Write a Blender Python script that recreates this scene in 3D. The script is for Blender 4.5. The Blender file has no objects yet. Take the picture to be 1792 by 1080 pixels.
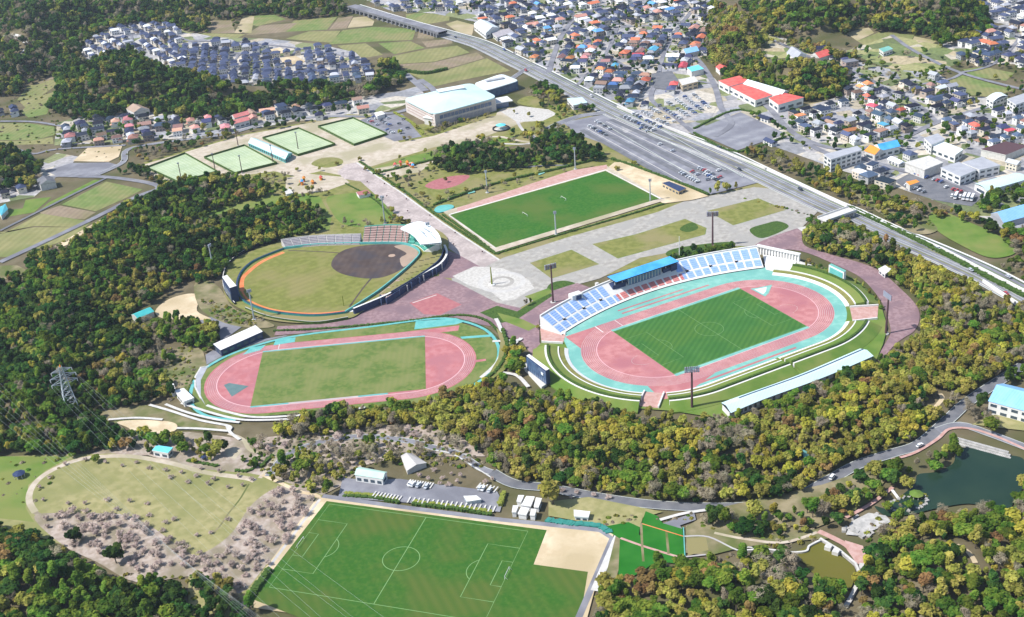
import bpy, math, random
import numpy as np
from mathutils import Matrix, Vector
rnd = random.Random(7)
SC = bpy.context.scene
COL = SC.collection

# ---------------------------------------------------------------- camera
F_PX, PIT, ROLL, CAMH = 2151.3, .4710, .0800, 378.3
_cp, _sp, _cr, _sr = math.cos(PIT), math.sin(PIT), math.cos(ROLL), math.sin(ROLL)
_U = np.array([0, _sp, _cp]); _R = np.array([1., 0, 0]); AX_D = np.array([0, _cp, -_sp])
AX_R = _cr*_R - _sr*_U; AX_U = _sr*_R + _cr*_U
cam_d = bpy.data.cameras.new('camera'); cam = bpy.data.objects.new('camera', cam_d); COL.objects.link(cam)
cam.matrix_world = Matrix(((AX_R[0], AX_U[0], -AX_D[0], 0), (AX_R[1], AX_U[1], -AX_D[1], 0), (AX_R[2], AX_U[2], -AX_D[2], CAMH), (0, 0, 0, 1)))
cam_d.sensor_width = 36; cam_d.lens = F_PX*36/1792; cam_d.clip_start = 1; cam_d.clip_end = 20000
SC.camera = cam

# ---------------------------------------------------------------- light
SUN = Vector((-0.96, -0.22, 0)).normalized()*math.cos(math.radians(50)) + Vector((0, 0, math.sin(math.radians(50))))
w = bpy.data.worlds.new('World'); SC.world = w; w.use_nodes = True
wn = w.node_tree.nodes; bg = wn['Background']; sky = wn.new('ShaderNodeTexSky'); sky.sky_type = 'NISHITA'; sky.sun_disc = False
sky.sun_elevation = math.radians(50); sky.sun_rotation = math.atan2(SUN.x, SUN.y) % (2*math.pi); sky.altitude = 200
bg.inputs[1].default_value = .14; w.node_tree.links.new(sky.outputs[0], bg.inputs[0])
sd = bpy.data.lights.new('sun', 'SUN'); sd.energy = 4.6; sd.angle = math.radians(.5); sd.color = (1, .972, .93)
so = bpy.data.objects.new('sun', sd); COL.objects.link(so); so.rotation_euler = SUN.to_track_quat('Z', 'Y').to_euler(); so.location = (0, 700, 500)
SC.view_settings.view_transform = 'Standard'; SC.view_settings.look = 'None'; SC.view_settings.gamma = 1; SC.view_settings.use_curve_mapping = False
SC.view_settings.exposure = 0.40
SC.cycles.max_bounces = 4; SC.cycles.diffuse_bounces = 2; SC.cycles.glossy_bounces = 2; SC.cycles.transparent_max_bounces = 4; SC.cycles.volume_bounces = 0
SC.cycles.use_denoising = True

# ---------------------------------------------------------------- materials
MATS = {}
def sr(c):
    return tuple(((x/255)/12.92 if x/255 <= .04045 else ((x/255+.055)/1.055)**2.4) for x in c)
def mat(name, c1, c2=None, scale=.2, rough=.9, detail=4, lo=.35, hi=.65, c3=None, scale3=.03, rnd_v=0, metal=0, emit=None, bump=0, stripes=None, spec=.12):
    """two-colour noise material in object space; c3 mixes large patches; stripes=(angle, period m, strength)"""
    if name in MATS: return MATS[name]
    m = bpy.data.materials.new(name); m.use_nodes = True; nt = m.node_tree; N = nt.nodes; L = nt.links
    b = N['Principled BSDF']; b.inputs['Roughness'].default_value = rough; b.inputs['Metallic'].default_value = metal
    b.inputs['Specular IOR Level'].default_value = spec
    tc = N.new('ShaderNodeTexCoord'); out = None
    def mix(a, bb, f):
        x = N.new('ShaderNodeMix'); x.data_type = 'RGBA'
        for k, v in ((6, a), (7, bb), (0, f)):
            if isinstance(v, tuple): x.inputs[k].default_value = (*v, 1)
            elif isinstance(v, (int, float)): x.inputs[k].default_value = v
            else: L.new(v, x.inputs[k])
        return x.outputs[2]
    def noise(s, d, l, h):
        n = N.new('ShaderNodeTexNoise'); n.inputs['Scale'].default_value = s; n.inputs['Detail'].default_value = d
        L.new(tc.outputs['Object'], n.inputs['Vector'])
        r = N.new('ShaderNodeMapRange'); r.inputs[1].default_value = l; r.inputs[2].default_value = h
        L.new(n.outputs[0], r.inputs[0]); return r.outputs[0], n.outputs[0]
    col = c1; nn = None
    if c2 is not None:
        f, nn = noise(scale, detail, lo, hi); col = mix(c1, c2, f)
    if c3 is not None:
        f, _ = noise(scale3, 3, .45, .62); col = mix(col, c3, f)
    if stripes:
        mp = N.new('ShaderNodeMapping'); mp.inputs['Rotation'].default_value = (0, 0, stripes[0]); L.new(tc.outputs['Object'], mp.inputs[0])
        wv = N.new('ShaderNodeTexWave'); wv.inputs['Scale'].default_value = .314/stripes[1]; wv.inputs['Distortion'].default_value = .6; wv.inputs['Detail Scale'].default_value = .5
        wv.wave_profile = 'SIN'; L.new(mp.outputs[0], wv.inputs[0])
        mu = N.new('ShaderNodeMath'); mu.operation = 'MULTIPLY'; mu.inputs[1].default_value = stripes[2]; L.new(wv.outputs[1], mu.inputs[0])
        base = stripes[3] if len(stripes) > 3 else tuple(v*.55 for v in c1)
        col = mix(col, base, mu.outputs[0])
    if rnd_v:
        oi = N.new('ShaderNodeObjectInfo'); hs = N.new('ShaderNodeHueSaturation')
        r = N.new('ShaderNodeMapRange'); r.inputs[3].default_value = 1-rnd_v; r.inputs[4].default_value = 1+rnd_v*1.3; L.new(oi.outputs['Random'], r.inputs[0]); L.new(r.outputs[0], hs.inputs['Value'])
        m2 = N.new('ShaderNodeMath'); m2.operation = 'MULTIPLY'; m2.inputs[1].default_value = 17.3; L.new(oi.outputs['Random'], m2.inputs[0])
        m3 = N.new('ShaderNodeMath'); m3.operation = 'FRACT'; L.new(m2.outputs[0], m3.inputs[0])
        r2 = N.new('ShaderNodeMapRange'); r2.inputs[3].default_value = .5-rnd_v*.07; r2.inputs[4].default_value = .5+rnd_v*.07; L.new(m3.outputs[0], r2.inputs[0]); L.new(r2.outputs[0], hs.inputs['Hue'])
        if isinstance(col, tuple): hs.inputs['Color'].default_value = (*col, 1)
        else: L.new(col, hs.inputs['Color'])
        col = hs.outputs[0]
    if isinstance(col, tuple): b.inputs['Base Color'].default_value = (*col, 1)
    else: L.new(col, b.inputs['Base Color'])
    if bump and nn is not None:
        bp = N.new('ShaderNodeBump'); bp.inputs['Strength'].default_value = .5; bp.inputs['Distance'].default_value = bump; L.new(nn, bp.inputs['Height']); L.new(bp.outputs[0], b.inputs['Normal'])
    MATS[name] = m; return m

def mix3(name, cols, scale, rough=.9):
    """voronoi patches picked from a list of colours (yards, allotments)"""
    m = bpy.data.materials.new(name); m.use_nodes = True; nt = m.node_tree; N = nt.nodes; L = nt.links
    b = N['Principled BSDF']; b.inputs['Roughness'].default_value = rough
    tc = N.new('ShaderNodeTexCoord'); v = N.new('ShaderNodeTexVoronoi'); v.inputs['Scale'].default_value = scale; L.new(tc.outputs['Object'], v.inputs['Vector'])
    s = N.new('ShaderNodeSeparateColor'); L.new(v.outputs['Color'], s.inputs[0])
    r = N.new('ShaderNodeValToRGB'); r.color_ramp.interpolation = 'CONSTANT'
    while len(r.color_ramp.elements) < len(cols): r.color_ramp.elements.new(.5)
    for i, c in enumerate(cols): r.color_ramp.elements[i].position = i/len(cols); r.color_ramp.elements[i].color = (*c, 1)
    L.new(s.outputs[0], r.inputs[0])
    n = N.new('ShaderNodeTexNoise'); n.inputs['Scale'].default_value = .25; n.inputs['Detail'].default_value = 5; L.new(tc.outputs['Object'], n.inputs['Vector'])
    mr = N.new('ShaderNodeMapRange'); mr.inputs[3].default_value = .75; mr.inputs[4].default_value = 1.25; mr.inputs[1].default_value = .3; mr.inputs[2].default_value = .7; L.new(n.outputs[0], mr.inputs[0])
    mu = N.new('ShaderNodeVectorMath'); mu.operation = 'SCALE'; L.new(r.outputs[0], mu.inputs[0]); L.new(mr.outputs[0], mu.inputs[3]); L.new(mu.outputs[0], b.inputs['Base Color'])
    MATS[name] = m; return m

mat('soil', (.12, .10, .055), (.17, .14, .085), .08, c3=(.08, .085, .03), scale3=.02, bump=.4)
mat('asphalt', (.20, .20, .225), (.26, .26, .28), .15, c3=(.17, .17, .19), scale3=.05)
mat('asphalt_dark', (.13, .135, .15), (.18, .18, .19), .15)
mat('asphalt_stripe', (.23, .23, .255), (.30, .30, .32), .12, c3=(.19, .19, .215), scale3=.04, stripes=(1.07, 14, .45, (.17, .17, .2)))
mat('concrete', (.46, .44, .41), (.55, .53, .49), .2, c3=(.40, .38, .37))
mat('white', (.72, .71, .68), (.66, .65, .62), .4)
mat('offwhite', (.50, .485, .45), (.62, .60, .56), .5)
mat('line', (.62, .66, .58), rough=.8)
mat('line_dim', (.19, .33, .13), rough=.8)
mat('sand', (.52, .41, .26), (.66, .54, .37), .12, lo=.4, hi=.6, detail=7, c3=(.44, .35, .21), bump=.1)
mat('promenade', (.44, .37, .28), (.53, .46, .37), .2, lo=.4, hi=.6, detail=6, c3=(.36, .32, .21))
mat('plaza_pale', (.44, .415, .375), (.54, .515, .47), .5, lo=.4, hi=.6)
mat('avenue', (.40, .335, .31), (.50, .43, .40), .5, lo=.4, hi=.6, c3=(.35, .295, .275), scale3=.09)
mat('plaza', (.30, .28, .245), (.42, .395, .35), .25, lo=.4, hi=.6, detail=8, c3=(.33, .315, .285), scale3=.06, stripes=(.47, 4.5, .35, (.33, .31, .29)))
mat('mauve', (.235, .150, .158), (.305, .205, .212), .4, lo=.4, hi=.6, detail=7, c3=(.21, .14, .155), scale3=.06)
mat('redpave', (.34, .12, .13), (.40, .16, .16), .3)
mat('pinkpave', (.44, .25, .21), (.52, .34, .30), .4)
mat('track', (.41, .155, .155), (.49, .215, .21), .2, lo=.4, hi=.6, detail=8, c3=(.38, .145, .16), scale3=.05)
mat('track2', (.41, .145, .15), (.47, .195, .20), .2, lo=.4, hi=.6, detail=8, c3=(.38, .15, .165), scale3=.06)
mat('pink_line', (.66, .42, .43), rough=.8)
mat('aqua', (.17, .41, .345), (.23, .47, .40), .25, lo=.4, hi=.6, detail=7, c3=(.15, .38, .33), scale3=.05)
mat('aqua2', (.10, .37, .35), (.15, .43, .40), .3)
mat('teal', (.03, .19, .16), (.05, .24, .20), .3)
mat('orange', (.62, .17, .06), (.68, .24, .10), .2)
mat('turf', (.045, .145, .030), (.062, .175, .038), .06, c3=(.07, .165, .03), scale3=.03, stripes=(.47, 3.4, .5, (.025, .10, .02)))
mat('turf_b', (.034, .115, .014), (.060, .135, .020), .5, lo=.4, hi=.62, detail=8, c3=(.085, .125, .024), scale3=.03, stripes=(-.35, 5, .3, (.026, .10, .012)))
mat('turf_c', (.030, .12, .014), (.052, .145, .020), .5, lo=.4, hi=.6, detail=8, c3=(.085, .14, .026), scale3=.022)
mat('turf_worn', (.10, .155, .036), (.16, .195, .055), .3, lo=.42, hi=.6, detail=7, c3=(.19, .205, .07), scale3=.05, stripes=(.03, 3.5, .2, (.10, .18, .035)))
mat('turf_bb', (.165, .18, .042), (.215, .22, .06), .22, lo=.42, hi=.6, detail=7, c3=(.24, .215, .08), scale3=.03, stripes=(.95, 6, .15))
mat('lawn', (.155, .17, .042), (.22, .22, .065), .22, lo=.4, hi=.6, detail=6, c3=(.245, .215, .095), scale3=.03)
mat('lawn_green', (.10, .18, .03), (.15, .22, .045), .10, c3=(.19, .215, .06), scale3=.03)
mat('lawn_vivid', (.015, .13, .012), (.022, .16, .016), .1, c3=(.03, .16, .02), scale3=.05)
mat('lawn_dry', (.255, .24, .10), (.35, .31, .15), .2, lo=.4, hi=.6, detail=7, c3=(.21, .215, .08), scale3=.02, stripes=(-.6, 7, .2, (.27, .26, .10)))
mat('scrub', (.17, .15, .075), (.30, .25, .15), .12, c3=(.12, .14, .045), scale3=.05, bump=.5)
mat('pinkscrub', (.33, .265, .215), (.44, .37, .315), .35, lo=.4, hi=.6, detail=7, c3=(.24, .205, .14), scale3=.06, bump=.4)
mat('field_green', (.14, .20, .055), (.20, .245, .08), .10, c3=(.25, .235, .10), scale3=.025, stripes=(.2, 5, .25))
mat('field_olive', (.23, .225, .09), (.29, .27, .12), .10, c3=(.18, .205, .07), scale3=.025, stripes=(.2, 6, .25))
mat('field_brown', (.25, .19, .13), (.31, .245, .17), .12, c3=(.22, .19, .10), scale3=.03, stripes=(.2, 5, .25))
mat('field_straw', (.38, .31, .19), (.45, .375, .24), .12, c3=(.3, .27, .13))
mat('dirt_dark', (.075, .054, .047), (.11, .082, .070), .1, c3=(.07, .06, .065), scale3=.06, stripes=(.2, 5, .2))
mat('clay', (.40, .29, .22), (.33, .25, .19), .1)
mat('court', (.38, .46, .27), (.43, .50, .32), .1, c3=(.35, .43, .26), scale3=.06)
mat('hedge', (.035, .075, .015), (.075, .13, .025), .9, bump=.6)
mat('hedge_yellow', (.16, .19, .03), (.24, .26, .05), .9, bump=.5)
mat('dark', (.018, .02, .03), rough=.6)
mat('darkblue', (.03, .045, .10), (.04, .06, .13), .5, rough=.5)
mat('steel', (.42, .47, .50), rough=.5, metal=.3)
mat('brownsteel', (.10, .055, .06), rough=.6)
mat('lampglass', (.5, .55, .65), (.25, .25, .33), 1.2, rough=.25)
mat('glass', (.05, .075, .10), rough=.12, spec=.7)
mat('glass_blue', (.10, .17, .28), (.06, .10, .2), .25, rough=.15, spec=.7)
mat('roof_white', (.66, .72, .72), (.70, .76, .76), .05)
mat('roof_mint', (.50, .68, .68), (.56, .72, .72), .06, stripes=(.47, 1.6, .12))
mat('roof_blue', (.05, .30, .70), (.10, .42, .78), .1, rough=.5)
mat('roof_green', (.42, .60, .50), (.48, .66, .56), .2)
mat('roof_teal', (.06, .42, .42), (.08, .48, .47), .2)
mat('roof_cyan', (.14, .58, .68), (.17, .62, .70), .3)
mat('roof_red', (.62, .10, .09), (.68, .16, .13), .2)
mat('roof_orange', (.75, .27, .05), rough=.7)
mat('roof_skyblue', (.20, .42, .68), (.25, .48, .72), .2, stripes=(.9, 1.5, .3, (.3, .55, .8)))
mat('roof_grey', (.34, .35, .38), (.40, .41, .44), .2)
mat('gym_wall', (.52, .47, .43), (.60, .54, .50), .3)
mat('seat_blue', (.25, .39, .68), (.31, .44, .72), .5)
mat('seat_red', (.52, .17, .16), (.58, .23, .21), .5)
mat('seat_green', (.10, .38, .30), rough=.8)
mat('seat_brick', (.36, .24, .21), (.42, .30, .27), .4)
mat('seat_grey', (.33, .31, .33), (.40, .37, .38), .4)
mat('rock', (.45, .43, .40), (.30, .29, .27), .5, bump=.4)
mat('stonewall', (.50, .48, .45), (.35, .34, .32), .4, bump=.3)
mat('pondwater', (.012, .034, .022), (.022, .046, .026), .03, rough=.15, spec=.25, bump=.05)
mat('slab_green', (.10, .17, .17), (.13, .20, .20), .2)
mat('pondwater_b', (.125, .12, .018), (.135, .12, .02), .05, rough=.3, spec=.2)
mat('wire', (.38, .42, .42), rough=.5)
mix3('yard', [(.36, .34, .33), (.30, .30, .32), (.50, .45, .37), (.13, .16, .06), (.42, .40, .37), (.20, .22, .09), (.33, .32, .32), (.38, .33, .24), (.24, .24, .25)], .055)
mix3('gardens', [(.22, .24, .08), (.40, .33, .20), (.15, .19, .06), (.30, .29, .12), (.45, .40, .30), (.12, .15, .05)], .05)

# ---------------------------------------------------------------- geometry helpers
def G(px, py, z=0.):
    d = AX_D*F_PX + AX_R*(px-896) + AX_U*(540-py); t = (z-CAMH)/d[2]
    return Vector((d[0]*t, d[1]*t, z))
def Pv(x, y, z):
    """arrays -> pixel"""
    vx, vy, vz = x, y, z-CAMH
    d = vx*AX_D[0]+vy*AX_D[1]+vz*AX_D[2]
    return 896+F_PX*(vx*AX_R[0]+vy*AX_R[1]+vz*AX_R[2])/d, 540-F_PX*(vx*AX_U[0]+vy*AX_U[1]+vz*AX_U[2])/d
def Gs(pts, z=0.): return [G(a, b, z) for a, b in pts]
def spline(pts, closed=False, k=6):
    n = len(pts); out = []
    P = [Vector(p) for p in pts]
    for i in range(n if closed else n-1):
        if closed: a, b, c, d = P[i-1], P[i], P[(i+1) % n], P[(i+2) % n]
        else: a, b, c, d = P[max(i-1, 0)], P[i], P[i+1], P[min(i+2, n-1)]
        for j in range(k):
            t = j/k; out.append(.5*((2*b)+(c-a)*t+(2*a-5*b+4*c-d)*t*t+(3*b-a-3*c+d)*t*t*t))
    if not closed: out.append(P[-1])
    return out
class MB:
    def __init__(s): s.v = []; s.f = []; s.m = []
    def poly(s, pts, m=0):
        b = len(s.v); s.v += [tuple(p) for p in pts]; s.f.append(tuple(range(b, b+len(pts)))); s.m.append(m)
    def prism(s, pts, z0, z1, m=0, mtop=None, bottom=False):
        """pts: 2D/3D loop; side walls + top"""
        P = [(p[0], p[1]) for p in pts]
        ar = sum(P[i-1][0]*P[i][1]-P[i][0]*P[i-1][1] for i in range(len(P)))
        if ar < 0: P = P[::-1]
        b = len(s.v); n = len(P)
        s.v += [(x, y, z0) for x, y in P]+[(x, y, z1) for x, y in P]
        for i in range(n): j = (i+1) % n; s.f.append((b+i, b+j, b+n+j, b+n+i)); s.m.append(m)
        s.f.append(tuple(range(b+n, b+2*n))); s.m.append(m if mtop is None else mtop)
        if bottom: s.f.append(tuple(range(b+n-1, b-1, -1))); s.m.append(m)
    def box(s, cx, cy, z0, lx, ly, h, a=0, m=0, mtop=None):
        c, q = math.cos(a), math.sin(a)
        P = [(cx+x*c-y*q, cy+x*q+y*c) for x, y in ((-lx/2, -ly/2), (lx/2, -ly/2), (lx/2, ly/2), (-lx/2, ly/2))]
        s.prism(P, z0, z0+h, m, mtop, True)
    def tube(s, a, b, r0, r1=None, n=6, m=0, caps=True):
        r1 = r0 if r1 is None else r1
        a = Vector(a); b = Vector(b); d = (b-a).normalized(); u = d.orthogonal().normalized(); v = d.cross(u); k = len(s.v)
        for p, r in ((a, r0), (b, r1)):
            for i in range(n): t = 2*math.pi*i/n; s.v.append(tuple(p+(u*math.cos(t)+v*math.sin(t))*r))
        for i in range(n): j = (i+1) % n; s.f.append((k+i, k+j, k+n+j, k+n+i)); s.m.append(m)
        if caps: s.f.append(tuple(range(k+n, k+2*n))); s.m.append(m); s.f.append(tuple(range(k+n-1, k-1, -1))); s.m.append(m)
    def strip(s, A, B, m=0):
        """surface between two polylines of equal length"""
        b = len(s.v); n = len(A); s.v += [tuple(p) for p in A]+[tuple(p) for p in B]
        for i in range(n-1): s.f.append((b+i, b+i+1, b+n+i+1, b+n+i)); s.m.append(m)
def link(name, data, parent=None, loc=None):
    o = bpy.data.objects.new(name, data); COL.objects.link(o)
    if parent: o.parent = parent
    if loc is not None: o.location = loc
    return o
def mesh(name, mb, mats, smooth=False):
    me = bpy.data.meshes.new(name); me.from_pydata(mb.v, [], mb.f)
    if isinstance(mats, str): mats = [mats]
    for x in mats: me.materials.append(MATS[x])
    me.polygons.foreach_set('material_index', mb.m)
    if smooth: me.polygons.foreach_set('use_smooth', [True]*len(mb.f))
    me.update(); return me
def ob(name, mb, mats, parent=None, smooth=False, loc=None): return link(name, mesh(name, mb, mats, smooth), parent, loc)
def tag(o, label=None, cat=None, group=None, kind=None):
    if label: o['label'] = label
    if cat: o['category'] = cat
    if group: o['group'] = group
    if kind: o['kind'] = kind
    return o
def thing(name, label, cat, loc=(0, 0, 0), rz=0, group=None):
    o = bpy.data.objects.new(name, None); COL.objects.link(o); o.location = loc; o.rotation_euler = (0, 0, rz); o.empty_display_size = .5
    return tag(o, label, cat, group)
def copy_tree(o, parent=None):
    c = o.copy(); COL.objects.link(c); c.parent = parent
    for ch in list(o.children): copy_tree(ch, c)
    return c

# ---------------------------------------------------------------- flat ground sheets (each a few mm above the one before)
_lvl = [0.03]
FLATS = []         # world polygons that must stay level and clear of trees
def nextz(name=''):
    if name not in ('lane_line', 'bay_line', 'court_line', 'road_line'): _lvl[0] += .004; return _lvl[0]
    return _lvl[0]+.002
SOFT = ('park_lawn', 'lawn', 'undergrowth', 'clearing', 'park_slope', 'planting_bed', 'scrub_bank', 'stadium_lawn', 'bank', 'baseball_bank', 'garden_ground', 'yards', 'golf_lawn')
SOFTP = []
def ccw(P):
    ar = sum(P[i-1][0]*P[i][1]-P[i][0]*P[i-1][1] for i in range(len(P)))
    return P if ar > 0 else P[::-1]
def sheet(name, W, m, parent=None, clear=True, kind='structure', z=None):
    """W: world loop"""
    z = nextz(name) if z is None else z
    W = ccw([(p[0], p[1], z) for p in W]); mb = MB(); mb.poly(W)
    o = ob(name, mb, m, parent)
    if parent is None and kind: o['kind'] = kind
    if clear and name in SOFT: SOFTP.append((name, np.array([(p[0], p[1]) for p in W])))
    elif clear: FLATS.append(np.array([(p[0], p[1]) for p in W]))
    return o
def beyond(pts, d=120): return [((x-d if x <= 0 else x+d if x >= 1792 else x), y+(60 if y >= 1078 else 0)) for x, y in pts]
def area(name, pts, m, sm=False, **k):
    if not name.startswith('pond'): pts = beyond(pts)
    W = Gs(pts)
    if sm: W = spline(W, True, 5)
    return sheet(name, W, m, **k)
def ribbon_loops(W, wid, closed=False):
    n = len(W); A = []; B = []
    for i in range(n):
        if closed: d = W[(i+1) % n]-W[i-1]
        else: d = W[min(i+1, n-1)]-W[max(i-1, 0)]
        nn = Vector((-d.y, d.x, 0)).normalized(); A.append(W[i]+nn*wid/2); B.append(W[i]-nn*wid/2)
    return A, B
def ribbon(name, W, wid, m, parent=None, clear=True, z=None, kind='structure', closed=False):
    z = nextz(name) if z is None else z
    W = [Vector((p[0], p[1], 0)) for p in W]
    A, B = ribbon_loops(W, wid, closed)
    if closed: A = A+[A[0]]; B = B+[B[0]]
    mb = MB(); mb.strip([(p.x, p.y, z) for p in B], [(p.x, p.y, z) for p in A]); o = ob(name, mb, m, parent)
    if parent is None and kind: o['kind'] = kind
    if clear: FLATS.append(np.array([(p.x, p.y) for p in A]+[(p.x, p.y) for p in B[::-1]]))
    return o
def path(name, pts, wid, m, sm=True, **k):
    W = Gs(pts)
    if sm and len(W) > 2: W = spline(W, False, 5)
    return ribbon(name, W, wid, m, **k)
def oval(R, hs, n=24, a0=0, a1=None):
    """stadium outline in local metres"""
    P = [(hs+R*math.cos(t), R*math.sin(t)) for t in [(-.5+i/n)*math.pi for i in range(n+1)]]
    P += [(-hs+R*math.cos(t), R*math.sin(t)) for t in [(.5+i/n)*math.pi for i in range(n+1)]]
    return P
class Frame:
    def __init__(s, cx, cy, th): s.c = (cx, cy); s.th = th; s.co = math.cos(th); s.si = math.sin(th)
    def __call__(s, x, y, z=0): return Vector((s.c[0]+x*s.co-y*s.si, s.c[1]+x*s.si+y*s.co, z))
    def L(s, P, z=0): return [s(x, y, z) for x, y in P]
# ================================================================ THE GROUND AND ITS SURFACES
# ---- farmland behind
FIELDS = [
 ('field_green', [(495,56),(515,36),(590,30),(572,52)]), ('field_brown', [(576,52),(592,31),(618,28),(606,50)]),
 ('field_straw', [(608,49),(618,31),(640,29),(655,37),(652,45)]), ('field_green', [(575,78),(600,53),(655,47),(728,51),(722,70),(650,73)]),
 ('field_olive', [(500,68),(540,55),(596,54),(580,75)]), ('field_brown', [(430,62),(455,45),(520,40),(500,56)]), ('field_green', [(420,38),(440,28),(480,26),(500,34),(450,46)]),
 ('field_olive', [(590,80),(640,76),(670,96),(640,101),(618,98)]), ('field_green', [(662,76),(718,72),(744,84),(690,95)]),
 ('field_brown', [(733,54),(764,62),(758,68),(730,67)]), ('field_brown', [(738,73),(790,68),(792,76),(747,83)]),
 ('field_olive', [(684,99),(748,86),(800,80),(822,92),(760,108),(700,112)]), ('field_brown', [(700,113),(760,109),(835,92),(848,102),(770,124),(712,126)]),
 ('field_olive', [(714,128),(770,126),(852,102),(893,124),(850,132),(800,142),(745,155),(736,138)]), ('field_brown', [(364,58),(366,36),(405,36),(412,58)]),
 ('field_olive', [(330,68),(350,58),(430,60),(400,74),(340,76)]), ('field_straw', [(410,58),(425,30),(445,28),(440,58)]),
 ('field_green', [(710,25),(745,22),(742,38),(712,36)]), ('field_olive', [(712,40),(744,24),(788,22),(786,36),(752,42)]), ('field_straw', [(780,42),(800,36),(830,44),(826,62),(800,56)]),
 ('field_olive', [(30,176),(48,150),(98,138),(98,150),(70,170)]), ('field_brown', [(60,150),(75,138),(108,128),(112,132)]), ('field_green', [(36,196),(52,182),(90,180),(82,200),(50,206)]),
 ('field_olive', [(34,178),(72,168),(98,160),(92,178),(44,188)]),
 ('field_green', [(0,216),(50,216),(95,222),(96,236),(60,246),(0,244)]), ('field_olive', [(0,246),(50,247),(92,240),(94,252),(20,254),(0,250)]),
 ('field_olive', [(0,432),(60,398),(160,398),(120,420),(20,450),(0,452)]), ('field_brown', [(70,372),(105,360),(168,372),(148,384),(75,380)]),
 ('field_olive', [(8,408),(72,374),(160,388),(150,398),(60,396),(0,430),(0,412)]), ('field_green', [(108,358),(186,318),(250,332),(225,345),(168,370)]),
 ('lawn_green', [(85,355),(165,315),(178,316),(110,352),(70,368)]), ('lawn_green', [(0,382),(40,365),(45,350),(90,345),(60,372),(0,402)]),
 ('field_green', [(1685,122),(1720,117),(1775,128),(1760,142),(1700,134)]), ('field_green', [(1655,140),(1685,132),(1775,158),(1735,170),(1690,166)]),
 ('field_straw', [(1480,58),(1520,48),(1530,58),(1500,72)]), ('field_olive', [(1500,72),(1540,56),(1600,62),(1590,80),(1530,90)]), ('field_straw', [(1600,64),(1640,72),(1610,90),(1590,84)]),
 ('field_green', [(1560,128),(1600,112),(1640,120),(1600,134)]), ('field_olive', [(1620,80),(1690,92),(1670,105),(1625,98)]), ('field_straw', [(1620,112),(1660,104),(1668,112),(1640,122)]),
 ('field_olive', [(1455,195),(1500,182),(1510,190),(1470,212),(1450,208)]), ('field_straw', [(1395,185),(1480,172),(1485,180),(1420,195)]), ('field_olive', [(1720,275),(1770,260),(1792,280),(1760,290)]),
]
for m_, p_ in FIELDS: area('field', p_, m_)
# ---- urban ground
URB = [
 ('yard', [(140,92),(160,65),(185,52),(230,40),(290,40),(325,55),(380,66),(470,68),(560,78),(622,92),(655,124),(650,138),(570,146),(450,150),(400,150),(300,124),(240,95),(212,90),(160,110)]),
 ('yard', [(95,255),(100,215),(140,205),(200,192),(300,200),(400,196),(450,186),(560,176),(640,168),(700,160),(735,150),(742,165),(700,188),(640,206),(520,212),(430,228),(330,242),(230,248)]),
 ('yard', [(640,0),(1255,0),(1242,60),(1225,110),(1262,150),(1262,190),(1240,240),(1190,232),(1082,186),(955,122),(910,92),(850,62),(830,38),(760,24),(680,18)]),
 ('yard', [(1262,236),(1215,222),(1262,150),(1300,150),(1400,190),(1460,172),(1492,140),(1488,105),(1560,122),(1640,128),(1700,170),(1792,175),(1792,440),(1700,375),(1560,325),(1470,298),(1330,248)]),
 ('yard', [(1640,75),(1700,70),(1735,48),(1792,10),(1792,115),(1720,112),(1660,100)]), ('yard', [(1345,60),(1400,75),(1480,95),(1500,105),(1480,128),(1400,118),(1380,90)]),
 ('gardens', [(1480,90),(1560,62),(1640,78),(1700,100),(1640,128),(1550,120)]), ('gardens', [(1290,104),(1340,60),(1400,80),(1440,98),(1380,112),(1310,122)]),
 ('yard', [(0,322),(60,305),(75,282),(100,268),(140,275),(110,300),(90,318),(60,345),(0,378)]),
 ('yard', [(1700,0),(1792,0),(1792,60),(1740,40)]),
]
for m_, p_ in URB: area('yards', p_, m_, clear=False)
# ---- park grounds
area('park_base', [(250,285),(420,236),(610,200),(690,205),(760,235),(860,190),(980,185),(1070,215),(1100,255),(1240,345),(1330,320),(1440,360),(1400,400),(1330,432),(1180,450),(1000,500),(960,520),(940,560),(860,545),(700,480),(560,430),(450,365),(310,320)], 'lawn', clear=False)
area('park_lawn', [(310,392),(350,374),(400,357),(430,348),(470,342),(520,338),(560,345),(580,380),(575,420),(520,412),(568,390),(513,350),(400,374)], 'lawn_green', clear=True)
area('lawn', [(575,345),(640,338),(672,350),(690,372),(680,392),(640,398),(600,392),(580,370)], 'lawn_green', sm=True)
area('promenade', [(240,292),(420,238),(610,203),(640,207),(700,250),(760,238),(860,205),(880,190),(930,188),(940,205),(880,228),(820,250),(760,258),(700,276),(640,295),(600,308),(560,300),(520,310),(480,300),(300,326)], 'promenade')
area('forecourt', [(876,196),(910,186),(960,192),(975,200),(950,212),(905,214)], 'plaza_pale')
area('lawn', [(905,180),(918,170),(940,168),(958,172),(955,182),(930,187)], 'lawn', sm=True)
area('lawn', [(545,288),(560,278),(585,276),(600,281),(596,289),(570,294)], 'lawn', sm=True)
area('lawn', [(640,300),(700,278),(770,262),(850,246),(900,238),(900,246),(820,262),(730,288),(660,312)], 'lawn_green')
area('lawn', [(450,303),(475,305),(510,320),(540,335),(500,345),(470,335)], 'lawn')
area('lawn', [(690,226),(760,214),(820,203),(870,196),(868,203),(800,216),(720,232)], 'lawn')
area('play_park', [(500,312),(540,305),(600,310),(612,320),(570,335),(520,340),(500,330)], 'promenade')
area('play_park', [(655,296),(720,284),(750,290),(730,305),(670,312)], 'promenade')
path('path', [(648,318),(700,300),(760,282),(800,262),(860,240),(905,246),(940,252)], 4, 'promenade')
path('path', [(700,345),(760,318),(850,305),(930,292),(1010,288),(1060,276)], 3, 'asphalt')
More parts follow.
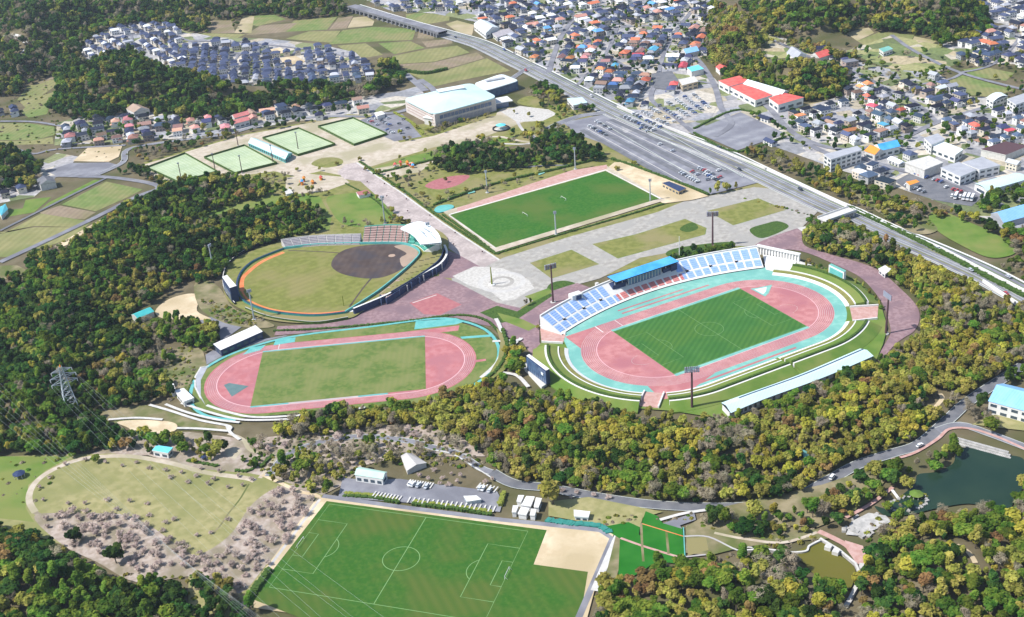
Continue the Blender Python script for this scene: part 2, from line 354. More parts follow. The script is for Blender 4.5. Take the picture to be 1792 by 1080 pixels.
for k_ in range(5):
    a_, b_ = G(1010+18*k_, 224-5*k_), G(1185+26*k_, 326-7*k_); ribbon('parking_lane', [a_.lerp(b_, .02), a_.lerp(b_, .98)], 5, 'asphalt_dark', clear=False) if 0 else None
path('path', [(905,212),(915,228),(935,240),(925,252),(880,252)], 3, 'concrete')
sheet('lawn', spline(Gs([(695,312),(760,300),(870,296),(990,290),(1055,280),(1060,284),(1000,298),(900,318),(800,345),(745,362),(725,352)]), True, 3), 'lawn')
area('play_court', [(744,327),(760,316),(790,309),(818,307),(820,312),(800,325),(770,332)], 'redpave', sm=True)
# avenue
area('avenue', [(590,302),(605,288),(623,285),(663.5,312.7),(701,338),(739,365.4),(776.5,393),(877,458),(848,475),(827,463),(771,426),(726,396),(691,375),(661,345),(631,318),(603,314)], 'avenue')
path('kerb_strip', [(624,285),(701,337),(776.5,392),(876,457)], 1.6, 'offwhite', sm=False, clear=False)
area('brick_paving', [(776,436),(800,445),(845,470),(800,488),(768,486)], 'mauve')
# central plaza
area('plaza', [(845,470),(880,452),(1000,414),(1150,372),(1200,352),(1320,328),(1360,332),(1440,362),(1400,402),(1330,432),(1240,430),(1120,452),(1050,488),(960,512),(900,545),(868,560),(800,512),(790,488)], 'plaza')
area('plaza_stone', [(792,484),(830,467),(880,470),(925,490),(935,505),(900,525),(880,528),(860,512),(820,500)], 'plaza_pale')
for r_, m_ in ((17, 'concrete'), (13.5, 'plaza_pale'), (9, 'plaza'), (6, 'plaza_pale')):
    c_ = G(878, 494); sheet('plaza_ring', [(c_.x+r_*math.cos(a*math.pi/16), c_.y+r_*math.sin(a*math.pi/16)) for a in range(32)], m_)
for p_ in ([(928,461),(1000,438),(1048,463),(965,488)], [(1037,428),(1113,411),(1199,384),(1236,400),(1234,411),(1081,453)], [(1238,370),(1327,348),(1375,368),(1283,395)]):
    area('lawn', p_, 'lawn')
    W = Gs(p_); ribbon('lawn_kerb', W, .5, 'lawn_green', closed=True, clear=False)
for p_ in ([(1195,396),(1212,390),(1222,400),(1205,407),(1190,403)], [(1312,402),(1340,392),(1362,388),(1380,398),(1345,415),(1325,416)], [(1165,445),(1180,436),(1230,428),(1280,424),(1282,432),(1230,446),(1180,452)], [(960,500),(985,492),(1010,498),(1005,506),(960,524)]):
    area('planting_bed', p_, 'hedge', sm=True)
# mauve paving
area('brick_paving', [(480,588),(486,572),(560,568),(620,556),(668,530),(700,505),(732,490),(768,484),(800,495),(868,530),(920,542),(960,512),(1010,496),(1035,505),(960,545),(944,560),(944,600),(965,625),(968,655),(945,645),(915,600),(880,588),(860,572),(800,562),(700,568),(560,582)], 'mauve')
area('brick_paving', [(717,531),(765,514),(808,534),(770,552),(742,551)], 'redpave'); ribbon('kerb_strip', Gs([(722,531),(764,517)]), .8, 'offwhite', clear=False)
area('brick_paving', [(1328,436),(1330,424),(1390,402),(1402,404),(1408,430),(1450,445),(1530,470),(1580,510),(1605,538),(1609,560),(1600,580),(1582,592),(1566,604),(1548,624),(1535,628),(1548,604),(1558,585),(1556,565),(1543,530),(1510,490),(1470,468),(1400,440)], 'mauve', sm=True)
area('lawn', [(840,548),(870,536),(905,546),(960,512),(968,518),(905,560),(878,566)], 'hedge')
area('entrance_stair', [(965,522),(1012,500),(1025,506),(990,525),(950,545)], 'mauve')
area('lawn', [(918,520),(960,505),(968,512),(935,528)], 'lawn_green')
area('lawn', [(870,548),(915,560),(940,572),(925,580),(880,562)], 'lawn_green')
# car parks
area('car_park', [(985,215),(1083,196),(1120,214),(1290,300),(1328,320),(1240,342),(1190,325),(1090,268),(1062,254),(1010,236)], 'asphalt_stripe')
area('car_park_court', [(1212,230),(1296,197),(1376,235),(1290,264)], 'asphalt_stripe')
area('car_park', [(620,214),(655,203),(705,200),(725,225),(738,240),(690,248),(655,232)], 'asphalt')
area('car_park', [(1080,235),(1110,180),(1210,150),(1260,180),(1245,205),(1180,222)], 'yard', clear=False)
area('car_park', [(1565,318),(1600,300),(1660,310),(1720,345),(1700,362),(1640,352),(1600,340)], 'asphalt_dark')
area('car_park', [(80,300),(125,286),(190,285),(210,290),(175,307),(100,309)], 'asphalt'); area('sand_yard', [(128,283),(155,258),(215,253),(208,275),(190,284)], 'sand')
area('car_park', [(330,560),(375,555),(430,568),(400,590),(380,600),(385,580)], 'asphalt'); area('forecourt', [(360,622),(395,600),(440,598),(500,588),(520,592),(400,636),(362,642)], 'asphalt')
area('bare_ground', [(95,432),(120,418),(150,400),(200,372),(205,385),(165,405),(130,425),(100,436)], 'sand'); area('bare_ground', [(272,545),(295,525),(330,515),(350,520),(345,545),(370,560),(330,560),(285,558)], 'sand', sm=True)
area('clearing', [(340,500),(360,492),(385,505),(410,540),(460,560),(480,572),(440,575),(390,565),(350,540)], 'scrub', sm=True)
area('clearing', [(0,470),(30,465),(50,475),(40,488),(0,495)], 'scrub')
area('park_slope', [(280,655),(300,615),(330,605),(355,612),(362,640),(345,655),(325,690),(300,680)], 'scrub')
area('park_lawn', [(175,726),(200,714),(255,710),(300,722),(350,735),(400,745),(395,758),(340,755),(290,740),(190,742)], 'scrub')
area('bare_ground', [(205,740),(240,736),(290,738),(310,745),(300,757),(240,760),(225,750)], 'sand', sm=True)
area('undergrowth', [(150,800),(240,760),(330,757),(430,770),(480,765),(640,748),(740,742),(800,760),(850,800),(700,800),(640,815),(600,850),(560,870),(480,840),(440,830),(330,820),(260,798)], 'pinkscrub')
# the park with cherry trees
area('park_lawn', [(0,806),(80,797),(200,795),(330,820),(440,830),(480,838),(565,868),(540,905),(500,960),(440,1040),(420,1080),(330,1080),(330,1010),(240,1020),(170,985),(110,955),(50,935),(0,905)], 'lawn_dry')
area('park_lawn', [(0,800),(90,800),(125,800),(80,825),(50,850),(45,890),(60,915),(0,895)], 'lawn_green')
area('undergrowth', [(60,905),(130,900),(230,905),(310,955),(340,975),(400,940),(445,880),(500,850),(550,870),(520,930),(470,985),(420,1040),(370,1020),(330,1010),(240,1020),(170,985),(110,955)], 'pinkscrub', sm=True)
path('gravel_path', [(62,898),(52,880),(53,862),(65,843),(90,825),(130,808),(170,801),(230,800),(300,812),(360,828),(430,838),(446,843)], 3.6, 'promenade')
path('ditch', [(436,848),(420,875),(400,900),(385,922),(372,935)], 1.0, 'scrub'); path('gravel_path', [(62,898),(110,925),(200,945),(300,960),(350,985)], 2.5, 'pinkscrub')
path('gravel_path', [(455,838),(480,800),(440,790),(425,770),(400,760)], 2.4, 'promenade'); path('gravel_path', [(460,832),(520,860),(560,876),(520,940),(480,1000)], 2.4, 'sand')
area('yard', [(392,786),(410,783),(424,790),(412,806),(398,800)], 'promenade')
# roads
HWY = [(615,12),(700,38),(780,60),(840,78),(900,107),(955,134),(1067,192),(1150,229),(1245,265),(1342,311),(1442,358),(1483,375),(1540,402),(1633,441),(1720,480),(1792,519),(1870,562)]
path('highway', HWY, 27, 'asphalt', sm=False)
HW = spline(Gs(HWY), False, 6)
def offs(W, o):
    A, B = ribbon_loops(W, 2*abs(o)); return A if o > 0 else B
for o_, w_, m_ in ((13.5, 1.6, 'white'), (-13.2, .5, 'line'), (7.2, .8, 'lawn_green'), (6, .3, 'line'), (0, .9, 'lawn'), (-6, .3, 'line'), (-7.8, .9, 'lawn'), (11.5, 1.0, 'hedge'), (-11.6, 1.0, 'concrete'), (3.2, .25, 'line'), (-3.2, .25, 'line')):
    ribbon('road_line' if m_ == 'line' else 'verge', offs(HW, o_) if o_ else HW, w_, m_, clear=False)
def road(pts, wid, m='asphalt', edge=True, **k):
    path('road', pts, wid, m, **k)
    if edge:
        W = spline(Gs(pts), False, 5)
        for s_ in (1, -1): ribbon('road_line', offs(W, s_*(wid/2-.3)), .22, 'line', clear=False)
road([(1060,198),(1020,203),(985,214),(960,226)], 9); road([(955,130),(930,118),(905,132),(880,150)], 7); road([(1485,376),(1440,395),(1400,404)], 9, 'concrete')
for k_ in range(5):
    a_, b_ = G(1018+17*k_, 228-6*k_), G(1196+27*k_, 328-8*k_); ribbon('parking_lane', [a_, b_], 5.5, 'asphalt_dark', clear=False); ribbon('bay_strip', [a_.lerp(b_, .02)+Vector((3.5, 6, 0)), a_.lerp(b_, .96)+Vector((3.5, 6, 0))], .7, 'offwhite', clear=False)
road([(860,828),(900,848),(960,855),(1040,870),(1120,882),(1200,888),(1300,888),(1380,878),(1440,848),(1500,815),(1560,795),(1610,778),(1660,735),(1700,700),(1792,640)], 7.5, 'asphalt_dark')
road([(1640,755),(1680,745),(1730,760),(1810,790)], 6); path('cycle_path', [(1560,806),(1600,794),(1640,770),(1662,752),(1700,752),(1750,768),(1810,795)], 1.8, 'pinkpave')
road([(860,828),(840,820),(800,795),(760,785),(725,775),(640,765),(560,775),(500,800),(470,835)], 5, 'asphalt')
path('kerb_strip', [(858,836),(820,812),(790,795),(755,788)], .8, 'offwhite', clear=False)
road([(0,460),(80,423),(160,385),(240,345),(278,330),(255,320),(190,311),(140,310)], 6, edge=False); road([(0,405),(60,375),(120,345),(185,313)], 3, 'asphalt_dark', edge=False); road([(140,310),(80,311),(40,330),(0,345)], 4, edge=False)
road([(170,307),(215,285),(225,262),(300,248),(400,235),(470,215),(560,205),(640,205)], 6); road([(0,213),(60,214),(110,222)], 4, edge=False); road([(0,252),(30,262),(60,270),(100,262),(220,255)], 4, edge=False)
road([(735,140),(760,165),(705,195),(650,200)], 7, 'asphalt', edge=False); road([(710,130),(745,160)], 8, 'asphalt', edge=False)
for p_, w_ in (([(1215,235),(1180,205),(1140,175),(1150,140),(1160,100),(1180,60),(1210,20)], 5), ([(960,128),(970,95),(985,60),(1010,30),(1060,10)], 6), ([(900,95),(940,65),(1040,50),(1140,45),(1240,30)], 5), ([(1290,160),(1340,185),(1390,235),(1470,262),(1560,250),(1640,215),(1720,190),(1792,170)], 6), ([(1390,240),(1450,270),(1500,275)], 6),
               ([(1560,62),(1600,90),(1680,128),(1792,158)], 5), ([(1680,128),(1740,112),(1792,60)], 4), ([(1640,215),(1600,180),(1540,150),(1500,128),(1440,110),(1350,70)], 5), ([(1500,275),(1580,300),(1640,310),(1720,345),(1792,380)], 6), ([(1600,150),(1660,140),(1685,128)], 4), ([(1250,240),(1280,218),(1262,190),(1250,150),(1225,110),(1200,90)], 6), ([(1792,230),(1720,210),(1690,200)], 5),
               ([(900,30),(960,25),(1040,20),(1120,8)], 4), ([(1060,95),(1100,120),(1150,140),(1200,140),(1262,150)], 4), ([(1010,150),(1060,95),(1080,50)], 4), ([(160,82),(230,62),(300,60),(330,72),(420,95),(520,112),(600,130)], 4), ([(330,72),(420,75),(520,85),(610,100)], 4), ([(420,95),(400,120),(390,140)], 3), ([(520,85),(505,110),(500,130)], 3), ([(600,92),(590,130)], 3), ([(230,62),(235,85)], 3)):
    path('street', Gs and p_, w_, 'asphalt')
for p_ in ([(470,88),(490,84),(505,92),(480,97)], [(490,103),(515,98),(535,108),(520,114),(495,111)]): area('vacant_lot', p_, 'sand')
area('car_park', [(1140,130),(1175,125),(1190,145),(1165,158),(1145,155)], 'asphalt_dark'); area('golf_lawn', [(1625,380),(1645,370),(1690,388),(1740,410),(1775,435),(1770,448),(1730,452),(1680,430),(1640,405)], 'lawn_green', sm=True)
area('scrub_bank', [(1490,335),(1540,345),(1600,368),(1625,385),(1640,405),(1600,410),(1540,375)], 'scrub', sm=True)
area('car_park', [(592,873),(600,838),(640,842),(700,840),(770,850),(870,862),(880,880),(875,898),(760,885)], 'asphalt')
area('parking_bay', [(722,843),(758,848),(752,860),(712,853)], 'asphalt_dark')
# ---- pitch at the bottom
area('sand_yard', [(556,872),(1075,935),(1050,1000),(1010,1090),(420,1062),(440,1030)], 'sand')
area('football_pitch', [(572,879),(957,930),(934,990),(1029,1003),(1000,1120),(720,1100),(440,1050),(470,1010)], 'turf_b', clear=True)
path('path', [(430,1050),(560,876)], 1.6, 'concrete', sm=False, clear=False); path('path', [(565,870),(700,889),(880,912),(940,918),(1050,930),(1072,945),(1040,1020),(1010,1090)], 3.2, 'asphalt', sm=False, clear=False)
path('embankment_stair', [(1082,938),(1055,1000),(1040,1036)], 3.5, 'offwhite', sm=False)
FB = Frame(-4.5, 483.5, -.357)
c1, c2, c3 = G(578.2,883.4), G(925,931), G(470.2,1030.8)
ux = (c2-c1).normalized(); th_b = math.atan2(ux.y, ux.x)
mid = (c2+c3)/2 ; FB = Frame(mid.x, mid.y, th_b)
HL = (c2-c1).length/2; HW_ = 34.0
def pitch_lines(Fr, hl, hw, m, w_=.22, parent=None, arcs=True):
    def ln(P, closed=False, nm='pitch_line'): ribbon(nm, Fr.L(P), w_, m, parent, clear=False, closed=closed)
    ln([(-hl,-hw),(hl,-hw),(hl,hw),(-hl,hw)], True); ln([(0,-hw),(0,hw)])
    ln([(9.15*math.cos(t*math.pi/16), 9.15*math.sin(t*math.pi/16)) for t in range(32)], True)
    for s in (1, -1):
        ln([(s*hl,20.16),(s*(hl-16.5),20.16),(s*(hl-16.5),-20.16),(s*hl,-20.16)]); ln([(s*hl,9.16),(s*(hl-5.5),9.16),(s*(hl-5.5),-9.16),(s*hl,-9.16)])
        ln([(s*(hl-11-9.15*math.cos(a)), 9.15*math.sin(a)) for a in [(-.925+1.85*i/10) for i in range(11)]])
pitch_lines(FB, HL, HW_, 'line_dim', .35)
def goal(Fr, x, y, s, label, group):
    t = thing('goal', label, 'goal', Fr(x, y, .1), Fr.th+(0 if s > 0 else math.pi), group); mb = MB()
    for a, b in (((0,-3.66,0),(0,-3.66,2.44)), ((0,3.66,0),(0,3.66,2.44)), ((0,-3.66,2.44),(0,3.66,2.44))): mb.tube(a, b, .12, n=5)
    ob('frame', mb, 'white', t); mb = MB()
    for y_ in (-3.6, 3.6): mb.tube((0,y_,2.4), (1.8,y_,0), .06, n=4)
    mb.tube((1.8,-3.6,.05), (1.8,3.6,.05), .06, n=4); ob('net_frame', mb, 'white', t); return t
for s_, q in ((1, 'near the sandy corner'), (-1, 'beside the cherry tree slope')): goal(FB, s_*HL, 0, s_, 'white football goal on the lowest pitch '+q, 'goals of the lowest pitch')
area('dry_bank', [(960,880),(1030,872),(1120,890),(1160,898),(1125,908),(1120,925),(1050,922),(1000,912),(960,905)], 'lawn_dry', clear=False); area('dry_bank', [(1240,895),(1440,850),(1500,830),(1560,830),(1520,880),(1480,905),(1430,925),(1260,915)], 'scrub', clear=False); area('dry_bank', [(1700,745),(1792,770),(1792,735),(1740,728)], 'lawn_dry', clear=False); area('dry_bank', [(1080,930),(1060,1010),(1078,1015),(1095,960)], 'scrub', clear=False)
# green terraces east of the pitch
area('grass_terrace', [(1052,925),(1100,916),(1120,925),(1118,938),(1160,955),(1200,968),(1195,990),(1150,985),(1110,1010),(1082,1010),(1085,945)], 'lawn_vivid')
area('grass_terrace', [(1124,914),(1130,897),(1150,905),(1160,918),(1194,925),(1198,975),(1124,950)], 'lawn_vivid')
path('terrace_steps', [(1086,944),(1122,957),(1170,972),(1198,980)], 1.4, 'pinkpave', sm=False); path('terrace_steps', [(1122,918),(1124,960),(1126,985)], 1.2, 'scrub', sm=False); path('terrace_steps', [(1166,930),(1170,972)], 1.2, 'scrub', sm=False)
path('terrace_rail', [(1124,919),(1196,941)], .6, 'orange', sm=False); path('terrace_rail', [(1196,925),(1199,985)], .5, 'aqua2', sm=False)
area('forecourt', [(1160,918),(1215,900),(1218,912),(1190,922),(1194,928)], 'asphalt'); path('path', [(1155,912),(1200,900),(1250,893)], 2, 'offwhite')
area('garden_ground', [(1200,925),(1240,900),(1300,905),(1360,925),(1440,930),(1450,945),(1380,950),(1300,960),(1240,975),(1200,970)], 'scrub')
area('garden_lawn', [(1202,945),(1235,942),(1240,965),(1204,975)], 'lawn')
path('path', [(1198,941),(1240,942),(1290,965),(1310,960),(1340,966),(1400,970)], 1.0, 'concrete'); path('path', [(1198,977),(1235,973)], 1.0, 'concrete', sm=False)
path('path', [(1250,935),(1300,945),(1370,952),(1430,934)], 1.8, 'promenade')
path('cycle_path', [(1562,855),(1530,880),(1505,895),(1480,908)], 2.0, 'pinkpave'); path('cycle_path', [(1432,932),(1460,945),(1485,960),(1502,985)], 3.2, 'pinkpave')
area('brick_paving', [(1478,948),(1510,958),(1516,975),(1512,990),(1500,990),(1482,965)], 'pinkpave'); path('path', [(1508,988),(1502,1020),(1488,1050),(1478,1066)], 2.2, 'concrete')
# ponds
POND = [(1555,893),(1570,876),(1600,850),(1606,833),(1638,828),(1668,813),(1680,786),(1760,798),(1792,808),(1792,850),(1774,880),(1764,898),(1731,892),(1694,884),(1640,892),(1593,903),(1550,905),(1530,888)]
POND2 = [(1408,961),(1435,951),(1467,973),(1495,997),(1494,1018),(1483,1034),(1450,1018),(1425,1008),(1405,986),(1380,976)]
area('pond_water', POND, 'pondwater', sm=True); area('pond_water', POND2, 'pondwater_b', sm=True)
area('lawn', [(1520,900),(1550,905),(1560,915),(1530,930),(1500,940),(1480,938),(1490,915)], 'stonewall')
# upper pitch
area('sand_yard', [(1060,298),(1075,286),(1100,285),(1240,345),(1210,352),(1160,358),(1150,350)], 'sand')
area('sand_border', [(775,372),(1062,292),(1165,352),(868,443)], 'promenade')
area('sprint_track', [(800,366),(1000,300),(1062,290),(1062,297),(800,374)], 'pinkpave', clear=True)
area('football_pitch', [(788,378),(868,435),(1153.5,349.5),(1059.7,300.9)], 'turf_c')
FU = Frame(*((G(788,378)+G(1153.5,349.5))/2).xy, .4780)
ribbon('kerb_strip', Gs([(786,377.5),(1059.8,299.2),(1156,349.5)]), 1.2, 'white', clear=False); ribbon('kerb_strip', Gs([(786,378.5),(868,437)]), .8, 'offwhite', clear=False)
for x_, y_, s_, q in ((-27.5, 0, 1, 'toward the avenue'), (14, 9, -1, 'toward the car park')):
    goal(FU, x_, y_, s_, 'white football goal standing inside the upper pitch '+q, 'goals of the upper pitch')
pool = area('paddling_pool', [(760,370),(768,362),(790,360),(793,366),(770,374)], 'aqua2', sm=True)
area('shade_roof_court', [(938,306),(950,300),(954,304),(944,308)], 'aqua'); area('shade_roof_court', [(815,338),(830,334),(832,338),(820,341)], 'aqua')
# ---- tennis courts (four blocks of courts, each a green sheet with white court lines)
FENCES = []
TC = [[(257,296),(324,271),(381,303),(314,322)], [(358,278),(428,257),(485,288),(412,306)], [(460,244),(523,227),(587,255),(522,274)], [(557,224),(618,209),(678,237),(620,256)]]
for q in TC:
    t = area('tennis_court', q, 'court'); a, b, c, d = Gs(q)
    FENCES.append(q); ribbon('court_kerb', offs(Gs(q)+[Gs(q)[0]], 0.01) and Gs(q), .6, 'white', closed=True, clear=False)
    for i in range(4):
        u0, u1 = (i+.18)/4, (i+.82)/4
        for v0, v1 in ((.12, .46), (.54, .88)):
            bl = lambda u, v: a.lerp(b, u).lerp(d.lerp(c, u), v)
            ribbon('court_line', [bl(u0,v0), bl(u1,v0), bl(u1,v1), bl(u0,v1)], .22, 'line', t, closed=True, clear=False)
            ribbon('court_line', [bl((u0+u1)/2, v0), bl((u0+u1)/2, v1)], .2, 'line', t, clear=False)
# ================================================================ MAIN STADIUM
FS = Frame(124.7, 690.05, .467)
def ovalx(RL, RR, hs=42.2, n=22):
    P = [(hs+RR*math.cos(t), RR*math.sin(t)) for t in [(-.5+i/n)*math.pi for i in range(n+1)]]
    return P+[(-hs+RL*math.cos(t), RL*math.sin(t)) for t in [(.5+i/n)*math.pi for i in range(n+1)]]
FR = lambda x: 66.5-((x-2)/84.)**2*17.0        # front line of the grandstand in local metres
def ring(R, a0=148, a1=-52, n=26, k=1.0):
    """open line round the field from left of the stand, below, to its right: polar about the two bends"""
    P = []
    for i in range(n+1):
        a = math.radians(a0+(270-a0)*i/n); P.append((-42.2+R*math.cos(a), R*math.sin(a)))
    for i in range(1, 8): P.append((-42.2+84.4*i/8, -R))
    for i in range(n+1):
        a = math.radians(-90+(90-a1*-1 if False else (a1+90))*i/n); P.append((42.2+R*math.cos(a), R*math.sin(a)))
    return P
area('stadium_lawn', [(935,615),(950,600),(1000,590),(1200,600),(1400,470),(1440,470),(1500,492),(1540,530),(1553,575),(1545,605),(1530,640),(1400,690),(1260,735),(1180,722),(1090,715),(1020,695),(960,660)], 'lawn_green')
apron = ovalx(54, 54)
W = [(x, y) for x, y in apron if y < 40] ; W = [p for p in W]
top = [(84-i*164/30, FR(84-i*164/30)+1.5) for i in range(31)]
right = [p for p in apron if p[0] > 42.2 and p[1] < 36]; left = [p for p in apron if p[0] < -42.2 and p[1] < 33]
left_top = [p for p in left if True]
loop = right+[(92, 42)]+top+left
sheet('stadium_apron', FS.L(loop), 'aqua')
trk = sheet('running_track', FS.L(ovalx(46.3, 46.3)), 'track')
sheet('running_track', FS.L([(-80, 25), (-80, 46), (-42, 46.3), (-42, 30)]), 'track', z=nextz())
sheet('running_track', FS.L([(-60,-34),(-72,-36),(-74,-53),(-62,-57),(-30,-46.2),(-30,-34)]), 'track')
for p in ([(-33,50.2),(38,50.2),(38,51.8),(-33,51.8)], [(-50,-51.5),(28,-51.5),(28,-49.8),(-50,-49.8)], [(-33,55.2),(20,55.2),(20,56.6),(-33,56.6)]): sheet('runway', FS.L(p), 'track', clear=False)
for R in [36.3+1.22*i for i in range(0, 9)]: ribbon('lane_line', FS.L(ovalx(R, R, n=30)), .5 if R < 36.4 else .14, 'pink_line' if R < 36.4 else 'offwhite', trk, closed=True, clear=False)
for x_ in (-57, -42): ribbon('finish_line', FS.L([(x_, 36.5), (x_, 46.1)]), .6 if x_ < -50 else .35, 'white', trk, clear=False)
for s_ in (1, -1): sheet('track_border', FS.L([(-51.5, s_*33.6), (51.5, s_*33.6), (51.5, s_*36.1), (-51.5, s_*36.1)]), 'aqua', clear=False)
sheet('football_pitch', FS.L([(-51.4,-33.6),(51.4,-33.6),(51.4,33.6),(-51.4,33.6)]), 'turf')
pitch_lines(FS, 51.1, 33.0, 'line_dim', .22)
sheet('field_event_area', FS.L([(56.5,29.5),(57,14.5),(62,17),(72,25.5),(62,27.5)]), 'aqua', clear=False); sheet('water_jump', FS.L([(58,27),(58.2,18),(62,20),(67,25)]), 'roof_white', clear=False)
for s_ in (1, -1):
    for r_ in (14,):
        ribbon('arc_line', FS.L([(s_*51.5+s_*r_*math.cos(a)*.9, -8+r_*math.sin(a)*.5) for a in [i*.3-1.2 for i in range(9)]]), .12, 'offwhite', clear=False)
# terraces of lawn, white copings and outer walk round the bends
ZB = _lvl[0]
st = thing('spectator_embankment', 'curved grass terraces with white copings round the far bends of the blue-seated stadium', 'terrace', (0, 0, 0))
TER = [(54, 56.5, .05, .9, 'white'), (56.5, 59.9, .9, 1.3, 'turf_bb'), (59.9, 60.7, 1.9, 1.9, 'white'), (60.7, 66.2, 1.9, 2.8, 'lawn_green'), (66.2, 67.6, 3.9, 3.9, 'hedge'), (67.6, 68.9, 2.9, 2.9, 'white'), (68.9, 76.5, 2.9, .05, 'lawn_green')]
NM = ['coping', 'lawn_terrace', 'coping', 'lawn_terrace', 'hedge', 'walkway', 'slope']
def seg(R0, R1, z0, z1, m, nm, a0, a1, par, n=40):
    """arc strip; angle spec: list of (cx, angle) along path parameter 0..1"""
    def pt(R, t):
        # t in [0,3): 0-1 left bend, 1-2 lower straight, 2-3 right bend
        if t < 1: a = math.radians(150+(270-150)*t); return (-42.2+R*math.cos(a), R*math.sin(a))
        if t < 2: return (-42.2+84.4*(t-1), -R)
        a = math.radians(-90+(65)*(t-2)*2.05); return (42.2+R*math.cos(a), R*math.sin(a))
    ts = [a0+(a1-a0)*i/n for i in range(n+1)]; mb = MB()
    A = [FS(*pt(R0, t), z0) for t in ts]; B = [FS(*pt(R1, t), z1) for t in ts]
    mb.strip(A, B)
    mb.strip([FS(*pt(R0, t), 0) for t in ts], A); mb.strip(B, [FS(*pt(R1, t), 0) for t in ts])
    mb.strip([A[0], B[0]], [FS(*pt(R0, ts[0]), 0), FS(*pt(R1, ts[0]), 0)]); mb.strip([B[-1], A[-1]], [FS(*pt(R1, ts[-1]), 0), FS(*pt(R0, ts[-1]), 0)])
    o = ob(nm, mb, m, par); FLATS.append(np.array([(p.x, p.y) for p in A]+[(p.x, p.y) for p in B[::-1]])); return o
for (R0, R1, z0, z1, m), nm in zip(TER, NM):
    z0 += ZB; z1 += ZB
    for a0, a1 in ((-.04, .65), (.77, 1.60), (1.63, 2.275), (2.445, 2.92 if R0 > 60 else 3.0)): seg(R0, R1, z0, z1, m, nm, a0, a1, st)
# gates: pink ramps between the embankments
for a, Q in ((150, [(945,575),(990,588),(985,604),(948,602)]), (256, [(1128,688),(1162,691),(1152,717),(1116,713)]), (-34.5, [(1487,541),(1537,538),(1535,561),(1492,566)])):
    W = Gs(Q); sheet('gate_ramp', W, 'pinkpave'); g = thing('gate_wall', 'white side walls of the %s entrance ramp' % {150: 'stand-side', 256: 'woodland-side', -34.5: 'ring-road-side'}[a], 'wall')
    for i_ in ((0, 1), (3, 2)) if a != 256 else ((0, 3), (1, 2)):
        p, q = W[i_[0]], W[i_[1]]; d = q-p; mb = MB(); mb.box((p.x+q.x)/2, (p.y+q.y)/2, 0, d.length, .8, _lvl[0]+1.2, math.atan2(d.y, d.x)); ob('wall_side', mb, 'white', g)
# --- grandstand
gs = thing('grandstand', 'long curved white grandstand with light blue and red seat blocks', 'grandstand')
def fp(x, d, z):   # point at stand coordinate x, depth d back from front line
    nx = 2*(x-2)/84**2*17.0; n = Vector((nx, 1)).normalized(); return FS(x+n.x*d, FR(x)+n.y*d, z)
XS0, XS1 = -81, 84.5; NB = 28
def zd(d): return 1.8+d*.53
xs = [XS0+(XS1-XS0)*i/70 for i in range(71)]
mb = MB()
mb.strip([fp(x, -1.0, .1) for x in xs], [fp(x, -1.0, 1.6) for x in xs], 1); mb.strip([fp(x, -1.0, 1.6) for x in xs], [fp(x, 0, 1.8) for x in xs]); mb.strip([fp(x, 0, 1.8) for x in xs], [fp(x, 15.5, zd(15.5)) for x in xs])  # front wall strip coloured near-black for the shade it stands in
mb.strip([fp(x, 15.5, zd(15.5)) for x in xs], [fp(x, 15.5, 10.9) for x in xs]); mb.strip([fp(x, 15.5, 10.9) for x in xs], [fp(x, 16.5, 10.9) for x in xs]); mb.strip([fp(x, 16.5, 10.9) for x in xs], [fp(x, 16.5, 0) for x in xs])
for x in (XS0, XS1):
    P = [fp(x, -1, .1), fp(x, -1, 1.6), fp(x, 0, 1.8), fp(x, 15.5, zd(15.5)), fp(x, 15.5, 10.9), fp(x, 16.5, 10.9), fp(x, 16.5, 0)]
    mb.poly(P if x > 0 else P[::-1])
body = ob('stand_body', mb, ['white', 'dark'], gs); FLATS.append(np.array([(p.x, p.y) for p in [fp(x, -1, 0) for x in xs]+[fp(x, 16.5, 0) for x in xs[::-1]]]))
def seatblock(x0, x1, d0, d1, m):
    mb = MB(); n = max(3, int((d1-d0)/1.3))
    for i in range(n):
        a = d0+(d1-d0)*i/n; b = d0+(d1-d0)*(i+1)/n; zt = zd(a)+.30; z2 = zd(b)+.12; zb = zd(a)-.3
        P = [fp(x0, a, zt), fp(x1, a, zt), fp(x1, b, z2), fp(x0, b, z2)]; Q = [fp(x0, a, zb), fp(x1, a, zb), fp(x1, b, zb+.5), fp(x0, b, zb+.5)]
        mb.poly(P); mb.poly([Q[0], Q[1], P[1], P[0]]); mb.poly([Q[1], Q[2], P[2], P[1]]); mb.poly([Q[3], Q[0], P[0], P[3]])
    return ob('seat_block', mb, m, gs)
bw = (XS1-XS0)/NB
for i in range(NB):
    x0 = XS0+i*bw+.72; x1 = XS0+(i+1)*bw-.72; xm = (x0+x1)/2
    red = -24 < xm < 29
    if abs(xm+25) < bw/2 or abs(xm-29) < bw/2:
        sp = xm
        seatblock(x0, sp, .9, 5.6, 'seat_blue' if xm < 0 else 'seat_red'); seatblock(sp, x1, .9, 5.6, 'seat_red' if xm < 0 else 'seat_blue')
    else: seatblock(x0, x1, .9, 5.6, 'seat_red' if red else 'seat_blue')
    if not (-28 < xm < 27): seatblock(x0, x1, 7.0, 14.7, 'seat_blue')
for x in (-70, -52, -37, 33, 50, 68):
    mb = MB(); a = FS.th; p = fp(x, 6.4, 0); mb.box(p.x, p.y, zd(6.4)-.5, 1.6, 1.3, 1.6, a, 0, 1); ob('stair_opening', mb, ['dark', 'offwhite'], gs)
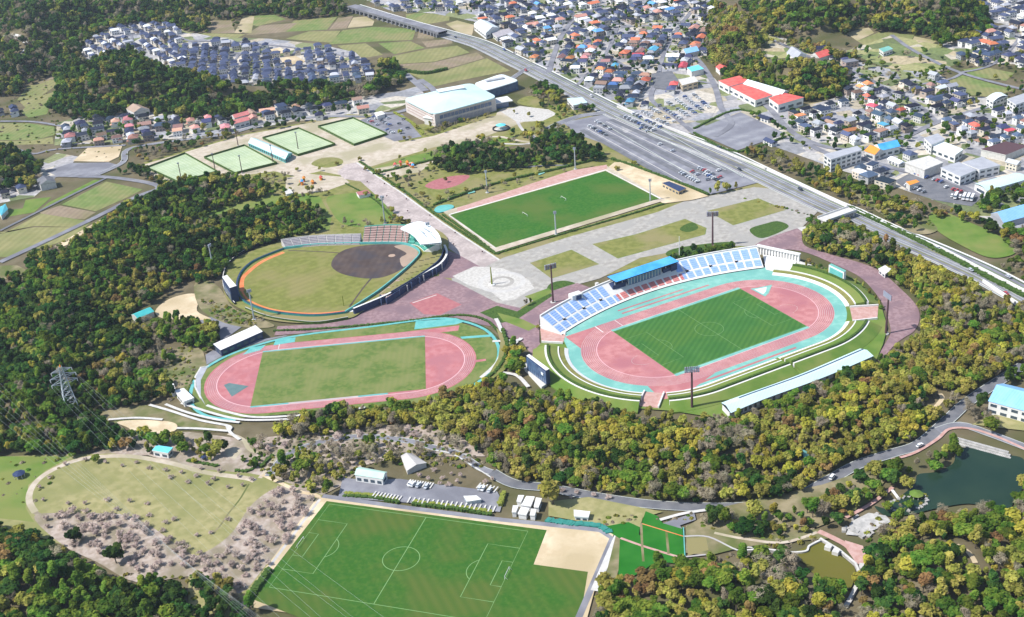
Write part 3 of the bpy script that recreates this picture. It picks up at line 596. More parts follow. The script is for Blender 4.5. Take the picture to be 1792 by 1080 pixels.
# roof, press boxes
ZR = 14.2; rf = [G(1080,495,ZR), G(1062,487,ZR), G(1176.5,449,ZR), G(1190.5,458.5,ZR)]
rt = thing('stand_roof', 'bright blue flat roof on posts over the middle of the grandstand', 'roof')
u = (rf[3]-rf[0]).normalized(); v = Vector((-u.y, u.x, 0)); LR = (rf[3]-rf[0]).length
mb = MB(); o0 = rf[0]+v*1.3; DR = 10.8
Q = [o0, o0+u*LR, o0+u*LR+v*DR, o0+v*DR]
mb.prism(Q, ZR-.6, ZR, 1, 0, True); ob('roof_panel', mb, ['roof_blue', 'dark'], rt)
for i in range(1, 13):
    mb = MB(); c = o0+u*(LR*i/13)+v*DR/2; mb.box(c.x, c.y, ZR, .3, DR-.4, .18, math.atan2(u.y, u.x), 0); ob('roof_rib', mb, 'roof_blue', rt)
for i in range(9):
    for k_ in (4.6, DR-1):
        c = o0+u*(2+(LR-4)*i/8)+v*k_; mb = MB(); mb.tube((c.x, c.y, 5.5), (c.x, c.y, ZR-.6), .22); ob('post', mb, 'offwhite', rt)
mb = MB(); c = o0+u*LR*.5+v*(DR*.64); mb.box(c.x, c.y, 5, LR*.52, 5.8, ZR-6.4, math.atan2(u.y, u.x)); ob('press_box', mb, 'glass_blue', rt)
for i in range(12):
    c = o0+u*(LR*(.24+.52*i/11))+v*(DR*.64-3.0); mb = MB(); mb.box(c.x, c.y, 6.5, .3, .25, ZR-8, math.atan2(u.y, u.x)); ob('mullion', mb, 'offwhite', rt)
for f_ in (.1, .9):
    c = o0+u*LR*f_+v*(DR*.64); mb = MB(); mb.box(c.x, c.y, 5, LR*.2, 5.6, 4.6, math.atan2(u.y, u.x)); ob('covered_seats', mb, 'darkblue', rt)  # seats under the roof as dark blocks, roof shade put into the colour
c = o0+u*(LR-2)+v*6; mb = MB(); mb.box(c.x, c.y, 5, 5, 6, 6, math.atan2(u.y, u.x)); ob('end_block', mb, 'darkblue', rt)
p = fp(-50, 15.5, 0); bt = thing('stand_kiosk', 'white rooftop kiosk with dark blue side at the back of the grandstand', 'kiosk', (p.x, p.y, 0), FS.th)
mb = MB(); mb.box(0, 0, 9, 8, 5, 3.6); ob('body', mb, 'white', bt); mb = MB(); mb.box(1, -2.7, 9.2, 4, .6, 2.6); ob('screen', mb, 'darkblue', bt)
for i in range(5):
    p = fp(-30+i*12, 17.8, 0); mb = MB(); mb.box(p.x, p.y, 0, 2.0, 2.0, 11.6, FS.th); o = ob('stair_tower', mb, 'offwhite', gs)
# colonnade east of the stand
cl = thing('colonnade', 'white open colonnade wall with dark openings beyond the right end of the grandstand', 'colonnade')
A_, B_ = G(1327,431,6), G(1398,446,6)
for k_ in range(15):
    c = A_.lerp(B_, k_/14); mb = MB(); mb.box(c.x, c.y, 0, 1.1, 1.6, 6, FS.th); ob('column', mb, 'white', cl)
d_ = (B_-A_).normalized(); aa = math.atan2(d_.y, d_.x); c = (A_+B_)/2; mb = MB(); mb.box(c.x, c.y, 6, (B_-A_).length+2, 2.6, 1.0, aa); ob('beam', mb, 'white', cl)
mb = MB(); c2_ = c+Vector((-d_.y, d_.x, 0))*1.5; mb.box(c2_.x, c2_.y, 0, (B_-A_).length, .4, 5, aa); ob('back_wall', mb, 'offwhite', cl)
area('forecourt', [(1335,448),(1395,458),(1385,478),(1400,492),(1385,486),(1340,474)], 'white')
area('forecourt', [(1395,458),(1420,466),(1430,474),(1405,480),(1390,478)], 'offwhite')
# long low building at the lower rim
def local_box(Fr, x0, x1, y0, y1): return [Fr(x0, y0), Fr(x1, y0), Fr(x1, y1), Fr(x0, y1)]
# ---- second stadium
F2 = Frame(-110.0, 674.6, .0352)
sheet('second_track_ground', F2.L([(x*1, y) for x, y in [(-92,-6),(-88,18),(-72,36),(-50,46),(-30,52),(60,57),(76,50),(92,34),(99,14),(98,-8),(90,-24),(76,-38),(60,-50),(-60,-46),(-80,-36),(-90,-22)]]), 'turf_worn')
rim = [(-60,-48),(-78,-40),(-89,-26),(-93,-6),(-90,16),(-76,34),(-54,46.5),(-30,53),(15,55.5),(60,58.5),(78,51),(93,35),(99.5,14),(98.5,-6),(91,-24),(78,-38)]
ribbon('rim_path', spline(F2.L(rim), False, 4), 2.2, 'aqua2', clear=False); ribbon('rim_fence', offs(spline(F2.L(rim), False, 4), 2.0), .6, 'hedge', clear=False)
t2 = sheet('running_track', F2.L(ovalx(43.6, 43.2, 42, 22)), 'track2')
sheet('running_track', F2.L([(36,36.5),(75,38),(76,45),(36,43.2)]), 'track2'); sheet('running_track', F2.L([(83,-4),(91,-3.5),(91,-6),(83,-7)]), 'track2', clear=False)
sheet('steeple_path', F2.L([(77,26),(96,25),(96,28),(76,29)]), 'aqua2', clear=False)
sheet('start_area', F2.L([(46,45.5),(47,57),(74,56),(80,50),(74,47)]), 'aqua2', clear=False); sheet('start_area', F2.L([(-47,42),(-46,50),(-33,50.5),(-33,44)]), 'aqua2', clear=False); sheet('start_area', F2.L([(-66,33),(-62,42),(-52,44),(-55,37)]), 'aqua2', clear=False)
ribbon('kerb_line', F2.L(ovalx(35.8, 35.8, 42, 30)), .6, 'pink_line', t2, closed=True, clear=False)
for R in [36.9+1.22*i for i in range(5)]: ribbon('lane_line', F2.L(ovalx(R, R, 42, 30)), .13, 'offwhite', t2, closed=True, clear=False)
ribbon('finish_line', F2.L([(-43, 36.3), (-43, 43.2)]), .5, 'offwhite', t2, clear=False)
sheet('football_pitch', F2.L([(-53,-33.6),(53,-33.6),(53,33.6),(-53,33.6)]), 'turf_worn', clear=False)
ribbon('track_border', F2.L([(-53,34.6),(53,34.6)]), 1.4, 'aqua2', clear=False); ribbon('track_border', F2.L([(-53,-34.6),(-30,-34.6)]), 1.5, 'aqua2', clear=False); ribbon('track_border', F2.L([(-30,-34.6),(12,-34.6)]), 1.5, 'concrete', clear=False); ribbon('track_border', F2.L([(12,-34.6),(30,-34.6)]), 1.5, 'aqua2', clear=False)
sheet('field_event_area', F2.L([(-73,-4.5),(-70,-2.5),(-57,-9),(-66,-20)]), 'slab_green', clear=False)
sheet('paved_yard', Gs([(345,690),(343,660),(352,646),(364,645),(352,668),(352,695),(360,712)]), 'roof_grey'); ribbon('kerb_strip', Gs([(352,700),(342,680),(342,662),(352,645),(366,643)]), 1.0, 'offwhite', clear=False)
for p_ in ([(262,711),(300,722),(350,738),(400,748),(402,755)], [(290,710),(330,725),(380,737),(420,742)], [(318,708),(360,722),(400,733),(440,738),(520,736)], [(362,712),(400,724),(450,733),(540,728),(640,716)], [(310,752),(350,753),(400,757)], [(190,737),(240,734),(285,737)], [(398,748),(404,760),(420,772)]):
    path('terrace_path', p_, 2.0, 'offwhite', clear=False)
for p_ in ([(868,560),(874,572),(880,592),(878,618),(868,640),(842,664)], [(905,600),(886,618),(878,640),(862,660),(845,668)], [(862,600),(905,598),(912,594)], [(884,604),(889,622),(880,645)], [(880,655),(905,660),(925,680)]): path('path', p_, 2.6, 'offwhite', clear=False)
sheet('bank', Gs([(868,575),(892,600),(900,618),(884,650),(860,668),(850,668),(872,630),(876,600)]), 'lawn', clear=True)
# ================================================================ BASEBALL GROUND
BO = [(417,505),(421,486),(432,472),(455,457),(497,440),(560,432),(640,430),(700,430),(724,436),(733,447),(722,462),(700,483),(660,515),(626,540),(605,551),(560,555),(520,554),(470,547),(430,530),(418,514)]
sheet('baseball_bank', spline(Gs([(392,500),(398,470),(425,448),(490,425),(500,412),(700,396),(775,410),(780,450),(720,500),(640,545),(610,560),(540,568),(470,562),(415,540),(395,522)]), True, 4), 'lawn')
bo = spline(Gs(BO), True, 4); sheet('warning_track', bo, 'turf_bb'); ribbon('warning_track', spline(Gs([(497,444),(460,460),(436,478),(424,492),(424,512)]), False, 5), 3.4, 'orange', clear=False); ribbon('warning_track', spline(Gs([(424,512),(436,528),(472,543),(520,550),(560,551),(604,547)]), False, 5), 1.5, 'orange', clear=False)
cbo = sum(bo, Vector())/len(bo)

sheet('infield', spline(Gs([(580,464),(590,448),(612,437),(650,431),(700,430),(722,434),(732,446),(724,458),(700,476),(670,488),(640,490),(605,484),(586,475)]), True, 4), 'dirt_dark', clear=False)
c_ = G(655,461); sheet('infield_edge', spline(Gs([(690,434),(705,431),(724,436),(732,446),(722,459),(706,470),(700,455),(712,447),(702,440)]), True, 3), 'clay', clear=False)
c_ = G(686,450); sheet('mound', [(c_.x+2.7*math.cos(a*.52), c_.y+2.7*math.sin(a*.52)) for a in range(12)], 'clay', clear=False)
path('foul_line', [(505,441),(560,443),(600,446)], 1.2, 'dirt_dark', clear=False); path('foul_line', [(650,490),(635,508),(612,540)], 1.3, 'dirt_dark', clear=False)
bs = thing('baseball_fence', 'low teal padded wall round the brown-infield baseball ground', 'fence')
def wall_along(P, h, m, par, nm='wall', z0=0, th=.6, mtop=None):
    A, B = ribbon_loops(P, th); mb = MB(); n = len(P)
    for i in range(n-1):
        for X, Y in ((A[i], A[i+1]), (B[i+1], B[i])): mb.poly([(X.x, X.y, z0), (Y.x, Y.y, z0), (Y.x, Y.y, z0+h), (X.x, X.y, z0+h)][::-1])
        mb.poly([(A[i].x, A[i].y, z0+h), (B[i].x, B[i].y, z0+h), (B[i+1].x, B[i+1].y, z0+h), (A[i+1].x, A[i+1].y, z0+h)], 1 if mtop else 0)
    for i in (0, n-1): mb.poly([(A[i].x, A[i].y, z0), (A[i].x, A[i].y, z0+h), (B[i].x, B[i].y, z0+h), (B[i].x, B[i].y, z0)])
    return ob(nm, mb, [m, mtop] if mtop else m, par)
wall_along(spline(Gs([(605,551),(560,556),(520,555),(470,548),(430,532),(416,512),(418,490),(430,472),(452,457),(497,439)]), False, 4), 2.6, 'teal', bs, 'outfield_wall', mtop='darkblue', th=1.2)
wall_along(spline(Gs([(497,439),(560,432),(640,430),(700,430),(724,436),(735,447),(724,462),(700,484),(660,516),(605,551)]), False, 4), 3.0, 'aqua2', bs, 'infield_wall', mtop='aqua2', th=.9)
ow = thing('boundary_wall', 'dark outer ring wall with pale coping behind the outfield grass bank', 'wall')
wall_along(spline(Gs([(500,416),(460,428),(425,446),(402,464),(392,486),(394,512),(412,536)]), False, 4), 3.0, 'dark', ow, 'wall', mtop='offwhite')
wall_along(spline(Gs([(430,543),(470,558),(520,566),(560,568),(610,560)]), False, 4), 2.6, 'hedge', ow, 'wall', mtop='concrete')
def stand_px(name, label, front, back, zf, zb, rows, m, mwall='concrete', blocks=6, gap=.06):
    """stepped stand between a front line at zf and a back line at zb, both px traced"""
    t = thing(name, label, 'stand'); A = spline(Gs(front, zf), False, 6); B = spline(Gs(back, zb), False, 6)
    def res(W, n):
        L_ = [0]
        for i in range(1, len(W)): L_.append(L_[-1]+(W[i]-W[i-1]).length)
        out = []; j = 0
        for k in range(n+1):
            s = L_[-1]*k/n
            while j < len(W)-2 and L_[j+1] < s: j += 1
            f = (s-L_[j])/max(1e-6, L_[j+1]-L_[j]); out.append(W[j].lerp(W[j+1], min(1, f)))
        return out
    n = blocks*4; A = res(A, n); B = res(B, n); g = lambda P, z: [(p.x, p.y, z) for p in P]; mb = MB()
    mb.strip(g(A, 0), g(A, zf)); mb.strip(A, B); mb.strip(g(B, zb), g(B, zb+1.0)); B2 = [b+(b-a).normalized()*.6 for a, b in zip(A, B)]
    mb.strip(g(B, zb+1), g(B2, zb+1)); mb.strip(g(B2, zb+1), g(B2, 0))
    for i in (0, n): mb.poly([(A[i].x, A[i].y, 0), A[i], B[i], (B[i].x, B[i].y, zb+1), (B2[i].x, B2[i].y, zb+1), (B2[i].x, B2[i].y, 0)])
    ob('stand_body', mb, mwall, t); FLATS.append(np.array([(p.x, p.y) for p in A]+[(p.x, p.y) for p in B[::-1]]))
    for b in range(blocks):
        mb = MB()
        for r in range(rows):
            f0, f1 = (r+.08)/rows, (r+1.)/rows
            i0, i1 = b*4, b*4+4; a0 = [A[i].lerp(B[i], f0) for i in range(i0, i1+1)]; a1 = [A[i].lerp(B[i], f1) for i in range(i0, i1+1)]
            d0 = (a0[1]-a0[0])*gap*4; a0[0] = a0[0]+d0; a1[0] = a1[0]+(a1[1]-a1[0])*gap*4; a0[-1] = a0[-1]-(a0[-1]-a0[-2])*gap*4; a1[-1] = a1[-1]-(a1[-1]-a1[-2])*gap*4
            zt = zf+(zb-zf)*f1+.25; zl = zf+(zb-zf)*f0-.1
            mb.strip(g(a0, zl), g(a0, zt)); mb.strip(g(a0, zt), g(a1, zt))
            for k_ in (0, -1): mb.poly([(a0[k_].x, a0[k_].y, zl), (a1[k_].x, a1[k_].y, zt-.2), (a1[k_].x, a1[k_].y, zt), (a0[k_].x, a0[k_].y, zt)])
        ob('seat_block', mb, m, t)
    return t
stand_px('side_stand', 'grey open seating bank along the left foul line of the baseball ground', [(500,435),(560,430),(630,428)], [(492,421),(550,414),(632,411)], 1.5, 6, 6, 'seat_grey', blocks=9)
stand_px('infield_stand', 'brick brown stand with green aisles behind the infield', [(634,426),(680,426),(714,427)], [(638,398),(680,395),(718,396)], 1.5, 9, 7, 'seat_brick', 'seat_green', blocks=7)
stand_px('home_stand', 'green seats under the white crescent roof of the baseball ground', [(714,427),(730,430),(742,440)], [(722,398),(752,404),(768,426)], 1.5, 9, 5, 'seat_green', 'white', blocks=4)
stand_px('right_side_stand', 'pale grass-topped bank stand curving down the right foul line', [(740,447),(728,464),(700,488),(664,518)], [(776,436),(766,458),(724,488),(684,512)], 2, 5.5, 4, 'lawn', 'darkblue', blocks=6)
br = thing('crescent_roof', 'white crescent roof over the home end of the baseball ground', 'roof'); zr = 15
Po = spline(Gs([(701,400),(716,394),(735,391),(752,397),(768,412),(773,426)], zr), False, 4); Pi = spline(Gs([(701,401),(709,404),(717,408),(725,414),(730,420),(736,428)], zr), False, 4)
mb = MB(); U_ = [(p.x, p.y, zr+.5+1.2*math.sin(i/len(Po)*3.1)) for i, p in enumerate(Po)]; mb.strip(Pi, U_); mb.strip([(p.x, p.y, zr-.5) for p in Po], [(p.x, p.y, zr-.5) for p in Pi]); mb.strip([(p.x, p.y, zr-.5) for p in Pi], Pi); mb.strip(U_, [(p.x, p.y, zr-.5) for p in Po]); ob('roof_panel', mb, 'roof_white', br)
for a_, b_ in (((732,400),(741,407)), ((738,397),(750,405)), ((744,400),(755,407)), ((737,405),(744,412)), ((752,408),(760,416))):
    a3, b3 = G(*a_, zr+2), G(*b_, zr+2); mb = MB(); mb.tube(a3, b3, .25, n=4); ob('skylight', mb, 'steel', br)
for i in range(2, len(Po)-1, 3):
    mb = MB(); mb.tube((Po[i].x, Po[i].y, 0), (Po[i].x, Po[i].y, zr-.5), .35, n=5); ob('post', mb, 'white', br)
ab = thing('outer_facade', 'dark blue curved outer facade below the right side of the baseball ground', 'wall')
wall_along(spline(Gs([(779,440),(783,455),(770,474),(735,494),(700,516),(668,532),(620,552)]), False, 5), 5.5, 'darkblue', ab, 'wall', mtop='white', th=1.6)
for i in range(14):
    f = i/13; W = spline(Gs([(783,457),(770,476),(735,496),(700,518),(668,534)]), False, 5); p = W[int(f*(len(W)-1))]; mb = MB(); mb.box(p.x, p.y-1.1, 0, .7, .8, 5.2, .3); ob('pilaster', mb, 'offwhite' if i % 3 == 0 else 'glass_blue', ab)
stand_px('dugout_stand', 'brick paved low stand beside the white stairway at the baseball ground', [(700,486),(684,500),(664,516)], [(716,496),(694,512),(676,524)], 2.2, 4.2, 3, 'seat_brick', 'darkblue', blocks=2)
path('kerb_strip', [(612,548),(640,540),(672,520),(700,500)], 2.5, 'white', clear=False)
# ================================================================ BUILDINGS AND TALL THINGS
def rect3(pts, h):
    P = ccw(Gs(pts, h)); return P
def building(name, label, roof, h, wm='offwhite', rm='roof_grey', style='flat', win=None, wm_win='glass', group=None, cat='building', over=.5, wcol=None, extra=None, z0=0):
    """roof corners are traced at height h and the walls dropped to the ground"""
    P = rect3(roof, h); t = thing(name, label, cat, group=group); c = sum(P, Vector())/len(P); n = len(P)
    F = [c+(p-c)*(1-over/max(4, (p-c).length)) for p in P]
    mb = MB(); mb.prism(F, z0, h-.3, 0); ob('wall', mb, wm, t); mb = MB()
    if style == 'flat':
        mb.prism(P, h-.3, h+.4, 1, 0, True)
    elif style == 'gable' and n == 4:
        i = 0 if (P[1]-P[0]).length > (P[2]-P[1]).length else 1; Q = P[i:]+P[:i]
        rh = (Q[2]-Q[1]).length*.22; m1 = (Q[1]+Q[2])/2+Vector((0, 0, rh)); m0 = (Q[0]+Q[3])/2+Vector((0, 0, rh))
        mb.poly([Q[0], Q[1], m1, m0]); mb.poly([Q[2], Q[3], m0, m1]); mb.poly([Q[1], Q[2], m1], 1); mb.poly([Q[3], Q[0], m0], 1); mb.poly([Q[3], Q[2], Q[1], Q[0]], 1)
    elif style == 'dome':
        m = 10; 
        for i in range(m):
            a, b = i/m, (i+1)/m; f = lambda u: (P[0].lerp(P[1], u), P[3].lerp(P[2], u)); rh = (P[1]-P[0]).length*.10
            (q0, q3), (q1, q2) = f(a), f(b); za, zb = rh*math.sin(math.pi*a), rh*math.sin(math.pi*b)
            mb.poly([(q0.x,q0.y,h+za), (q1.x,q1.y,h+zb), (q2.x,q2.y,h+zb), (q3.x,q3.y,h+za)])
        mb.poly(P[::-1], 1)
    ob('roof', mb, [rm, wm], t)
    if win:
        rows, sp, wh = win
        for i in range(n):
            a, b = F[i], F[(i+1) % n]; d = b-a; L_ = d.length; nrm = Vector((d.y, -d.x, 0)).normalized()
            if nrm.y > .35 or L_ < 5: continue
            k = max(1, int(L_/sp)); ang = math.atan2(d.y, d.x)
            for r in range(rows):
                z = (h-.3-z0)*(r+.30)/rows+z0
                for j in range(k):
                    p = a+d*((j+.5)/k)+nrm*.03; mb = MB(); mb.box(0, 0, 0, L_/k*.62, .12, wh); o = ob('window', mb, wm_win, t, loc=(p.x, p.y, z)); o.rotation_euler = (0, 0, ang)
    FLATS.append(np.array([(p.x, p.y) for p in P])); return t
def round_poly(P, r=.16, k=4):
    out = []; n = len(P)
    for i in range(n):
        a, b, c = P[i-1], P[i], P[(i+1) % n]; p = b.lerp(a, r); q = b.lerp(c, r)
        for j in range(k+1): t = j/k; out.append(p*(1-t)**2+b*2*t*(1-t)+q*t*t)
    return out
# gymnasium: low domed roof with rounded corners, raised lantern, lit side wall, glazed front
gym = thing('gymnasium', 'large gymnasium with pale mint domed roof and long raised skylight', 'gymnasium'); Hg = 13.0
GP = ccw(Gs([(705,174.5),(759,202),(871,172),(824,146)], Hg)); GR = round_poly(GP, .14); gc = sum(GP, Vector())/4
mb = MB()
def domez(p, rr=5.0):
    u = (p-gc); L0 = (GP[1]-GP[0]); L1 = (GP[3]-GP[0]); a = u.dot(L0)/L0.length_squared*2; b = u.dot(L1)/L1.length_squared*2
    return Hg+.8+rr*max(0, 1-a*a)*max(0, 1-b*b)
lv = [1, .94, .8, .6, .35, .05]; rings = [[Vector((q.x, q.y, domez(q))) for q in [gc+(p-gc)*f for p in GR]] for f in lv]
for A, B in zip(rings, rings[1:]): mb.strip(A+[A[0]], B+[B[0]])
mb.poly(rings[-1]); E0 = [Vector((p.x, p.y, Hg)) for p in GR]; mb.strip(E0+[E0[0]], rings[0]+[rings[0][0]]); mb.poly(E0[::-1], 1); ob('roof', mb, ['roof_mint', 'dark'], gym)
GW = [gc+(p-gc)*.955 for p in GP]; mb = MB(); mb.prism(GW, 0, Hg, 0); ob('wall', mb, 'gym_wall', gym)
a_, b_ = Gs([(766,161),(811,153)], Hg+5.2); d = (b_-a_).normalized(); mb = MB(); c = (a_+b_)/2; mb.box(c.x, c.y, Hg+3, (b_-a_).length, 11, 3.4, math.atan2(d.y, d.x), 1, 0); ob('skylight', mb, ['roof_white', 'steel'], gym)
for i in range(4):
    a, b = GW[i], GW[(i+1) % 4]; d = b-a; nrm = Vector((d.y, -d.x, 0)).normalized(); ang = math.atan2(d.y, d.x)
    if nrm.y < -.5:
        for z, hh, mm in ((7.2, 3.6, 'glass_blue'), (1.0, 4.2, 'seat_grey')):
            for j in range(14):
                p = a+d*((j+.5+1.2)/16.4)+nrm*.1; mb = MB(); mb.box(0, 0, 0, d.length/16.4*.86, .3, hh); o = ob('window' if mm == 'glass_blue' else 'wall_panel', mb, mm, gym, loc=(p.x, p.y, z)); o.rotation_euler = (0, 0, ang)
    elif nrm.x < -.3:
        for z in (3, 6, 9):
            p = (a+b)/2+nrm*.12; mb = MB(); mb.box(0, 0, 0, d.length*.9, .3, .5); o = ob('cornice', mb, 'seat_brick', gym, loc=(p.x, p.y, z)); o.rotation_euler = (0, 0, ang)
p = G(748, 219, 0); mb = MB(); mb.box(p.x+5, p.y+4, 0, 12, 10, 7, .9); ob('porch', mb, 'offwhite', gym); mb = MB(); mb.box(p.x+5, p.y+4, 7.0, 14, 12, .8, .9); ob('porch_roof', mb, 'white', gym)
p = G(872, 190, 0); mb = MB(); mb.box(p.x, p.y+6, 0, 18, 14, 6, .3); ob('entrance_hall', mb, 'glass_blue', gym); mb = MB(); mb.box(p.x+2, p.y+6, 6, 22, 17, .7, .3); ob('entrance_roof', mb, 'white', gym)
FLATS.append(np.array([(p.x, p.y) for p in GP]))
h2 = thing('side_hall', 'smaller hall with pale domed roof behind the gymnasium', 'hall'); P = ccw(Gs([(829,147),(850,160),(909,142),(878,130)], 9)); R_ = round_poly(P, .18); c = sum(P, Vector())/4
mb = MB(); r1 = [Vector((q.x, q.y, 11.5)) for q in [c+(p-c)*.6 for p in R_]]; r0 = [Vector((p.x, p.y, 9.6)) for p in R_]; mb.strip(r0+[r0[0]], r1+[r1[0]]); mb.poly(r1); e = [Vector((p.x, p.y, 8.9)) for p in R_]; mb.strip(e+[e[0]], r0+[r0[0]]); mb.poly(e[::-1], 1); ob('roof', mb, ['roof_white', 'dark'], h2)
mb = MB(); mb.prism([c+(p-c)*.94 for p in P], 0, 8.9); ob('wall', mb, 'glass_blue', h2); mb = MB(); mb.box(c.x, c.y, 11, 20, 5, 2.0, .35); ob('skylight', mb, 'roof_grey', h2); FLATS.append(np.array([(p.x, p.y) for p in P]))

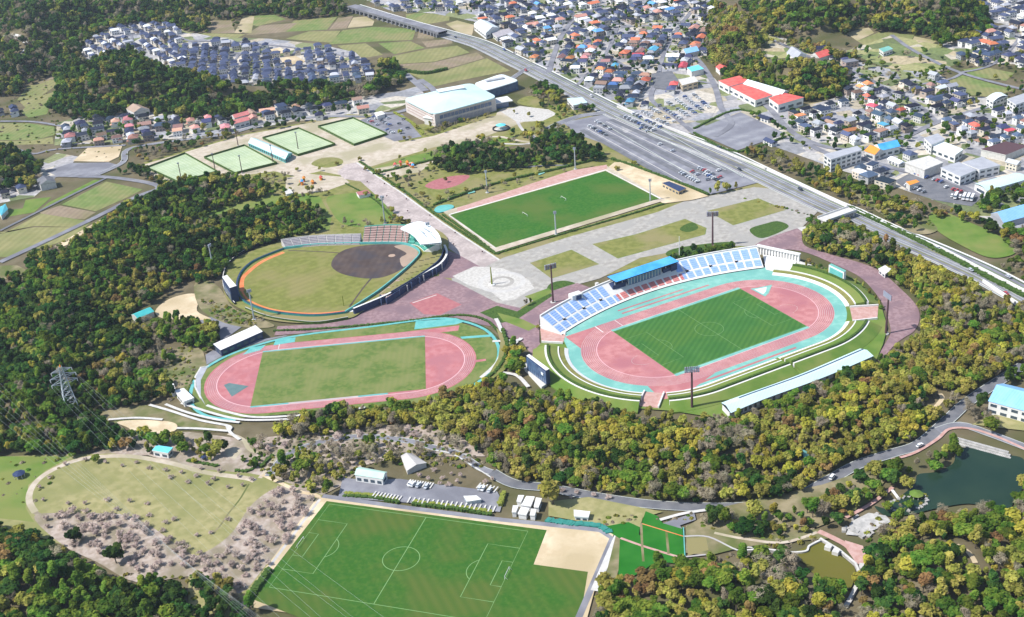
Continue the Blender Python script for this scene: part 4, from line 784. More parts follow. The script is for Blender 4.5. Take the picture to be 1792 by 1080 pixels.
BL = [
 ('factory_hall', 'red roofed hall with white gable at the foot of the wooded knoll', [(1257,142),(1294,133),(1311,142),(1276,152)], 8, 'white', 'roof_red', 'flat', (1, 9, 2)),
 ('factory_hall', 'long salmon red roofed wing attached along the car showroom row', [(1274,151),(1302,146),(1352,167),(1322,176)], 7, 'white', 'roof_red', 'flat', (1, 9, 2)),
 ('factory_hall', 'long silver roofed shed behind the red roofed halls', [(1300,147),(1316,141),(1382,160),(1366,168)], 7.5, 'white', 'roof_white', 'gable', None),
 ('factory_hall', 'red roofed end block beside the wooded knoll', [(1345,172),(1372,163),(1407,171),(1362,184)], 8, 'white', 'roof_red', 'flat', (1, 8, 2.4)),
 ('school_building', 'three storey white school block with blue-grey windows above the highway trees', [(1441,271),(1500,256),(1509,263),(1454,280)], 11, 'white', 'roof_grey', 'flat', (3, 5, 1.8)),
 ('warehouse', 'cream flat-roofed warehouse with plain grey walls', [(1583,285),(1618,298),(1651,285),(1626,273)], 8, 'offwhite', 'offwhite', 'flat', None),
 ('warehouse', 'left of the twin white blocks with pale grey gravel roof', [(1646,294),(1681,310),(1709,298),(1678,284)], 8, 'white', 'roof_grey', 'flat', (2, 6, 1.6)),
 ('warehouse', 'right of the twin white blocks with blue shaded loading side', [(1683,285),(1714,298),(1751,290),(1719,275)], 8, 'white', 'roof_grey', 'flat', (2, 6, 1.6)),
 ('warehouse', 'long mint-white barrel roofed shed at the edge of the asphalt yard', [(1705,322),(1727,334),(1800,313),(1776,303)], 6, 'white', 'roof_mint', 'dome', (1, 8, 2.2)),
 ('greenhouse', 'blue-grey roofed shed cut by the picture edge beyond the golf lawn', [(1733,374),(1756,390),(1815,374),(1800,355)], 5, 'roof_grey', 'roof_skyblue', 'gable', None),
 ('nursery_school', 'white two storey building with ribbed sky blue roof beside the ponds road', [(1729,702),(1755,671),(1850,694),(1824,728)], 8, 'white', 'roof_skyblue', 'gable', (2, 5, 1.7)),
 ('shop', 'shop with bright blue flat roof in the eastern town', [(1528,254),(1563,246),(1576,256),(1541,264)], 7, 'white', 'roof_blue', 'gable', (1, 6, 2)),
 ('shop', 'shop with orange roof next to the bright blue roof', [(1512,264),(1532,256),(1549,264),(1531,271)], 6, 'offwhite', 'roof_orange', 'gable', (1, 6, 2)),
 ('shop', 'little orange roofed shop above the asphalt yard', [(1585,319),(1603,315),(1609,319),(1592,325)], 5, 'offwhite', 'roof_orange', 'flat', None),
 ('office_block', 'white office with dark slate roof and long white annex', [(1617,242),(1641,234),(1654,244),(1630,254)], 9, 'white', 'roof_grey', 'flat', (2, 5, 1.6)),
 ('office_block', 'low white annex with square windows right of the slate roofed office', [(1630,256),(1650,248),(1686,262),(1672,272)], 7, 'white', 'roof_white', 'flat', (1, 6, 2)),
 ('office_block', 'white barrel-shaped hall beside the small lawn', [(1726,171),(1753,162),(1764,168),(1738,178)], 8, 'white', 'roof_white', 'dome', (2, 5, 1.5)),
 ('office_block', 'white three storey block by the crossroads at the picture edge', [(1762,174),(1792,164),(1806,174),(1778,184)], 10, 'white', 'roof_grey', 'flat', (3, 5, 1.5)),
 ('shop', 'wide brown roofed hall at the edge of the eastern town', [(1716,262),(1760,248),(1800,256),(1760,272)], 6, 'offwhite', 'brownsteel', 'flat', None),
 ('shop', 'white hall with pale roof at the highway crossing', [(829,42),(853,37),(873,48),(850,58)], 8, 'white', 'roof_white', 'gable', (1, 8, 2)),
 ('shop', 'low grey shop with yellow hedge beside the highway crossing hall', [(860,58),(890,50),(900,57),(870,66)], 5, 'offwhite', 'seat_grey', 'flat', (1, 6, 1.5)),
 ('shop', 'pale yellow flat-roofed building behind the used car yard', [(1187,140),(1215,134),(1222,143),(1194,150)], 7, 'sand', 'offwhite', 'flat', (2, 5, 1.4)),
 ('shop', 'blue roofed workshop in the middle of the town', [(1192,88),(1215,83),(1224,89),(1200,94)], 6, 'offwhite', 'roof_skyblue', 'gable', None),
 ('shop', 'light blue roofed hall behind the yellow building', [(1202,119),(1222,114),(1232,121),(1210,126)], 6, 'white', 'roof_cyan', 'flat', None),
 ('shop', 'pink roofed house by the foot of the hill', [(1252,117),(1268,114),(1277,120),(1260,124)], 5, 'white', 'roof_red', 'gable', None),
 ('pavilion', 'mint roofed rest house by the park gate plaza', [(992,173),(1019,171),(1028,180),(1003,185)], 5, 'white', 'roof_mint', 'flat', (1, 5, 1.6)),
 ('clubhouse', 'tennis clubhouse with pale glass roof and aqua gable between the court blocks', [(434,250),(447,242),(512,268),(499,279)], 4, 'aqua2', 'roof_mint', 'gable', (1, 4, 2)),
 ('spectator_hut', 'white roofed judges stand with blue glass front beside the second running track', [(373,603),(447,570),(460,581),(386,614)], 5, 'darkblue', 'white', 'flat', (1, 5, 2.4)),
 ('clubhouse', 'pale green roofed clubhouse above the lowest pitch car park', [(620,831),(629,817),(678,826),(670,838.5)], 5, 'white', 'roof_green', 'gable', (1, 4, 1.8)),
 ('bus_shelter', 'small white flat-roofed shelter in the lower car park', [(811,869),(834,868),(843,875),(817,879)], 2.8, 'steel', 'white', 'flat', None),
 ('stone_house', 'chalk-white angular roofed structure above the parking bays', [(701,798),(722,794),(747,810),(712,824)], 3, 'concrete', 'concrete', 'gable', None),
 ('store_hut', 'single white hut with a dark end door east of the round tree', [(1004,893),(1033,896),(1030,906),(1004.5,904)], 3, 'white', 'white', 'flat', (1, 3, 1.2)),
 ('rest_house', 'small white rest house with turquoise roof above the cherry park', [(266,789),(274,780),(303,784),(294,794)], 4, 'white', 'roof_cyan', 'flat', (1, 4, 1.6)),
 ('shed', 'dark teal roofed shed at the woodland edge near the quarry patch', [(229,551),(258,539),(270,545),(241,558)], 4, 'offwhite', 'roof_teal', 'gable', None),
 ('changing_room', 'blue-grey roofed changing rooms in the sandy corner of the upper pitch', [(1158,321),(1171,318),(1201,330),(1188,336)], 3.5, 'sand', 'darkblue', 'flat', (1, 4, 1.5)),
 ('kiosk', 'little white kiosk with dark windows on the wooded side of the ring road', [(1537,471),(1549,465),(1562,473),(1549,480)], 3.5, 'white', 'white', 'flat', (1, 3, 1.3)),
 ('toilet_block', 'white box building beside the dark wood below the play park', [(497,333),(508,331),(513,338),(501,341)], 4, 'white', 'offwhite', 'flat', None),
 ('rest_house', 'maroon-roofed open rest shed on the lawn below the play park', [(623,337),(643,333),(649,339),(628,343)], 3, 'white', 'redpave', 'flat', None),
 ('equipment_store', 'white equipment store at the left end of the second track', [(305,684),(322,680),(340,697),(322,704)], 4, 'white', 'white', 'flat', (1, 4, 1.4)),
 ('equipment_store', 'narrow white hut behind the equipment store', [(296,673),(304,672),(308,684),(300,686)], 4, 'white', 'white', 'flat', None),
 ('shack', 'tiny pale turquoise roofed shack hidden in the yellow-green woodland', [(1398,793),(1407,787),(1419,795),(1410,803)], 4, 'offwhite', 'aqua', 'gable', None),
 ('community_hall', 'white building with blue panels at the foot of the ridge, beside the car park', [(655,198),(668,195),(674,200),(660,204)], 4, 'white', 'white', 'flat', None),
 ('store_hut', 'long mauve roofed village hall below the ridge', [(220,190),(248,184),(262,191),(234,197)], 6, 'offwhite', 'clay', 'gable', (1, 5, 1.4)),
 ('row_house', 'upper of two long salmon roofed houses below the ridge', [(405,203),(432,195),(437,200),(410,207)], 6, 'offwhite', 'seat_red', 'gable', (1, 5, 1.4)),
 ('row_house', 'lower of two long salmon roofed houses below the ridge', [(405,212),(432,205),(437,210),(410,217)], 6, 'offwhite', 'seat_red', 'gable', (1, 5, 1.4)),
 ('shed', 'turquoise roofed shed at the left picture edge', [(-6,365),(8,358),(14,366),(2,378)], 4, 'offwhite', 'roof_cyan', 'gable', None),
 ('farmhouse', 'large dark tiled farmhouse beside the green allotment', [(62,316),(92,310),(98,318),(70,324)], 6, 'offwhite', 'asphalt_dark', 'gable', None),
 ('storehouse', 'white roofed hall with dark blue side at the top right wood edge', [(1538,86),(1555,81),(1563,86),(1546,92)], 5, 'white', 'aqua', 'flat', (1, 4, 1.4)),
 ('temple_hall', 'grey tiled hall with tall pale gable on the knoll', [(1376,92),(1394,84),(1412,96),(1392,104)], 7, 'white', 'roof_grey', 'gable', None),
 ('row_house', 'orange-red tiled house on the knoll', [(1418,96),(1440,88),(1455,95),(1434,102)], 5, 'offwhite', 'roof_red', 'gable', None),
]
for nm, lb, rp, h, wm, rm, sty, wn_ in BL:
    building(nm, lb, rp, h, wm, rm, sty, wn_)
for i, (q, lb) in enumerate([([(907,867.5),(917.5,867.5),(912,879.5),(904,878)], 'narrow white hut, top left of the six-hut cluster'), ([(921,869),(936,870),(929,887),(912,885)], 'wide white hut, top middle of the six-hut cluster'), ([(938,871.5),(948.6,873),(942.5,889),(934,887.6)], 'narrow white hut nearest the round yellow-green tree'),
        ([(897.7,885.6),(908,885.6),(903,897),(895.7,897)], 'narrow white hut, bottom left of the six-hut cluster'), ([(912,887.6),(927,890),(921,902),(906,899.6)], 'wide white hut, bottom middle of the six-hut cluster'), ([(930,891),(939,892),(936,903),(927,902)], 'narrow white hut, bottom right of the six-hut cluster')]):
    building('changing_hut', lb, q, 3.2, 'white', 'white', 'flat', (1, 3, 1.2), group='six white changing huts', cat='hut')
# long rim building of the main stadium
rb = thing('rim_building', 'long curved white building with mint roof on the woodland rim of the main stadium', 'building')
Tp = spline(Gs([(1262,705),(1300,691),(1400,655),(1505,610)], 5), False, 8); Bp = spline(Gs([(1279,723),(1336,699),(1440,661),(1529,623)], 5), False, 8)
mb = MB(); Md = [(a+b)/2+Vector((0, 0, 1.6)) for a, b in zip(Tp, Bp)]; mb.strip(Bp, Md); mb.strip(Md, Tp); g0 = lambda P, z: [(p.x, p.y, z) for p in P]
mb.strip(g0(Tp, 4.6), g0(Bp, 4.6), 1); mb.poly([Tp[0], Md[0], Bp[0]], 1); mb.poly([Bp[-1], Md[-1], Tp[-1]], 1); ob('roof', mb, ['roof_mint', 'dark'], rb)
In = [a.lerp(b, .12) for a, b in zip(Bp, Tp)]; In2 = [a.lerp(b, .88) for a, b in zip(Bp, Tp)]; mb = MB(); mb.strip(g0(In, 0), g0(In, 4.6)); mb.strip(g0(In2, 4.6), g0(In2, 0)); mb.poly([(In[0].x, In[0].y, 0), (In[0].x, In[0].y, 4.6), (In2[0].x, In2[0].y, 4.6), (In2[0].x, In2[0].y, 0)]); mb.poly([(In[-1].x, In[-1].y, 0), (In2[-1].x, In2[-1].y, 0), (In2[-1].x, In2[-1].y, 4.6), (In[-1].x, In[-1].y, 4.6)]); ob('wall', mb, 'white', rb)
for i in range(3, len(Bp)-1):
    c = In[i]; mb = MB(); mb.box(c.x, c.y, 1.2, 1.6, .5, 2.2, .5); ob('window', mb, 'glass', rb)
mb = MB(); W = [a.lerp(b, .25)+Vector((0, 0, .95)) for a, b in zip(Tp, Bp)]; A, B = ribbon_loops(W[6:], 1.1); mb.strip([(p.x, p.y, p.z) for p in B], [(p.x, p.y, p.z) for p in A]); ob('roof_slot', mb, 'darkblue', rb)
FLATS.append(np.array([(p.x, p.y) for p in Tp]+[(p.x, p.y) for p in Bp[::-1]]))
# scoreboards
def board(label, top, zt, zb, face, mats, posts=True):
    P = Gs(top, zt); a, b = P[0], P[-1]; t = thing('scoreboard', label, 'scoreboard'); c = sum(P, Vector())/len(P)
    mb = MB(); mb.prism(P, zb, zt, 1, 0, True); ob('cabinet', mb, mats, t)
    d = (b-a); nrm = Vector((d.y, -d.x, 0)).normalized(); nrm = nrm if (c-(a+b)/2).dot(nrm) < 0 else -nrm
    m_ = (a+b)/2+nrm*.12; ang = math.atan2(d.y, d.x); hh = zt-zb
    mb = MB(); mb.box(m_.x, m_.y, zb+hh*face[2], d.length*face[1], .25, hh*(face[3]-face[2]), ang); ob('screen', mb, face[0], t)
    for f in (.15, .85):
        q = a.lerp(b, f)-nrm*1.0; mb = MB(); mb.box(q.x, q.y, 0, 1.2, 1.2, zb, ang); ob('post', mb, 'steel', t)
    return t, a, b, nrm, ang, zt, zb
t_, a, b, nrm, ang, zt, zb = board('dark slate-blue scoreboard back with white roof at the left bend of the main stadium', [(921,622.6),(926,619.5),(961.5,645.5),(955.4,648.6)], 12, 2, ('glass_blue', .97, .03, .9), ['white', 'darkblue'])
for j in range(9):
    q = a.lerp(b, .1+.1*j)+nrm*.3; mb = MB(); mb.box(q.x, q.y, zb+.6, .16, .1, 8.2, ang); ob('cladding_rib', mb, 'darkblue', t_)
mb = MB(); q = a.lerp(b, .82)+nrm*.4; mb.box(q.x, q.y, zb+5.2, 2.4, .3, 1.6, ang); ob('vent', mb, 'roof_white', t_)
building('service_terrace', 'white service terrace under the dark scoreboard', [(913,640),(921,634),(958,672),(948,678)], 1.6, 'white', 'offwhite', 'flat', None, cat='terrace')
board('teal video screen with turquoise roof and white end wall beyond the far bend', [(1450.5,463.4),(1455,461),(1481,473.5),(1477,476.5)], 10, 2, ('aqua2', .86, .12, .86), ['aqua', 'white'])
board('white topped scoreboard with dark blue cabinet behind the outfield', [(388.4,484.5),(397.2,481),(414,500),(402,504)], 13, 1, ('glass_blue', .9, .1, .6), ['white', 'darkblue'])
# gazebos
def gazebo(px, r, h, rm, label, n=8, z0=0):
    c = G(*px, z0); t = thing('gazebo', label, 'gazebo', (c.x, c.y, z0)); mb = MB(); P = [Vector((r*math.cos(2*math.pi*i/n), r*math.sin(2*math.pi*i/n), h)) for i in range(n)]
    for i in range(n): mb.poly([P[i], P[(i+1) % n], (0, 0, h+r*.32)]); 
    mb.poly([(p.x, p.y, h-.1) for p in P][::-1]); ob('roof', mb, rm, t)
    for i in range(n):
        p = P[i]*.82; mb = MB(); mb.tube((p.x, p.y, 0), (p.x, p.y, h), .16, n=5); ob('post', mb, 'offwhite', t)
    mb = MB(); mb.prism([(p.x*1.15, p.y*1.15) for p in P], 0, .3); ob('floor', mb, 'offwhite', t); return t
gazebo((35,836), 3.6, 3, 'darkblue', 'octagonal dark slate gazebo on the left lawn of the cherry park'); gazebo((731,727), 3.4, 3, 'darkblue', 'dark slate gazebo in the woodland strip below the second track')
gazebo((357,806), 2.2, 2.6, 'darkblue', 'small dark gazebo among clipped shrubs above the cherry park', 4); gazebo((877,226), 5, 4.2, 'roof_cyan', 'turquoise roofed round gazebo on the mound south of the gymnasium')
gazebo((1603,872), 3.6, 2.8, 'lawn_green', 'gazebo with green planted roof on the pond island'); gazebo((1410,168), 2, 3, 'roof_grey', 'tiny grey pavilion by the knoll')
c = G(877, 226); mb = MB()
for i in range(24): a = i*math.pi/12; mb.box(c.x+8*math.cos(a), c.y+8*math.sin(a), 0, 2.1, .6, 1.4, a+math.pi/2)
tag(ob('round_wall', mb, 'dark'), 'dark ring wall around the turquoise gazebo', 'wall')
# island
isl = thing('island', 'rocky planted islet with a stone bridge in the large pond', 'island'); c = spline(Gs([(1552,885),(1565,878),(1590,872),(1612,868),(1622,880),(1612,890),(1590,897),(1565,896)]), True, 3)
mb = MB(); mb.prism(c, 0, .8); ob('ground', mb, 'lawn_green', isl)
for i in range(0, len(c)):
    mb = MB(); p = c[i]; mb.box(p.x, p.y, 0, rnd.uniform(1.2, 2.4), rnd.uniform(.9, 1.6), rnd.uniform(.8, 1.7), rnd.random()*3); ob('rock', mb, 'rock', isl)
mb = MB(); a, b = G(1561,860), G(1573,876); d = b-a; mb.box((a.x+b.x)/2, (a.y+b.y)/2, .7, d.length, 1.4, .35, math.atan2(d.y, d.x)); ob('bridge_deck', mb, 'white', isl)
# pond edges
pe = thing('pond_wall', 'sloping stone block bank along the far side of the large pond', 'wall')
for k_ in range(34):
    a, b = Gs([(1664,768),(1762,795)]); q = a.lerp(b, (k_+.5)/34); d = b-a
    for r_ in range(3):
        mb = MB(); mb.box(q.x+.4*(r_ % 2), q.y-1.7-1.6*r_, 0, d.length/34-.12, 1.5, 2.6-.8*r_, math.atan2(d.y, d.x)); ob('stone', mb, 'stonewall', pe)
pw = thing('pond_wall', 'white rubble wall round the smaller olive pond', 'wall')
wall_along(spline(Gs([(1300,968),(1340,966),(1380,971),(1410,969),(1416,960),(1435,950)]), False, 6), 1.8, 'stonewall', pw, 'wall', mtop='offwhite', th=1.0)
wall_along(Gs([(1435,946),(1468,966),(1497,990),(1503,1005),(1500,1030),(1487,1052)]), 1.6, 'stonewall', pw, 'dam_wall', mtop='offwhite', th=1.2)
for f_ in (.25, .45): 
    q = G(1435,950).lerp(G(1468,970), f_*2); mb = MB(); mb.box(q.x-1, q.y-1.5, 0, 3, 3, 2.8, -.6); ob('sluice_block', mb, 'offwhite', pw)
ww = thing('cascade', 'stepped grey stone cascade garden below the pond path', 'waterfall')
for k_ in range(16):
    q = G(1475+rnd.random()*60, 940-rnd.random()*38); mb = MB(); mb.box(q.x, q.y, 0, rnd.uniform(2, 5), rnd.uniform(1, 2.5), rnd.uniform(.4, 1.4), rnd.random()*3); ob('rock', mb, 'rock', ww)
# highway bridge and viaduct
hb = thing('footbridge', 'pale footbridge deck crossing the highway above the ring road', 'bridge'); a, b = G(1438,385,5), G(1492,366,5); d = b-a; ang = math.atan2(d.y, d.x); c = (a+b)/2
mb = MB(); mb.box(c.x, c.y, 4.4, d.length, 9, .8, ang); ob('deck', mb, 'offwhite', hb)
for s_ in (-1, 1):
    n_ = Vector((-d.y, d.x, 0)).normalized()*4.5*s_; mb = MB(); mb.box(c.x+n_.x, c.y+n_.y, 5.2, d.length, .4, 1.2, ang); ob('parapet', mb, 'white', hb)
for f_ in (.06, .5, .94):
    q = a.lerp(b, f_); mb = MB(); mb.box(q.x, q.y, 0, 1.5, 7, 4.4, ang); ob('pier', mb, 'concrete', hb)
ftn = ['leftmost', 'second from the left', 'third from the left', 'rightmost']
for k_, q in enumerate(FENCES):
    t = thing('court_fence', 'dark green windbreak fence round the %s block of tennis courts' % ftn[k_], 'fence'); W = Gs(q)
    for i in range(4): wall_along([W[i], W[(i+1) % 4]], 2.6, 'hedge', t, 'fence_panel', th=.4)
vi = thing('viaduct', 'long grey highway viaduct with dark openings above the farmland', 'bridge'); Vp = spline(Gs([(615,12),(700,36),(775,58)], 5), False, 12)
A, B = ribbon_loops(Vp, 13); mb = MB(); up = lambda P, z: [(p.x, p.y, z) for p in P]; mb.strip(up(B, 7), up(A, 7)); mb.strip(up(B, 4.4), up(B, 7), 1); mb.strip(up(A, 7), up(A, 4.4), 1); mb.strip(up(A, 4.4), up(B, 4.4), 1); ob('deck', mb, ['asphalt', 'asphalt_dark'], vi)
for i in range(1, len(Vp)-1):
    d = Vp[i+1]-Vp[i-1]; mb = MB(); mb.box(Vp[i].x, Vp[i].y, 0, 3.0, 14, 4.4, math.atan2(d.y, d.x)); ob('pier', mb, 'asphalt_dark', vi)
for q_, w_ in (([(1430,312),(1465,327)], 2),): pass
for pts, lb, m_, th_ in (([(1342,299),(1400,325),(1482,364)], 'white noise barrier on the town side of the highway, upper stretch', 'white', .8), ([(1490,368),(1540,391),(1648,438),(1800,516)], 'white noise barrier on the town side of the highway, lower stretch', 'white', .8), ([(1080,189),(1160,222),(1280,273),(1340,298)], 'low white barrier between highway and the used car yard', 'offwhite', .8), ([(1720,495),(1770,528),(1812,556)], 'white retaining wall on the stadium side of the highway at the picture edge', 'white', 1.2)):
    t = thing('noise_barrier', lb, 'wall'); wall_along(Gs(pts), 2.4, m_, t, 'wall', th=th_)
# light towers
def light_tower(px, h, m, label, group, yaw, heads=(5, 4), wd=7, scale=1):
    c = G(*px); t = thing('floodlight_tower', label, 'floodlight tower', (c.x, c.y, 0), yaw, group)
    mb = MB(); mb.tube((0, 0, 0), (0, 0, h-1), .75*scale, .5*scale, 8); ob('pole', mb, m, t)
    mb = MB(); mb.tube((0, 0, 0), (0, 0, .8), 2.0*scale, n=10); ob('base', mb, 'concrete', t)
    mb = MB(); nx, nz = heads; dz = .95*scale
    for r in range(nz): mb.box(0, -.5, h-nz*dz+r*dz, wd*scale, .25, .2)
    for k in (-.35, 0, .35): mb.box(k*wd*scale, -.4, h-nz*dz, .2, .2, nz*dz)
    fr0 = ob('frame', mb, m, t)
    lm = None; fr_ = fr0
    for r in range(nz):
        for i in range(nx):
            if lm is None:
                b = MB(); b.tube((0, -.15, 0), (0, -.6, -.12), .42*scale, .55*scale, 7, 0); lm = mesh('lamp', b, 'lampglass')
            link('lamp', lm, fr_, (wd*scale*((i+.5)/nx-.5), -.5, h-nz*dz+(r+.5)*dz))
    return t
SPN = 'four tall brown floodlight towers round the main stadium'
for px, lb, yw in (((1211,717), 'brown floodlight tower nearest the viewer, rising in front of the lower bend', math.radians(0)), ((968,530), 'brown floodlight tower behind the left end of the grandstand', math.radians(200)), ((1247,435), 'brown floodlight tower behind the blue-seated right half of the grandstand', math.radians(175)), ((1550,585), 'brown floodlight tower seen edge-on beside the mauve ring road', math.radians(-75))):
    light_tower(px, 29, 'brownsteel', lb, SPN, yw, (7, 4), 8.6)
SB = 'pale steel floodlight poles round the baseball ground'
for px, lb, yw in (((375,478), 'pale floodlight pole at the wood edge behind the outfield', 60), ((445,560), 'pale floodlight pole in front of the outfield fence', 20), ((674,392), 'pale floodlight pole behind the brick brown stand', 170), ((753,432), 'pale floodlight pole rising through the crescent roof', -160)):
    light_tower(px, 24 if px[0] < 700 else 20, 'steel', lb, SB, math.radians(yw), (4, 3), 4, .8)
SU = 'pale steel floodlight poles round the upper pitch'
for px, lb, yw in (((853,338), 'floodlight pole above the far left edge of the upper pitch', 180), ((973,411), 'floodlight pole on the near touchline of the upper pitch', 0), ((1138,353), 'floodlight pole at the near right corner of the upper pitch', 0), ((1007,297), 'floodlight pole at the far corner of the upper pitch', 180)):
    light_tower(px, 20, 'steel', lb, SU, math.radians(yw), (3, 3), 3, .8)
ST = 'slim brown floodlight poles of the tennis courts'
for px, lb, yw in (((318,317), 'brown floodlight pole in the leftmost tennis court block', 0), ((377,300), 'brown floodlight pole between the two nearest tennis court blocks', 0), ((424,304), 'brown floodlight pole in the second tennis court block', 0), ((478,285), 'brown floodlight pole beside the tennis clubhouse', 0), ((417,256), 'brown floodlight pole behind the second tennis court block', 180), ((522,262), 'brown floodlight pole inside the third tennis court block', 0)):
    light_tower(px, 18, 'brownsteel', lb, ST, math.radians(yw), (3, 2), 3, .6)
c = G(1189, 447); t = thing('flagpole', 'tall white mast behind the blue stand roof', 'flagpole', (c.x, c.y, 0)); mb = MB(); mb.tube((0,0,0), (0,0,15), .35, .2, 6); ob('mast', mb, 'white', t); mb = MB(); mb.tube((-2.5,0,9), (2.5,0,9), .15, n=4); ob('yard', mb, 'white', t)
c = G(861, 499); t = thing('monument', 'slender yellow-green pillar in the ringed fountain plaza', 'monument', (c.x, c.y, 0)); mb = MB(); mb.tube((0,0,0), (0,0,14), .7, .35, 6); ob('pillar', mb, 'hedge_yellow', t); mb = MB(); mb.tube((0,0,0), (0,0,.8), 2.4, n=10); ob('base', mb, 'white', t)
c = G(602, 538); t = thing('foul_pole', 'yellow foul pole at the right end of the outfield', 'pole', (c.x, c.y, 0)); mb = MB(); mb.tube((0,0,0), (0,0,9), .3, n=5); ob('pole', mb, 'hedge_yellow', t)
# play equipment
def play(px, label, seed):
    r = random.Random(seed); c = G(*px); t = thing('play_structure', label, 'play equipment', (c.x, c.y, 0))
    for i in range(5):
        x, y, h = r.uniform(-9, 9), r.uniform(-5, 5), r.uniform(2, 4.5); mb = MB(); mb.box(x, y, 0, 1.8, 1.8, h, r.random()); ob('tower', mb, r.choice(['roof_orange', 'offwhite', 'roof_skyblue', 'hedge_yellow']), t)
        mb = MB(); mb.poly([(x-1.5,y-1.5,h), (x+1.5,y-1.5,h), (x,y,h+2)]); mb.poly([(x+1.5,y-1.5,h), (x+1.5,y+1.5,h), (x,y,h+2)]); mb.poly([(x+1.5,y+1.5,h), (x-1.5,y+1.5,h), (x,y,h+2)]); mb.poly([(x-1.5,y+1.5,h), (x-1.5,y-1.5,h), (x,y,h+2)]); ob('roof', mb, r.choice(['roof_red', 'roof_orange', 'roof_blue']), t)
        mb = MB(); mb.tube((x, y, h*.8), (x+r.uniform(-5, 5), y+r.uniform(-4, 4), .2), .6, n=5); ob('slide', mb, r.choice(['roof_red', 'hedge_yellow', 'redpave']), t)
play((545,320), 'red, orange and yellow climbing towers in the play park', 1); play((709,293), 'red and white climbing frame on the sandy slope beside the dark wood', 5)
for i, (px, lb) in enumerate((((1085,496), 'round white drum'),)): pass
# pylon and power lines
c = G(128, 724); pyl = thing('power_pylon', 'grey lattice power pylon with orange tip rising from the wood', 'pylon', (c.x, c.y, 0), .5); Hp = 33; mb = MB(); wd = lambda z: 3.6*(1-z/Hp)+.8
cor = lambda z: [Vector((sx*wd(z), sy*wd(z), z)) for sx, sy in ((-1,-1),(1,-1),(1,1),(-1,1))]
lv = [0, 5, 10, 14.5, 18.5, 22, 25, 28, 30.5, Hp]
for a, b in zip(lv, lv[1:]):
    P, Q = cor(a), cor(b)
    for i in range(4): mb.tube(P[i], Q[i], .24, n=4, caps=False); mb.tube(P[i], Q[(i+1) % 4], .12, n=3, caps=False); mb.tube(P[(i+1) % 4], Q[i], .12, n=3, caps=False); mb.tube(Q[i], Q[(i+1) % 4], .12, n=3, caps=False)
ob('lattice_tower', mb, 'steel', pyl)
ARM = []
for z in (22.5, 26.5, 30.5):
    mb = MB(); L_ = 7.5 if z < 28 else 6
    ca = link('cross_arm', bpy.data.meshes.new('cross_arm'), pyl)
    for s_ in (-1, 1):
        tip = Vector((s_*L_, 0, z)); ARM.append(tip)
        for y_ in (-1, 1): mb.tube((s_*wd(z), y_*wd(z), z+1.2), tip, .16, n=4); mb.tube((s_*wd(z), y_*wd(z), z-.6), tip, .16, n=4)
        for k in (.3, .6): mb.tube((s_*L_*k, 0, z+1.0*(1-k)), (s_*L_*k, 0, z-.4), .12, n=3)
        ins = MB(); ins.tube(tip, tip+Vector((0, 0, -1.8)), .28, n=5); ob('insulator', ins, 'white', ca)
    ca.data = mesh('cross_arm', mb, 'steel')
mb = MB(); mb.tube((0,0,Hp), (0,0,Hp+1.6), .7, .2, 5); ob('tip', mb, 'roof_orange', pyl)
MW = pyl.location; cw, sw = math.cos(.5), math.sin(.5)
def wire(a, b, sag, label, group):
    P = [a.lerp(b, i/24) for i in range(25)]
    mb = MB()
    for i in range(24):
        z = lambda k: Vector((0, 0, -sag*4*(k/24)*(1-k/24))); mb.tube(P[i]+z(i), P[i+1]+z(i+1), .032, n=3, caps=False)
    tag(ob('power_line', mb, 'wire'), label, 'power line', group)
for k, q in enumerate(ARM):
    a = MW+Vector((q.x*cw-q.y*sw, q.x*sw+q.y*cw, q.z-1.8)); e = G(640+28*k, 1190, 20)+Vector((q.x*.7, 0, q.z-24)); wire(a, e, 7, 'thin power line running from the pylon across the cherry park', 'power lines strung from the pylon')
for k in range(6):
    a = G(-30, 640+14*k, 24); e = G(560+22*k, 1200+6*k, 24); wire(a, e, 5, 'thin power line of the nearer bundle crossing the cherry park', 'power lines of the nearer bundle')
